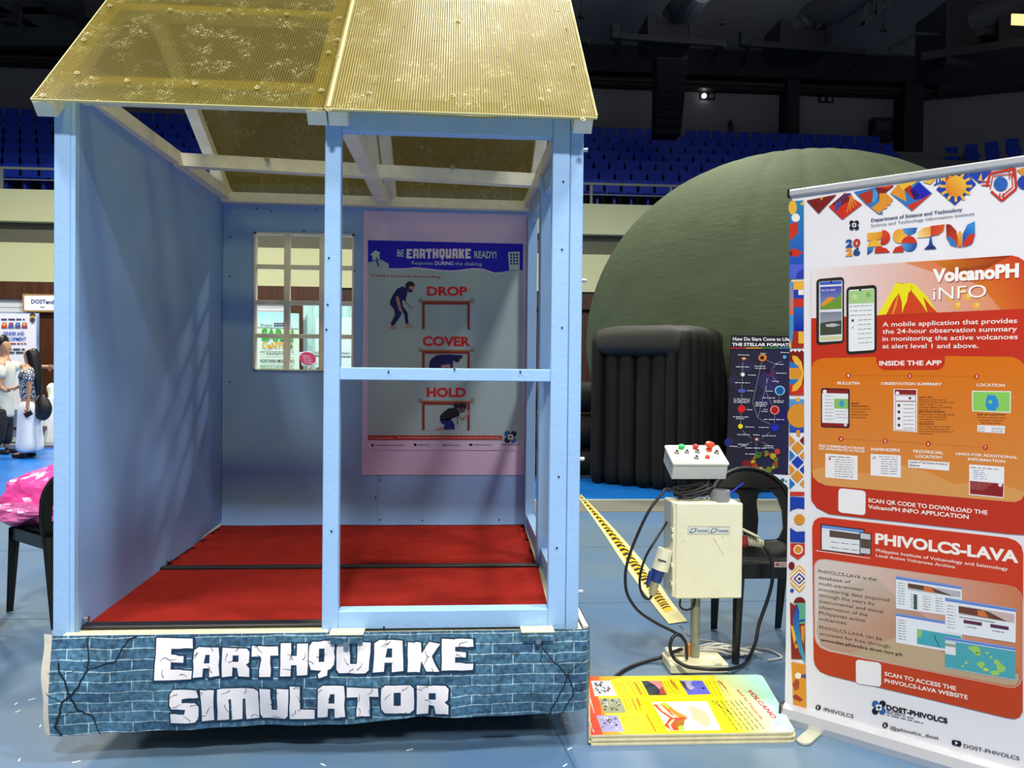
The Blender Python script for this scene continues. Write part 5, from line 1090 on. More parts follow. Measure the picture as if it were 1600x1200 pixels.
c.circ(1412, 462, 26, '#8fcac4', 4, ry=18); c.circ(1412, 462, 20, '#c4ece4', 5, ry=14); c.bars(1395, 462, 1430, 462, 5, '#6a9a94', 6, 2)
c.bars(165, 262, 200, 380, 6, '#f4d8c8', 5, 4); c.bars(172, 300, 205, 400, 6, '#f4d8c8', 5, 5); c.bars(170, 440, 200, 525, 7, '#f4d8c8', 5, 3); c.bars(188, 490, 206, 530, 6, '#f4d8c8', 5, 3)
c.build('printed_design', top, .35)
# ================================================================ FLOOR TAPE
tp = thing('hazard_tape', 'yellow and black hazard tape under clear cream tape along the floor', 'tape', at(1000, 880, 2, 0))
L_ = [at(x, y, 2, 0) for x, y in ((902, 775), (937, 825), (980, 890), (1020, 945), (1045, 976))]; R_p = [at(x, y, 2, 0) for x, y in ((908, 773), (955, 822), (1010, 885), (1045, 935), (1074, 972))]
def strip(a0, a1, z, t0=0, t1=1, n=40):
    b = NB(); pr_ = None; cL = catmull(L_, 10); cR = catmull(R_p, 10)
    for i in range(n+1):
        t = (t0+(t1-t0)*i/n)*(len(cL)-1.001); k = int(t); f = t-k; l = cL[k].lerp(cL[k+1], f); r = cR[k].lerp(cR[k+1], f)
        row = [b.verts.new(l.lerp(r, a0)+Vector((0, 0, z))), b.verts.new(l.lerp(r, a1)+Vector((0, 0, z)))]
        if pr_: b.faces.new((pr_[0], pr_[1], row[1], row[0]))
        pr_ = row
    return b
obj('clear_tape', strip(0, 1, .0052), mat('cream_clear_tape', '#e6dfa4', .3), tp)
obj('yellow_tape', strip(.26, .74, .0062, 0, .86), mat('warning_yellow', '#f0c010', .35), tp)
b = NB(); cL = catmull(L_, 30); cR = catmull(R_p, 30); n = 36
for i in range(n):
    t = (i+.2)/n*.84; t *= t**-.0; k0 = int(t*(len(cL)-2)); k1 = min(len(cL)-1, k0+1)
    l, r = cL[k0], cR[k0]; d = (cL[k1]-l).normalized(); w_ = .5*(l-cL[min(len(cL)-1, int((i+1.2)/n*.84*(len(cL)-2)))]).length
    p = [l.lerp(r, .27), l.lerp(r, .55)-d*w_*.4, l.lerp(r, .73)+d*w_*.7]
    top_ = [b.verts.new(q+Vector((0, 0, .0068))) for q in p]; bot_ = [b.verts.new(q+d*w_+Vector((0, 0, .0068))) for q in p]
    b.faces.new((top_[0], top_[1], bot_[1], bot_[0])); b.faces.new((top_[1], top_[2], bot_[2], bot_[1]))
o = obj('black_stripe', b, mat('warning_black', '#15120a', .4), tp); o['kind'] = 'stuff'
# ================================================================ CONTROL STAND
cs = thing('control_stand', 'cream switch box on a pipe stand topped by a button panel', 'control box', (2.65, .79, 0))
bs = obj('base_block', box(NB(), 2.515, 2.80, .69, .87, .003, .05, .006), CREAM, cs)
obj('cable_slot', box(NB(), 2.73, 2.765, .688, .80, .045, .053), IVORY, bs)
obj('pipe', cyl(NB(), (2.662, .79, .05), (2.662, .79, .40), .0235, 20), GALV, cs)
EX0, EX1, EY0, EY1, EZ0, EZ1 = 2.535, 2.865, .715, .885, .36, .825
en = obj('enclosure', box(NB(), EX0-.012, EX1-.01, EY0+.02, EY1, EZ0+.005, EZ1, .006), IVORY, cs)
dr = obj('enclosure_door', box(NB(), EX0, EX1, EY0-.008, EY0+.018, EZ0, EZ1-.002, .006), IVORY, cs)
for z in (.43, .52, .66, .69): obj('hinge', box(NB(), EX0-.018, EX0+.004, EY0-.002, EY0+.03, z-.008, z+.012, .002), IVORY, dr)
obj('hinge_pin', cyl(NB(), (EX0-.006, EY0+.004, .37), (EX0-.006, EY0+.004, .81), .007, 8), IVORY, dr)
c = Canvas((2.7, EY0-.0085, .6), (1, 0, 0), (0, 0, 1), .0004); c.src(1060, 800, 16)
c.poly([(240, 352), (1282, 368), (1280, 560), (240, 556)], '#8f8f86', 1); c.poly([(250, 362), (755, 370), (752, 550), (250, 547)], '#dedfd8', 2); c.poly([(768, 378), (1272, 384), (1270, 550), (768, 548)], '#dedfd8', 2)
for x in (0, 515):
    c.poly([(275+x, 520), (285+x, 480), (330+x, 405), (460+x, 402), (430+x, 490), (360+x, 525)], '#4a7a78', 3); c.poly([(300+x, 495), (345+x, 425), (425+x, 420), (400+x, 480), (350+x, 500)], '#d4e4e0', 4); c.circ(300+x, 508, 22, '#16262c', 4, ry=12)
    c.poly([(455+x, 435), (735+x, 435), (735+x, 510), (455+x, 510)], '#b9c4cc', 3); c.text('TONGKEE', 470+x, 500, 725+x, 502, 52, '#6a7888', .02, 4)
for k in range(9): x, y = 880+k*28, 640+k*48+(k % 2)*10; c.line([(x, y), (x+22, y+60)], 16 if k < 2 else 7, '#d8a088' if k < 4 else '#b89488', 1)
for x, y, s in ((120, 740, 8), (60, 540, 7), (1110, 620, 9), (1220, 590, 6), (140, 700, 5)): c.circ(x, y, s, '#6a6858', 1, ry=s*1.6)
c.build('sticker', dr)
# button panel, tilted towards the reader
bx0, bx1 = at(1053, 740, 1, .74).x, at(1139, 740, 1, .74).x; cx = (bx0+bx1)/2; WB = bx1-bx0; DB = .175; HB = .095; TA = math.radians(24)
OR_ = Vector((cx, .745, at(1096, 723, 1, .745).z)); RX = Matrix.Rotation(TA, 3, 'X')
def tp_(x, y, z): return OR_ + RX @ Vector((x, y, z))
def tbox(x0, x1, y0, y1, z0, z1, bev=0):
    b = box(NB(), x0, x1, y0, y1, z0, z1, bev)
    for v in b.verts: v.co = tp_(*v.co)
    return b
cb = obj('button_box', tbox(-WB/2, WB/2, 0, DB, -HB, -.018, .004), LGREY, cs)
obj('box_lid', tbox(-WB/2-.004, WB/2+.004, -.004, DB+.004, -.018, 0, .005), mat('ivory_lid', '#efeedd', .4), cs)
def lath_t(prof, x, y, m, nm, lab=None): obj(nm, lathe(NB(), prof, tp_(x, y, 0), 16, RX.to_4x4()), m, cb, smooth=False, label=lab)
lid = lambda u, v: ((u-.5)*WB, DB*(1-v))
GRN = mat('green_button', '#22c46a', .3); REDB = mat('red_button', '#d01f3a', .3); ORB = mat('orange_red_button', '#ea4a2c', .3)
for u, v, m_, r, lab in ((.27, .2, GRN, .016, 'green push button'), (.53, .2, REDB, .015, 'red push button')):
    x, y = lid(u, v); lath_t([(r*.9, 0), (r*.9, .008), (r, .009), (r, .018), (r*.7, .021), (.002, .021)], x, y, m_, 'push_button', lab)
x, y = lid(.77, .3); lath_t([(.015, 0), (.015, .012), (.009, .014), (.009, .024), (.022, .027), (.025, .034), (.021, .041), (.002, .043)], x, y, ORB, 'emergency_stop', 'orange red mushroom emergency stop')
for u, v in ((.14, .46), (.33, .44), (.53, .42), (.88, .46), (.45, .76), (.66, .73)):
    x, y = lid(u, v); lath_t([(.012, 0), (.013, .003), (.010, .007), (.010, .012), (.002, .013)], x, y, ORB if (u, v) == (.66, .73) else STEEL, 'indicator', 'orange red indicator' if (u, v) == (.66, .73) else None)
    if (u, v) != (.66, .73): lath_t([(.006, .012), (.006, .016), (.001, .017)], x, y, DARKSTEEL, 'indicator_cap')
for u, v in ((.04, .05), (.96, .05), (.04, .94), (.96, .94)): x, y = lid(u, v); lath_t([(.003, 0), (.003, .001), (.001, .0012)], x, y, DARKSTEEL, 'lid_screw')
zb = OR_.z-.10
obj('post', cyl(NB(), (cx+.06, .83, EZ1-.01), (cx+.06, .83, zb+.06), .006, 8), IVORY, cs)
obj('post', cyl(NB(), (cx-.03, .84, EZ1-.01), (cx-.03, .84, zb+.06), .02, 10), DARKSTEEL, cs)
# bundle of cable between the boxes, tape roll with a pen, plugs
b = NB(); r = random.Random(2)
for k in range(9):
    y0 = .76+.015*k; z = EZ1+.012+.011*(k % 5)
    tube(b, [(cx-.10+r.uniform(-.02, .02), y0, z), (cx-.02, y0-.03+r.uniform(0, .02), z+.01+.02*r.random()), (cx+.05+r.uniform(-.01, .03), y0-.01, z+.03+.02*r.random()), (cx+.055, y0+.03, z+.02), (cx-.03, y0+.05, z), (cx-.10, y0+.02, z)], .006, 6, 5)
t = obj('cable_coil', b, CABLE, origin=(cx, .78, EZ1)); tag(t, 'coil of black cable squeezed between button panel and switch box', 'cable', kind='stuff')
p = at(1125, 778, 1, .775)
t = thing('tape_roll', 'roll of grey tape standing on the switch box', 'tape roll', (p.x, .775, EZ1))
obj('roll', lathe(NB(), [(.048, .0), (.048, .052), (.036, .053), (.036, .01), (.035, .0)], (p.x, .775, EZ1), 28), mat('grey_tape', '#8f9094', .4), t)
t = thing('blue_pen', 'blue pen leaning in the roll of grey tape', 'pen', (p.x+.04, .78, EZ1+.04))
a_ = Vector((p.x+.022, .775, EZ1+.015)); e_ = at(1160, 756, 1, .775)
obj('barrel', cyl(NB(), a_, e_, .0042, 8), mat('blue_pen_plastic', '#2434c8', .35), t); obj('pen_tip', cyl(NB(), e_, e_+(e_-a_).normalized()*.012, .003, 8, .001), mat('pen_cap_blue', '#1a2aa8', .4), t)
# blue plug, left
def P3(x, y, Y=.74): return at(x, y, 1, Y)
pl = thing('blue_plug', 'blue industrial plug in the cream socket left of the switch box', 'plug', P3(1030, 890))
A_, B_ = P3(1036, 862), P3(1026, 893); C2, D2 = P3(1023, 912), P3(1018, 930)
obj('socket_housing', cyl(NB(), P3(1040, 858), P3(1031, 890), .037, 20, .042), IVORY, pl); obj('socket_arm', bmn(P3(1040, 868, .77), P3(1056, 872, .77), .05, .075, bev=.006), IVORY, pl)
obj('slot', bmn(P3(1028, 874, .70), P3(1041, 878, .70), .004, .006), DARKSTEEL, pl)
obj('plug_collar', cyl(NB(), P3(1029, 889), P3(1024, 908), .033, 20, .028), mat('plug_blue', '#24408c', .4), pl)
obj('lid_flap', bmn(P3(1017, 892, .72), P3(1011, 915, .72), .03, .014, bev=.004), bpy.data.materials['plug_blue'], pl)
b = NB(); q0, q1 = P3(1024, 906), P3(1019, 930)
for k in range(7): cyl(b, q0.lerp(q1, k/7), q0.lerp(q1, (k+.8)/7), .0265-.0014*k, 14, .0245-.0014*k)
obj('ribbed_grip', b, mat('grip_beige', '#c4bfa4', .5), pl)
pl2 = thing('red_plug', 'red industrial plug with beige grip right of the switch box', 'plug', P3(1170, 842))
RP = mat('plug_red', '#8f1f26', .4); obj('plug_collar', cyl(NB(), P3(1150, 846, .80), P3(1166, 846, .80), .034, 20, .03), RP, pl2)
b = NB(); q0, q1 = P3(1165, 844, .80), P3(1192, 850, .80)
for k in range(6): cyl(b, q0.lerp(q1, k/6), q0.lerp(q1, (k+.85)/6), .026-.001*k, 14, .024-.001*k)
obj('ribbed_grip', b, bpy.data.materials['grip_beige'], pl2); obj('socket_lid', bmn(P3(1156, 825, .78), P3(1185, 839, .78), .05, .012, bev=.003), bpy.data.materials['grip_beige'], pl2)
# cables
def cable(name, pts, r, m, label, cat='cable'):
    o = obj(name, tb(pts, r, 8, 6), m, None, smooth=True, origin=pts[0]); return tag(o, label, cat)
G = lambda x, y, z=.012: at(x, y, 2, z)
cable('power_cable', [P3(1066, 772, .76), P3(1042, 764, .74), P3(1034, 772, .72), P3(1013, 800, .70), P3(992, 845, .69), P3(980, 880, .68), P3(977, 905, .68), P3(981, 930, .68), P3(998, 955, .69), P3(1028, 975, .70), P3(1058, 990, .70), P3(1071, 1003, .70), P3(1073, 1018, .72), P3(1073, 1030, .73)], .0072, CABLE, 'long black cable looping from the cable coil down to the power strip')
cable('power_cable', [P3(1052, 800, .90), P3(1028, 838, .74), P3(1010, 868, .72), P3(1001, 895, .72), P3(1000, 917, .72), P3(1006, 932, .73), P3(1014, 936, .735), P3(1019, 929, .74)], .0065, CABLE, 'short black cable curving into the blue plug')
cable('power_cable', [P3(1190, 851, .80), P3(1200, 862, .78), P3(1206, 880, .76), P3(1207, 905, .74), P3(1200, 935, .72), P3(1186, 975, .70), P3(1180, 1005, .69), G(1166, 1034, .03), G(1148, 1044, .03), G(1120, 1046, .056), G(1090, 1044, .058), G(1070, 1040, .062), P3(1053, 1028, .68), P3(1047, 1010, .68), P3(1052, 995, .69), P3(1062, 992, .70), P3(1071, 1003, .71)], .009, CABLE, 'thick black cable from the red plug to the loop on the base block')
cable('power_cable', [P3(1066, 1014, .75), P3(1055, 1018, .78), G(1036, 1026, .03), G(1008, 1034, .01), G(985, 1042, .01), G(968, 1052, .01), G(950, 1066, .01)], .009, CABLE, 'thick black cable on the floor running behind the poster stack')
cable('ground_wire', [P3(1063, 935, .77), P3(1063, 948, .765), P3(1072, 953, .76), P3(1083, 948, .765), P3(1086, 935, .77)], .005, CABLE, 'small black wire loop under the switch box', 'wire')
WW = mat('white_cord', '#d8d6cc', .5)
cable('white_cord', [P3(1062, 976, .95), P3(1068, 985, .95), P3(1074, 992, .95), G(1092, 1000, .02), G(1115, 1003, .012), G(1136, 1012, .012), G(1141, 1024, .012)], .0055, WW, 'single white cord running from the tape end behind the pipe', 'cord')
b = NB(); r = random.Random(4)
for k in range(9):
    x0, y0 = 2.70+.01*k, .86+.012*(k % 4); L1 = .25+.02*r.random()
    tube(b, [(x0-.01, y0+.01, .056+.005*(k % 3)), (x0+.08, y0-.015+.03*r.random(), .06+.01*(k % 3)), (x0+L1*.75, y0+.03*r.random()-.01, .03+.008*(k % 3)), (x0+L1, y0+.04, .02), (x0+L1*.8, y0+.07, .015+.006*(k % 3)), (x0+.07, y0+.05, .035)], .0042, 6, 5)
tube(b, [(2.95, .95, .012), (3.02, 1.03, .008), (3.12, .98, .008), (3.14, .88, .008), (3.05, .84, .008)], .0045, 6, 6)
t = obj('white_cord_bundle', b, WW, origin=(2.8, .9, 0)); tag(t, 'tangled bundle of white cords behind the pipe of the control stand', 'cord', kind='stuff')
t = thing('power_strip', 'white power strip with an orange plug on the cream base block', 'power strip', (2.57, .83, .05))
obj('strip_body', box(NB(), 2.525, 2.63, .80, .86, .0505, .078, .006), mat('white_plastic', '#e9e6d8', .4), t)
for x in (2.545, 2.575):
    for z in (.062,): obj('socket', bmn((x, .7995, z+.006), (x+.014, .7995, z+.006), .002, .003), DARKSTEEL, t)
obj('orange_plug', box(NB(), 2.612, 2.638, .775, .81, .06, .118, .005), mat('orange_plug', '#c07a22', .45), t)
# ================================================================ PLASTIC CHAIRS
def make_chair(name, label):
    t = thing(name, label, 'chair', (0, 0, 0), 'black plastic chairs')
    SH = .52
    b = NB(); n = 14; g = []
    for j in range(n+1):
        v = j/n; w_ = .245-.035*v; row = []
        for i in range(n+1):
            u = i/n*2-1; z = SH - .018*math.cos(u*math.pi/2)*math.sin(v*math.pi) - (.03*(1-v*6)**2 if v < 1/6 else 0) + .006*u*u
            row.append(b.verts.new((u*w_, -.26+v*.48, z)))
        g.append(row)
    for j in range(n):
        for i in range(n): b.faces.new((g[j][i], g[j][i+1], g[j+1][i+1], g[j+1][i]))
    bmesh.ops.solidify(b, geom=b.faces[:], thickness=.008)
    obj('seat', b, BLACKPL, t, smooth=True)
    ap = NB()
    beam(ap, (-.235, -.255, SH-.055), (.235, -.255, SH-.055), .012, .075); beam(ap, (-.238, -.25, SH-.05), (-.205, .21, SH-.05), .012, .07); beam(ap, (.238, -.25, SH-.05), (.205, .21, SH-.05), .012, .07); beam(ap, (-.205, .215, SH-.05), (.205, .215, SH-.05), .012, .07)
    obj('apron', ap, BLACKPL, t)
    for sx in (-1, 1):
        for (x0, y0, x1, y1) in ((.225, -.245, .245, -.265), (.195, .21, .185, .275)):
            b = NB(); top = Vector((sx*x0, y0, SH-.015)); bo = Vector((sx*x1, y1, .004)); n_ = 8; pr_ = None; fy = -1 if y0 < 0 else 1
            for k in range(n_+1):
                f = k/n_; p = top.lerp(bo, f); w_ = .052-.022*f; ring = []
                for dx, dy in ((w_, 0), (w_*.55, fy*w_*.5), (0, fy*w_*.62), (-w_*.55, fy*w_*.5), (-w_, 0), (-w_*.5, fy*w_*.2), (w_*.5, fy*w_*.2)): ring.append(b.verts.new(p+Vector((dx*.62, dy-fy*.01, 0))))
                if pr_:
                    for i in range(7): b.faces.new((pr_[i], pr_[(i+1) % 7], ring[(i+1) % 7], ring[i]))
                else: b.faces.new(ring)
                pr_ = ring
            b.faces.new(pr_[::-1]); obj('leg', b, BLACKPL, t)
    # back: arched plate with two leaf-shaped openings and a middle splat
    out = []
    for k in range(25): a = math.pi*k/24; out.append((.235*math.cos(a)*(1 if abs(math.cos(a)) < .97 else 1), .19+.215*math.sin(a)**.9 if 0 < k < 24 else .19))
    out += [(-.225, .08), (-.205, -.02), (.205, -.02), (.225, .08)]
    def hole(s):
        P = [(.035, .02), (.05, .13), (.045, .22), (.06, .262), (.095, .285), (.135, .275), (.165, .24), (.185, .17), (.185, .08), (.16, .03), (.11, .0)]
        return [(s*x, y+.005) for x, y in P]
    def bf(x, y, t_): return Vector((x*(1-.05*y), .205+.22*y*.75+.25*y*y*.4-.5*x*x+t_, SH-.02+y*1.02))
    b = NB(); plate(b, out, [hole(1), hole(-1)], bf, .014)
    for v in b.verts: pass
    obj('backrest', b, BLACKPL, t)
    b = NB(); rim = [bf(x, y, .0) for x, y in out[:25]]; tube(b, [bf(.205, -.02, 0), bf(.228, .08, 0)]+rim+[bf(-.228, .08, 0), bf(-.205, -.02, 0)], .013, 8, 2)
    obj('rim', b, BLACKPL, t, smooth=True)
    return t
ch = make_chair('plastic_chair', 'black plastic chair standing between the control stand and the roll-up banner')
def dup(root, loc, rz, label):
    r = root.copy(); link(r); r.location = loc; r.rotation_euler = (0, 0, rz); r['label'] = label
    for c_ in list(root.children):
        k = c_.copy(); link(k); k.parent = r
        for g_ in c_.children: m_ = g_.copy(); link(m_); m_.parent = k
    return r
CHL = Vector((3.125, 1.075, 0))
ch2 = dup(ch, (-.78, 1.82, 0), math.radians(225), 'black plastic chair left of the booth with pink bags on its seat')
q3 = at(3, 1043, 2, 0)
ch3 = dup(ch, (q3.x-.56, q3.y+.24, 0), math.radians(180), 'black plastic chair cut off by the left edge, in front of the bags')
ch.location = CHL
c = Canvas((0, 0, 0), (1, 0, 0), (0, 0, 1), .0006); c.P = Vector((3.25, CHL.y-.2625, .46)); c.src(1200, 860, 20); OFF[ch.name] = CHL
c.poly([(195, 360), (900, 358), (900, 528), (195, 525)], '#e6cfc4', 1); c.circ(300, 440, 75, '#b0605a', 2, ry=45); c.bars(400, 410, 690, 410, 30, '#a08078', 2, 3); c.bars(400, 470, 690, 470, 30, '#b0706a', 2, 3)
c.build('sticker', ch); OFF[ch.name] = Vector((0, 0, 0))
# pink bags
PINK = bpy.data.materials.new('pink_plastic_film'); PINK.use_nodes = True; nt = PINK.node_tree; b_ = nt.nodes['Principled BSDF']
b_.inputs['Base Color'].default_value = (*hx('#f24fa8'), 1); b_.inputs['Roughness'].default_value = .25; b_.inputs['Transmission Weight'].default_value = 0.0; b_.inputs['Subsurface Weight'].default_value = 0.0
b_.inputs['Emission Strength'].default_value = 0
def bag(name, label, ctr, rx, ry, rz_, peak, seed, m):
    b = NB(); bmesh.ops.create_icosphere(b, subdivisions=4, radius=1)
    for v in b.verts:
        d = v.co.normalized(); n_ = noise.noise(d*2.2+Vector((seed, 0, 0)))*.35 + abs(noise.noise(d*5+Vector((0, seed, 0))))*.22
        p = Vector((d.x*rx, d.y*ry, d.z*rz_))*(1+n_*.6)
        if peak and d.z > .2: f = ((d.z-.2)/.8)**2; p += (Vector(peak)-p)*f*.75*max(0, 1-((d-Vector((.45, 0, .9)).normalized()).length))
        v.co = Vector(ctr)+p
    zmin = ctr[2]-rz_*.95
    for v in b.verts: v.co.z = max(v.co.z, zmin)
    t = obj(name, b, m, None, smooth=False, origin=ctr); return tag(t, label, 'bag')
bag('plastic_bag', 'upright pink plastic bag tied to a peak on the left chair', (-1.0, 1.98, .66), .25, .17, .15, (.10, 0, .27), 3, PINK)
PINK2 = mat('purple_pink_film', '#b04f92', .2, col2='#dc6fae', noise_scale=9, spec=.8)
bag('plastic_bag', 'flattened purple pink plastic bag under the upright pink bag', (-1.02, 1.86, .585), .24, .15, .075, None, 8, PINK2)
# ================================================================ INFLATABLE DOME AND TUNNEL
DC = Vector((7.05, 9.75, 0)); DR_ = 3.42
DOMEM = mat('dark_olive_dome_fabric', '#48523d', .85, spec=.15, noise_amt=.12, noise_scale=1.2, bump=1.0, bump_scale=5, sc=(1, 1, 3))
b = NB(); prof = []; NS = 26; per = 8
HT = at(1232, 247, 1, DC.y).z
for k in range(12): prof.append((DR_*(.9+.1*min(1, k/10)), k*.18*1.0))
z0 = prof[-1][1]; Hh = HT-z0
for k in range(1, 26):
    a = math.pi/2*k/25; prof.append((DR_*math.cos(a)**.93, z0+Hh*math.sin(a)**1.0))
rings = []
for r, z in prof:
    row = []
    for i in range(NS*per):
        a = 2*math.pi*i/(NS*per); s = abs(math.sin(a*NS/2)); rr_ = max(.01, r)*(1-.010*(1-s)**4) + .03*noise.noise(Vector((a*6, z*9, 0)))*(1-s)**2
        row.append(b.verts.new(DC+Vector((rr_*math.cos(a), rr_*math.sin(a), z+.01*(s-1)))))
    rings.append(row)
N_ = NS*per
for a, c in zip(rings, rings[1:]):
    for i in range(N_): b.faces.new((a[i], a[(i+1) % N_], c[(i+1) % N_], c[i]))
b.faces.new(rings[-1])
dm = obj('inflatable_dome', b, DOMEM, None, smooth=True, origin=DC); tag(dm, 'huge dark olive inflatable planetarium dome behind the booth', 'dome')
TUBM = mat('black_inflated_fabric', '#0e0e0b', .7, spec=.25, noise_amt=.15, noise_scale=3, bump=.35, bump_scale=9, sc=(1, 1, 4))
A = at(919, 755, 2, 0); B = at(1072, 772, 2, 0); U = (B-A).normalized(); WT = (B-A).length; V = Vector((-U.y, U.x, 0)); TH = 2.0
TH = at(1070, 503, 1, B.y).z
tn = thing('inflatable_tunnel', 'black inflatable entrance tunnel of vertical air tubes before the dome', 'tunnel', A)
def airtube(p, w_, d_, z0, z1, nm='air_tube'):
    b = NB(); n = 12; rs = []
    for k in range(17):
        f = k/16; z = z0+(z1-z0)*f; e = min(1, f/.05, (1-f)/.05); s = .72+.28*math.sqrt(max(0, 1-(1-e)**2)); wob = 1+.025*noise.noise(Vector((p.x*3, z*3, 0)))
        rs.append([b.verts.new(p+U*(w_/2*s*wob*math.cos(2*math.pi*i/n))+V*(d_/2*s*wob*math.sin(2*math.pi*i/n))+Vector((0, 0, z))) for i in range(n)])
    for a, c in zip(rs, rs[1:]):
        for i in range(n): b.faces.new((a[i], a[(i+1) % n], c[(i+1) % n], c[i]))
    b.faces.new(rs[0][::-1]); b.faces.new(rs[-1]); obj(nm, b, TUBM, tn, smooth=True)
ed = [0, .115, .27, .43, .455, .61, .775, .89, 1.0]; ztop = TH*.84
for i, (a, c) in enumerate(zip(ed, ed[1:])):
    if i == 3: continue
    p = A+U*WT*(a+c)/2+V*(.10 if i in (0, 6, 7) else .16); airtube(p, WT*(c-a)*1.12, .24, .02, ztop if 0 < i < 6 else TH*.95)
obj('door_gap', bmn(A+U*WT*.43+V*.22+Vector((0, 0, .9)), A+U*WT*.46+V*.22+Vector((0, 0, .9)), .02, 1.7), mat('deep_black', '#050505', .9), tn)
SD = 1.2
for i in range(6):
    p = B+V*(.1+SD*(i+.5)/6)-U*.06; airtube(p, .24, SD/6*1.15, .02, TH*.95); airtube(A+V*(.1+SD*(i+.5)/6)+U*.06, .24, SD/6*1.15, .02, TH*.95)
# top: rounded pleated roof block
b = NB(); nx, ny = 60, 30; 
def sup(t): return math.copysign(abs(math.sin(t))**.35, math.sin(t)), math.copysign(abs(math.cos(t))**.35, math.cos(t))
rs = []
for j in range(ny+1):
    ph = -math.pi/2+math.pi*j/ny; cz = math.copysign(abs(math.sin(ph))**.6, math.sin(ph)); cr = abs(math.cos(ph))**.5; row = []
    for i in range(nx):
        th = 2*math.pi*i/nx; s_, c_ = sup(th); pl_ = 1+.012*abs(math.sin(i*1.9))
        row.append(b.verts.new(A+U*(WT/2+c_*cr*(WT/2+.03)*pl_)+V*((SD+.2)/2+s_*cr*((SD+.2)/2+.05)*pl_)+Vector((0, 0, TH*.895+cz*TH*.105+.02*noise.noise(Vector((c_*4, s_*4, 1)))))))
    rs.append(row)
for a, c in zip(rs, rs[1:]):
    for i in range(nx): b.faces.new((a[i], a[(i+1) % nx], c[(i+1) % nx], c[i]))
obj('roof_cushion', b, mat('dark_inflated_fabric', '#20221a', .7, noise_amt=.12, noise_scale=4, bump=.3, bump_scale=8), tn, smooth=True)
# pump tubes at the left of the tunnel, just visible beside the booth post
t = thing('air_blower_tube', 'black horizontal air tubes lying left of the tunnel beside the booth post', 'tube', A+Vector((-.5, .6, 0)))
for z, r in ((.22, .2), (.65, .24), (1.12, .22)): obj('air_tube', tb([A+Vector((-1.0, .9, z)), A+Vector((-.3, .7, z)), A+V*.8+Vector((0, 0, z))], r, 12), TUBM, t, smooth=True)
# ---------------------------------------------------------------- star poster
YS_ = 6.55
st = thing('star_formation_poster', 'dark blue star formation poster with coloured planets, right of the tunnel', 'poster', Vector((5.2, YS_, 0)))
c = Canvas((5.0, YS_, 1), (1, 0, 0), (0, 0, 1), .002); c.src(1120, 500, 4.446)
b = NB(); q = [at(1120+x/4.446, 500+y/4.446, 1, YS_) for x, y in ((60, 1178), (640, 1200), (640, 112), (98, 105))]
f_ = [b.verts.new(p) for p in q]; k_ = [b.verts.new(p+Vector((0, .01, 0))) for p in q]; b.faces.new(f_); b.faces.new(k_[::-1])
for i in range(4): b.faces.new((f_[i], f_[(i+1) % 4], k_[(i+1) % 4], k_[i]))
obj('sheet', b, mat('poster_back', '#1d1d2c', .5), st)
obj('stand_pole', cyl(NB(), at(1215, 748, 1, YS_+.1), at(1215, 525, 1, YS_+.1), .015, 8), DARKSTEEL, st)
c.poly([(98, 105), (640, 112), (640, 1200), (60, 1060)], '#20202c', 1)
c.poly([(95, 200), (640, 200), (640, 1090), (64, 1050)], ('g', (95, 700), '#22202e', (600, 700), '#2a2650'), 2)
for x, y, r, cc in ((200, 320, 50, '#2c2a4c'), (360, 430, 70, '#322a5c'), (330, 560, 50, '#2c2658'), (120, 420, 40, '#2a2846'), (440, 660, 60, '#1c1c5c'), (80, 850, 30, '#28286c')): c.circ(x, y, r, cc, 3)
c.text("How Do Stars Come to Life?", 110, 143, 512, 145, 24, '#f4f4f6', .02, 5); c.text('THE STELLAR FORMATION', 104, 180, 566, 184, 22, '#f4f4f6', .03, 5)
for x0, x1, cc in ((92, 200, '#c02a3a'), (200, 310, '#d89a2a'), (310, 430, '#3a8a3c'), (430, 640, '#3a8ac0')): c.poly([(x0, 191), (x1, 191), (x1, 199), (x0, 199)], cc, 5)
LN = '#8f93a8'
for pts in (((180, 290), (175, 370)), ((175, 400), (172, 480)), ((172, 510), (168, 590)), ((166, 640), (163, 720)), ((310, 290), (247, 570), (282, 680), (370, 725)), ((355, 400), (282, 680)), ((345, 400), (340, 500), (385, 600)), ((345, 280), (400, 305), (450, 285)), ((385, 335), (410, 305)), ((385, 395), (425, 440)), ((430, 520), (428, 580)), ((400, 650), (398, 715)), ((175, 770), (240, 822)), ((365, 780), (310, 822)), ((272, 850), (272, 925)), ((245, 845), (185, 870), (145, 890)), ((310, 845), (370, 875), (405, 900))): c.line(pts, 3, LN, 5)
SEEN = []
for x, y, r, cc, ry in ((185, 270, 24, '#6a3420', 16), (185, 268, 12, '#f0d0a0', 6), (315, 262, 30, '#d87a2c', 26), (312, 262, 14, '#1a1418', 12), (468, 257, 13, '#4ab0d8', 13), (175, 378, 20, '#50525c', 20), (178, 379, 13, '#f2f4f4', 13), (368, 368, 34, '#54285c', 32), (355, 355, 18, '#20182c', 18), (172, 492, 28, '#4a5ab0', 14), (435, 490, 36, '#8fd8ec', 34), (435, 490, 28, '#165a9c', 27), (170, 617, 28, '#d01f24', 27), (400, 625, 33, '#f08a70', 32), (400, 625, 24, '#a81a18', 24), (162, 738, 17, '#f0d828', 17), (400, 748, 28, '#1d2ab8', 26), (275, 830, 22, '#6a3a38', 18), (275, 828, 8, '#e8dce0', 8), (418, 913, 20, '#d03a34', 20), (125, 890, 14, '#5c1a20', 10)): LC = {}; c.circ(x, y, r, cc, 6+sum(1 for q in SEEN if abs(q[0]-x)+abs(q[1]-y) < 40), ry=ry, n=14); SEEN.append((x, y))
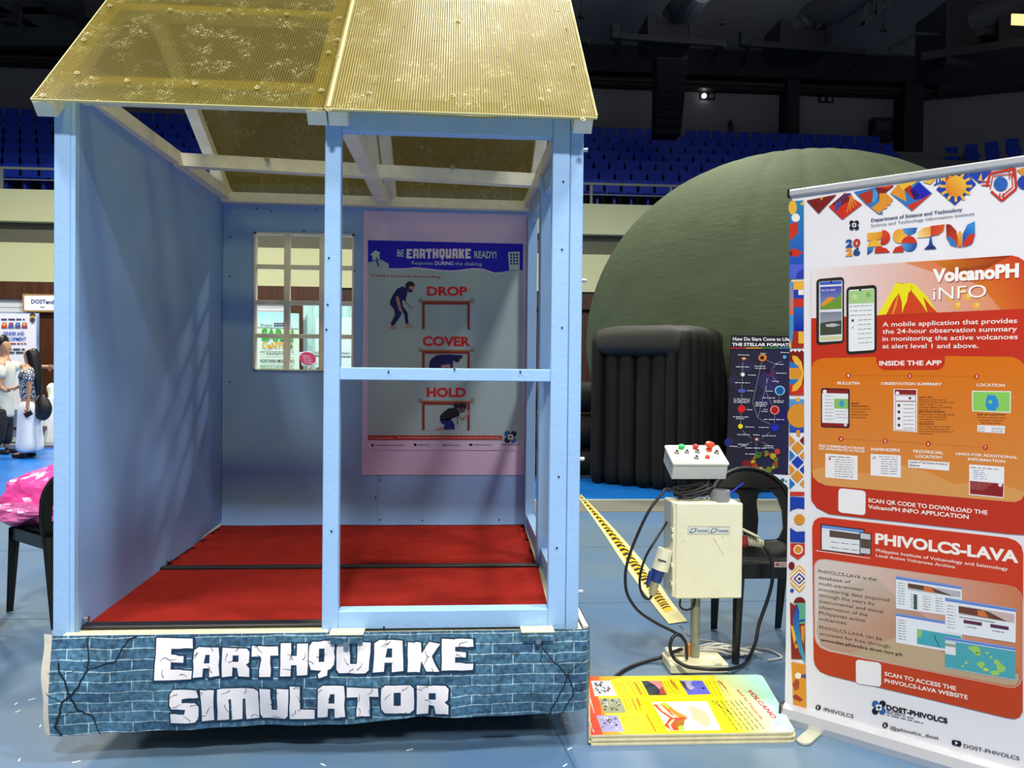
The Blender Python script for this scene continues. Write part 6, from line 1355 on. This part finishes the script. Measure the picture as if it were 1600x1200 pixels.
for k in range(26):
    a = k*.241*1.0; c.circ(330+80*math.cos(a), 985+58*math.sin(a), 10+6*(k % 3), ('#6a7c1c', '#b03a20', '#3c7a30', '#c8a028', '#5a2a1c')[k % 5], 5+(k % 2), n=8)
c.circ(205, 1000, 36, '#7a1c20', 5, ry=26)
r9 = random.Random(9)
for x, y, wd in ((145, 242, 80), (300, 232, 40), (440, 225, 60), (130, 325, 100), (258, 320, 80), (262, 335, 80), (215, 382, 55), (125, 435, 105), (405, 307, 60), (408, 369, 75), (380, 425, 50), (210, 490, 45), (340, 493, 50), (115, 548, 115), (115, 560, 115), (115, 571, 110), (265, 572, 85), (265, 584, 85), (265, 596, 80), (315, 540, 90), (390, 560, 75), (390, 571, 75), (205, 622, 42), (320, 620, 30), (305, 634, 50), (110, 672, 110), (130, 684, 60), (325, 690, 145), (195, 742, 65), (290, 745, 70), (140, 795, 90), (250, 797, 45), (310, 803, 100), (145, 862, 75), (165, 873, 40), (85, 876, 60), (325, 873, 70), (195, 888, 150), (330, 886, 60), (195, 930, 155)): c.bars(x, y, x+wd, y+2, 5, '#d4d6e0', 6, 4, r9)
c.poly([(60, 1060), (640, 1080), (640, 1200), (380, 1068)], '#20202c', 2); c.poly([(380, 1070), (500, 1078), (498, 1168), (440, 1110)], '#e8ecee', 4); c.circ(455, 1112, 14, '#2a6a78', 5); c.circ(475, 1150, 8, '#16262c', 5); c.circ(480, 1120, 6, '#2a6a78', 5)
c.build('printed_design', st)
# ================================================================ EXHIBITION STANDS AT THE BACK LEFT
YB = 12.6
def quad_plate(name, pts, Y, m, parent=None, th=.03, label=None):
    b = NB(); q = [at(x, y, 1, Y) for x, y in pts]; f_ = [b.verts.new(p) for p in q]; k_ = [b.verts.new(p+Vector((0, th, 0))) for p in q]
    b.faces.new(f_); b.faces.new(k_[::-1]); n = len(q)
    for i in range(n): b.faces.new((f_[i], f_[(i+1) % n], k_[(i+1) % n], k_[i]))
    return obj(name, b, m, parent, label=label)
struct('trim_20', bx(-12, -.5, 12.0, 16.5, .0, .05), mat('grey_platform_edge', '#767c80', .6))
def shutter(label, x0, x1, y0, y1, Y):
    t = thing('roller_shutter', label, 'shutter', at((x0+x1)/2, y1, 1, Y), 'white roller shutters')
    a = at(x0, y0, 1, Y); e = at(x1, y1, 1, Y); n = max(3, int((a.z-e.z)/.09))
    for k in range(n): z = e.z+(a.z-e.z)*k/n; obj('slat', bx(a.x, e.x, Y, Y+.03, z, z+(a.z-e.z)/n*.9), mat('shutter_white', '#c9cfd6', .5) if not bpy.data.materials.get('shutter_white') else bpy.data.materials['shutter_white'], t)
shutter('white slatted roller shutter behind the hall sign at far left', -30, 52, 464, 496, 15.5)
shutter('white slatted roller shutter seen at the top of the booth window', 395, 446, 474, 492, 15.5)
TEAL = mat('pale_teal_drape', '#b4dcdc', .8, noise_amt=.08, noise_scale=3)
def drape(name, label, x0, x1, y0, y1, Y, m, amp=.04):
    a = at(x0, y0, 1, Y); e = at(x1, y1, 1, Y); b = NB(); n = 60; pr_ = None
    for i in range(n+1):
        x = a.x+(e.x-a.x)*i/n; yy = Y+amp*math.sin(i*.9)+amp*.5*math.sin(i*2.3)
        row = [b.verts.new((x, yy, e.z)), b.verts.new((x, yy, a.z))]
        if pr_: b.faces.new((pr_[0], row[0], row[1], pr_[1]))
        pr_ = row
    t = obj(name, b, m, None, smooth=True, origin=(a.x, Y, e.z)); return tag(t, label, 'curtain')
drape('teal_drape', 'pale teal drape hanging behind the project banner in the booth window', 470, 600, 470, 700, 14.2, TEAL)
drape('teal_drape', 'pale teal drape strip behind the white shutter in the booth window', 380, 455, 487, 700, 14.6, TEAL)
drape('blue_drape', 'blue and white cloth backdrop behind the gender banner', -40, 62, 488, 690, 14.3, mat('blue_white_cloth', '#6a93d0', .8, col2='#b9c8dc', noise_scale=1.2))
def sign(label, x0, x1, y0, y1, Y, lines, fm=TAN):
    t = thing('hanging_sign', label, 'sign', at((x0+x1)/2, y1, 1, Y))
    quad_plate('frame', [(x0, y1), (x1, y1+.02*(x1-x0)), (x1, y0+.02*(x1-x0)), (x0, y0)], Y, fm, t, .05)
    c = Canvas((0, Y-.004, 2), (1, 0, 0), (0, 0, 1), .004)
    c.rrect(x0+3, y0+3, x1-3+1, y1-3+1, 2, '#eef0f6', 1)
    for s, a0, b0, a1, b1, h, cc in lines: c.text(s, a0, b0, a1, b1, h, cc, .03, 2)
    c.build('printed_face', t)
sign('white hall sign in a brown frame beginning DOSTend left of the post', 35, 130, 459, 487, 15.4, [('DOSTend', 49, 474, 84, 475, 6.5, '#26367c'), ('DIS', 63, 481, 70, 481, 2, '#26367c')])
sign('small white sign in a brown frame seen through the window', 489, 575, 477, 498, 15.38, [('PROJECT SARAI', 505, 485, 560, 486, 5, '#1a1a1e'), ('MINDANAO', 515, 491, 560, 492, 5, '#1a1a1e')], WOOD)
# gender banner
t = thing('event_banner', 'white event banner headed GENDER AND DEVELOPMENT behind the two people', 'banner', at(25, 700, 1, 13.6))
quad_plate('sheet', [(-30, 640), (55, 640), (56, 491), (-30, 489)], 13.6, mat('pale_banner', '#dcdce2', .5), t)
c = Canvas((0, 13.6-.004, 2), (1, 0, 0), (0, 0, 1), .004)
c.bars(2, 499, 40, 499, 2.5, '#44485c', 1, 4)
for k, cc in enumerate(('#b8402c', '#3a62a8', '#5c4a88', '#8c3c4c')): c.poly([(2+k*10.5, 513), (4+k*10.5, 504), (10+k*10.5, 504), (11.5+k*10.5, 513)], cc, 1); c.circ(7+k*10.5, 507, 2.5, ('#e8a84a', '#c83a2a', '#4a8ac8', '#e8a84a')[k], 2, n=8)
c.text('GENDER AND', 5, 524, 38, 524, 6, '#3a5cb8', .02, 1); c.text('DEVELOPMENT', 0, 532.5, 41, 532.5, 6, '#3a5cb8', .02, 1); c.bars(5, 537, 42, 537, 2, '#8c3c4c', 1, 5); c.bars(10, 546, 40, 546, 3, '#44485c', 1, 3); c.bars(10, 551, 40, 551, 3, '#44485c', 1, 3)
for k, cc in enumerate(('#2c2c34', '#b8902c', '#3c3c44')): c.poly([(46, 492+k*4), (51, 488+k*4), (56, 492+k*4), (51, 497+k*4)], cc, 1+k)
c.build('printed_design', t)
# project banner in the window
t = thing('project_banner', 'mint green SARAI project banner seen through the lattice window', 'banner', at(430, 700, 1, 12.9))
quad_plate('sheet', [(392, 700), (468, 700), (467, 490), (392, 487)], 12.9, mat('mint_sheet', '#d2ebd2', .5), t)
c = Canvas((0, 12.9-.004, 2), (1, 0, 0), (0, 0, 1), .004); c.src(340, 300, 3.75)
c.poly([(195, 700), (476, 712), (476, 800), (195, 790)], ('g', (300, 700), '#9fdcdc', (300, 800), '#cdeadc'), 1); c.text('Project', 254, 788, 322, 789, 18, '#3c6a4c', 0, 2)
for k in range(4): c.rrect(331+k*15, 766, 343+k*15, 789, 5, '#14263a', 2); c.circ(337+k*15, 778, 3, '#d8e8e0', 3, n=8)
c.bars(395, 786, 440, 786, 5, '#9cc8c0', 2, 3)
c.text('SARAI', 257, 866, 442, 874, 68, '#3aa82c', .04, 2); c.text('CeNTRO', 260, 915, 440, 916, 36, '#dca81c', .03, 2)
c.circ(428, 905, 13, '#2c8a2c', 3, ry=10); c.bars(250, 937, 450, 938, 5, '#5c5c44', 2, 9); c.bars(287, 948, 400, 949, 5, '#5c5c44', 2, 7); c.line([(252, 966), (448, 969)], 2, '#a8a488', 2)
c.text('NORTHERN MINDANAO', 250, 997, 450, 999, 17, '#2c2c2a', .02, 2)
for y in (1015, 1035): c.line([(247, y), (450, y+3)], 3, '#4a9a4a', 2)
for k in range(5): c.bars(250, 1023+k*20, 445, 1026+k*20, 4, '#6a6a5c', 2, 8)
c.build('printed_design', t)
t = thing('support_banner', 'pale banner with small grey lettering right in the window', 'banner', at(530, 700, 1, 13.0)); 
quad_plate('sheet', [(493, 700), (590, 700), (590, 496), (493, 496)], 13.8, mat('pale_green_sheet', '#cfe6dc', .6), t)
c = Canvas((0, 13.8-.004, 2), (1, 0, 0), (0, 0, 1), .004); c.src(340, 300, 3.75); c.text('NORTHERN MINDANAO', 565, 948, 776, 951, 14, '#6a7c80', .01, 1); c.bars(560, 960, 620, 960, 6, '#4a4c50', 1, 4); c.bars(720, 964, 790, 965, 6, '#4a4c50', 1, 5); c.build('printed_design', t)
quad_plate('door_post', [(452, 700), (473, 700), (473, 470), (452, 470)], 14.0, WOOD).__setitem__('kind', 'structure')
# red placard held up and the head below it
t = thing('red_placard', 'white placard with a tilted red oval seen in the window', 'placard', at(480, 570, 1, 11.8))
c = Canvas((0, 11.8, 2), (1, 0, 0), (0, 0, 1), .004); c.src(340, 300, 3.75)
quad_plate('board', [(340+472/3.75, 300+940/3.75), (340+495/3.75, 300+1018/3.75), (340+588/3.75, 300+1010/3.75), (340+545/3.75, 300+930/3.75)], 11.8, mat('placard_white', '#ece8ea', .5), t)
c.P.y = 11.796
c.poly([(528+48*math.cos(a)-8*math.sin(a), 975+10*math.cos(a)+36*math.sin(a)) for a in [k*.3142 for k in range(20)]], '#c23c58', 1)
for k in range(4): c.bars(495+k*5, 957+k*13, 545+k*5, 966+k*13, 4, '#ecc8d0', 2, 4)
c.build('printed_design', t)
# table with white cloth
a = at(58, 622, 1, 12.5); e = at(140, 704, 1, 12.5)
t = thing('exhibit_table', 'exhibit table under a long white cloth right of the woman', 'table', (a.x+1, 12.9, .05)); b = NB(); pr_ = None
for i in range(41):
    x = a.x+2.2*i/40; y = 12.5+.03*math.sin(i*1.3); row = [b.verts.new((x-.02, y-.05, .055)), b.verts.new((x, 12.55, a.z)), b.verts.new((x, 13.3, a.z))]
    if pr_: b.faces.new((pr_[0], row[0], row[1], pr_[1])); b.faces.new((pr_[1], row[1], row[2], pr_[2]))
    pr_ = row
obj('tablecloth', b, CLOTHW, t); 
for x in (a.x+.1, a.x+2.0): obj('leg', bx(x-.02, x+.02, 12.9, 12.94, .05, a.z-.01), DARKSTEEL, t)
obj('tabletop', bx(a.x+.02, a.x+2.15, 12.6, 13.28, a.z-.03, a.z-.004), TAN, t)
p = at(81, 612, 1, 12.8)
t = obj('popcorn_cup', lathe(NB(), [(.05, 0), (.08, .14), (.09, .2), (.05, .26), (.01, .28)], (p.x, 12.8, a.z+.001), 14), IVORY, None, origin=(p.x, 12.8, a.z)); tag(t, 'small cream cup on the white table beside the booth post', 'cup')
t = thing('wooden_bench', 'dark wooden bench behind the woman at the far left', 'bench', at(12, 690, 2, .05))
Pq = lambda x, y, Y: at(x, y, 1, Y)
q = Pq(0, 668, 12.3); obj('seat', bx(q.x-1.5, q.x+.75, 12.2, 12.6, q.z-.04, q.z+.02), WOOD, t)
for x in (q.x-1.2, q.x+.6): obj('leg', bx(x-.03, x+.03, 12.3, 12.5, .05, q.z-.04), WOOD, t)
# ================================================================ PEOPLE
def torso(name, P, m, parent, **k):
    J = {i: p for i, p in enumerate(P)}; return skin(name, J, [(i, i+1) for i in range(len(P)-1)], m, parent, **k)
YW = 10.3
X = lambda x, y, Y=YW: at(x, y, 1, Y)
wm_ = thing('person', 'woman with long black hair in patterned top and white trousers, holding a phone', 'person', at(45, 716, 2, 0))
f1, f2 = X(38, 713, YW-.05), X(52, 715, YW+.1); f1.z = f2.z = .07
J = {'pel': (X(46, 634), .12), 'waist': (X(45, 620), .105), 'chest': (X(45, 592), .125), 'sh': (X(46, 578), .10), 'neck': (X(46, 569), .05), 'jaw': (X(44, 562), .065), 'head': (X(45, 553), .092), 'top': (X(46, 545), .07), 'nose': (X(39.5, 557), .016),
     'sl': (X(42, 580, YW-.18), .05), 'el': (X(46, 606, YW-.2), .036), 'wl': (X(43, 634, YW-.22), .026), 'hl': (X(42, 640, YW-.22), .03),
     'sr': (X(42, 581, YW+.18), .05), 'er': (X(34, 602, YW+.2), .036), 'wr': (X(22, 607, YW+.1), .026), 'hr': (X(18, 607, YW+.1), .03),
     'hpl': (X(42, 645, YW-.06), .09), 'kl': (X(41, 676, YW-.07), .06), 'al': (f1+Vector((.02, 0, .02)), .035), 'tl': (f1+Vector((-.17, 0, -.03)), .03),
     'hpr': (X(50, 645, YW+.06), .09), 'kr': (X(51, 676, YW+.07), .06), 'ar': (f2+Vector((.02, 0, .02)), .035), 'tr': (f2+Vector((-.17, 0, -.03)), .03)}
E_ = [('pel', 'waist'), ('waist', 'chest'), ('chest', 'sh'), ('sh', 'neck'), ('neck', 'jaw'), ('jaw', 'head'), ('head', 'top'), ('head', 'nose'), ('sh', 'sl'), ('sl', 'el'), ('el', 'wl'), ('wl', 'hl'), ('sh', 'sr'), ('sr', 'er'), ('er', 'wr'), ('wr', 'hr'), ('pel', 'hpl'), ('hpl', 'kl'), ('kl', 'al'), ('al', 'tl'), ('pel', 'hpr'), ('hpr', 'kr'), ('kr', 'ar'), ('ar', 'tr')]
skin('body', J, E_, SKIN, wm_, 2, 'pel')
def fingers(hand, d, side, parent, s=.045):
    d = Vector(d).normalized(); side = Vector(side).normalized(); b = NB()
    for k, (o_, l) in enumerate(((-.03, .8), (-.01, 1), (.01, .95), (.028, .75))):
        p = hand+side*o_; tube(b, [p, p+d*s*l, p+d*s*l*1.6+side.cross(d)*.015, p+d*s*l*1.9+side.cross(d)*.035], lambda t: .0095-.002*t, 6, 2)
    p = hand-side*.03-d*.02; tube(b, [p, p-side*.03+d*.02, p-side*.035+d*.05], .0095, 6, 2)
    obj('fingers', b, SKIN, parent, smooth=True)
fingers(J['hl'][0], (-.1, 0, -1), (0, 1, 0), wm_); fingers(J['hr'][0], (-1, 0, -.1), (0, 1, 0), wm_)
PAT = mat('black_white_patterned_blouse', '#d8d6d2', .7); nt = PAT.node_tree; v = nt.nodes.new('ShaderNodeTexVoronoi'); v.feature = 'DISTANCE_TO_EDGE'; v.inputs['Scale'].default_value = 26; tc = nt.nodes.new('ShaderNodeTexCoord'); nt.links.new(tc.outputs['Object'], v.inputs['Vector'])
cr = nt.nodes.new('ShaderNodeValToRGB'); cr.color_ramp.elements[0].position = .10; cr.color_ramp.elements[0].color = (.02, .025, .05, 1); cr.color_ramp.elements[1].position = .16; cr.color_ramp.elements[1].color = (.7, .7, .68, 1); nt.links.new(v.outputs['Distance'], cr.inputs[0]); nt.links.new(cr.outputs[0], nt.nodes['Principled BSDF'].inputs['Base Color'])
skin('blouse', {'a': (X(46, 628), .15), 'b': (X(45, 612), .135), 'c': (X(45, 592), .15), 'd': (X(46, 580), .125), 'e': (X(46, 573), .07), 'l': (X(43, 582, YW-.17), .085), 'l2': (X(45, 598, YW-.2), .075), 'r': (X(43, 582, YW+.17), .085), 'r2': (X(38, 597, YW+.2), .075)}, [('a', 'b'), ('b', 'c'), ('c', 'd'), ('d', 'e'), ('d', 'l'), ('l', 'l2'), ('d', 'r'), ('r', 'r2')], PAT, wm_, 2, 'a')
skin('trousers', {'w': (X(46, 622), .145), 'p': (X(46, 636), .165), 'l': (X(42, 648, YW-.07), .135), 'lk': (X(41, 675, YW-.08), .145), 'la': (X(41, 709, YW-.08), .17), 'r': (X(50, 648, YW+.07), .135), 'rk': (X(52, 675, YW+.08), .145), 'ra': (X(53, 709, YW+.08), .17)}, [('w', 'p'), ('p', 'l'), ('l', 'lk'), ('lk', 'la'), ('p', 'r'), ('r', 'rk'), ('rk', 'ra')], CLOTHW, wm_, 2, 'p')
skin('hair', {'t': (X(47, 545), .09), 'a': (X(51, 552), .105), 'b': (X(54, 566, YW), .10), 'c': (X(57, 585), .095), 'd': (X(59, 602), .08), 'e': (X(60, 618), .04)}, [('t', 'a'), ('a', 'b'), ('b', 'c'), ('c', 'd'), ('d', 'e')], HAIR, wm_, 2)
SHOE = mat('dark_shoe', '#1a1412', .4)
for f in (f1, f2): skin('shoe', {'h': (f+Vector((.05, 0, -.02)), .045), 'm': (f+Vector((-.06, 0, -.03)), .045), 't': (f+Vector((-.2, 0, -.035)), .035)}, [('h', 'm'), ('m', 't')], SHOE, wm_, 2)
t = obj('mobile_phone', bmn(X(39, 650, YW-.24), X(50, 644, YW-.24), .012, .075, bev=.003), DARKSTEEL, None, origin=X(44, 646, YW-.24)); tag(t, "dark mobile phone in the woman's lowered hand", 'phone')
t = obj('shoulder_bag', None or (lambda b: (bmesh.ops.create_icosphere(b, subdivisions=3, radius=1), [setattr(v, 'co', X(67, 638, YW)+Vector((v.co.x*.14, v.co.y*.1, v.co.z*.2 if v.co.z < 0 else v.co.z*.24*(1-abs(v.co.x)*.4)))) for v in b.verts], b)[-1])(NB()), mat('black_bag', '#101013', .5), None, smooth=True, origin=X(67, 638, YW)); tag(t, "black shoulder bag hanging at the woman's back", 'bag')
obj('strap', tb([X(66, 625), X(60, 600), X(50, 580)], .01, 6, 4), bpy.data.materials['black_bag'], t)
YM = 10.9; X2 = lambda x, y, Y=YM: at(x, y, 1, Y)
mn = thing('person', 'man with short dark hair in a white shirt reaching out his arm', 'person', at(2, 712, 1, YM))
g1, g2 = X2(-4, 712, YM-.1), X2(10, 712, YM+.1); g1.z = g2.z = .08
J = {'pel': (X2(5, 636), .14), 'waist': (X2(5, 618), .13), 'chest': (X2(6, 582), .155), 'sh': (X2(7, 566), .12), 'neck': (X2(7, 557), .058), 'jaw': (X2(8, 550), .075), 'head': (X2(7, 540), .10), 'top': (X2(6, 531), .08), 'nose': (X2(14.5, 545), .018), 'ear': (X2(6, 543, YM-.09), .02),
     'sl': (X2(2, 570, YM-.2), .06), 'el': (X2(0, 605, YM-.25), .045), 'wl': (X2(12, 612, YM-.25), .03), 'hl': (X2(16, 608, YM-.25), .035),
     'sr': (X2(14, 570, YM+.15), .06), 'er': (X2(42, 573, YM+.2), .045), 'wr': (X2(72, 573, YM+.2), .03), 'hr': (X2(77, 573, YM+.2), .034),
     'hpl': (X2(1, 650, YM-.09), .1), 'kl': (X2(-2, 682, YM-.1), .07), 'al': (g1, .045), 'hpr': (X2(10, 650, YM+.09), .1), 'kr': (X2(10, 682, YM+.1), .07), 'ar': (g2, .045)}
E2 = [('pel', 'waist'), ('waist', 'chest'), ('chest', 'sh'), ('sh', 'neck'), ('neck', 'jaw'), ('jaw', 'head'), ('head', 'top'), ('head', 'nose'), ('head', 'ear'), ('sh', 'sl'), ('sl', 'el'), ('el', 'wl'), ('wl', 'hl'), ('sh', 'sr'), ('sr', 'er'), ('er', 'wr'), ('wr', 'hr'), ('pel', 'hpl'), ('hpl', 'kl'), ('kl', 'al'), ('pel', 'hpr'), ('hpr', 'kr'), ('kr', 'ar')]
skin('body', J, E2, SKIN, mn, 2, 'pel')
fingers(J['hl'][0], (1, 0, .1), (0, 1, 0), mn); fingers(J['hr'][0], (1, 0, -.15), (0, 0, 1), mn)
skin('shirt', {'a0': (X2(5, 652), .17), 'a': (X2(5, 634), .175), 'b': (X2(5, 612), .165), 'c': (X2(6, 582), .18), 'd': (X2(7, 568), .15), 'e': (X2(7, 560), .08), 'l': (X2(2, 572, YM-.2), .09), 'l2': (X2(0, 592, YM-.25), .085), 'r': (X2(14, 571, YM+.15), .09), 'r2': (X2(34, 573, YM+.19), .085)}, [('a0', 'a'), ('a', 'b'), ('b', 'c'), ('c', 'd'), ('d', 'e'), ('d', 'l'), ('l', 'l2'), ('d', 'r'), ('r', 'r2')], mat('cream_shirt', '#d8d8cc', .8), mn, 2, 'a')
skin('trousers', {'w': (X2(5, 630), .15), 'p': (X2(5, 642), .16), 'l': (X2(1, 654, YM-.1), .12), 'lk': (X2(-2, 684, YM-.1), .1), 'la': (g1+Vector((0, 0, .06)), .08), 'r': (X2(10, 654, YM+.1), .12), 'rk': (X2(10, 684, YM+.1), .1), 'ra': (g2+Vector((0, 0, .06)), .08)}, [('w', 'p'), ('p', 'l'), ('l', 'lk'), ('lk', 'la'), ('p', 'r'), ('r', 'rk'), ('rk', 'ra')], mat('dark_trousers', '#1c1d24', .8), mn, 2, 'p')
skin('hair', {'f': (X2(11, 530), .085), 't': (X2(6, 530), .115), 'b': (X2(2, 537), .115), 'n': (X2(1, 546), .075)}, [('f', 't'), ('t', 'b'), ('b', 'n')], HAIR, mn, 2)
for g_ in (g1, g2): skin('shoe', {'h': (g_+Vector((-.04, 0, -.03)), .05), 't': (g_+Vector((.2, 0, -.04)), .04)}, [('h', 't')], SHOE, mn, 2)
# head of a visitor seen low in the window
t = thing('person', 'visitor with black hair, only the head and shoulders visible in the window', 'person', at(497, 640, 1, 11.2))
X3 = lambda x, y: at(x, y, 1, 11.7)
f_ = X3(495, 700); 
skin('body', {'p': (X3(497, 655), .16), 'c': (X3(497, 620), .17), 'n': (X3(497, 600), .06), 'h': (X3(496, 586), .1), 't': (X3(496, 578), .08), 'l': (X3(484, 612), .06), 'le': (X3(478, 596), .045), 'lw': (X3(484, 572), .03), 'r': (X3(510, 612), .06), 're': (X3(512, 640), .05), 'kl': (X3(490, 690), .08), 'fl': (Vector((f_.x-.1, 11.7, .03)), .05), 'kr': (X3(505, 690), .08), 'fr': (Vector((f_.x+.12, 11.7, .03)), .05)},
     [('p', 'c'), ('c', 'n'), ('n', 'h'), ('h', 't'), ('c', 'l'), ('l', 'le'), ('le', 'lw'), ('c', 'r'), ('r', 're'), ('p', 'kl'), ('kl', 'fl'), ('p', 'kr'), ('kr', 'fr')], SKIN, t, 2, 'p')
skin('hair', {'a': (X3(494, 582), .115), 'b': (X3(498, 580), .115), 'c': (X3(500, 594), .09)}, [('a', 'b'), ('b', 'c')], HAIR, t, 2)
skin('shirt', {'a': (X3(497, 660), .18), 'b': (X3(497, 612), .19), 'l': (X3(485, 615), .08), 'r': (X3(509, 615), .08)}, [('a', 'b'), ('b', 'l'), ('b', 'r')], mat('black_shirt', '#16171c', .8), t, 2)
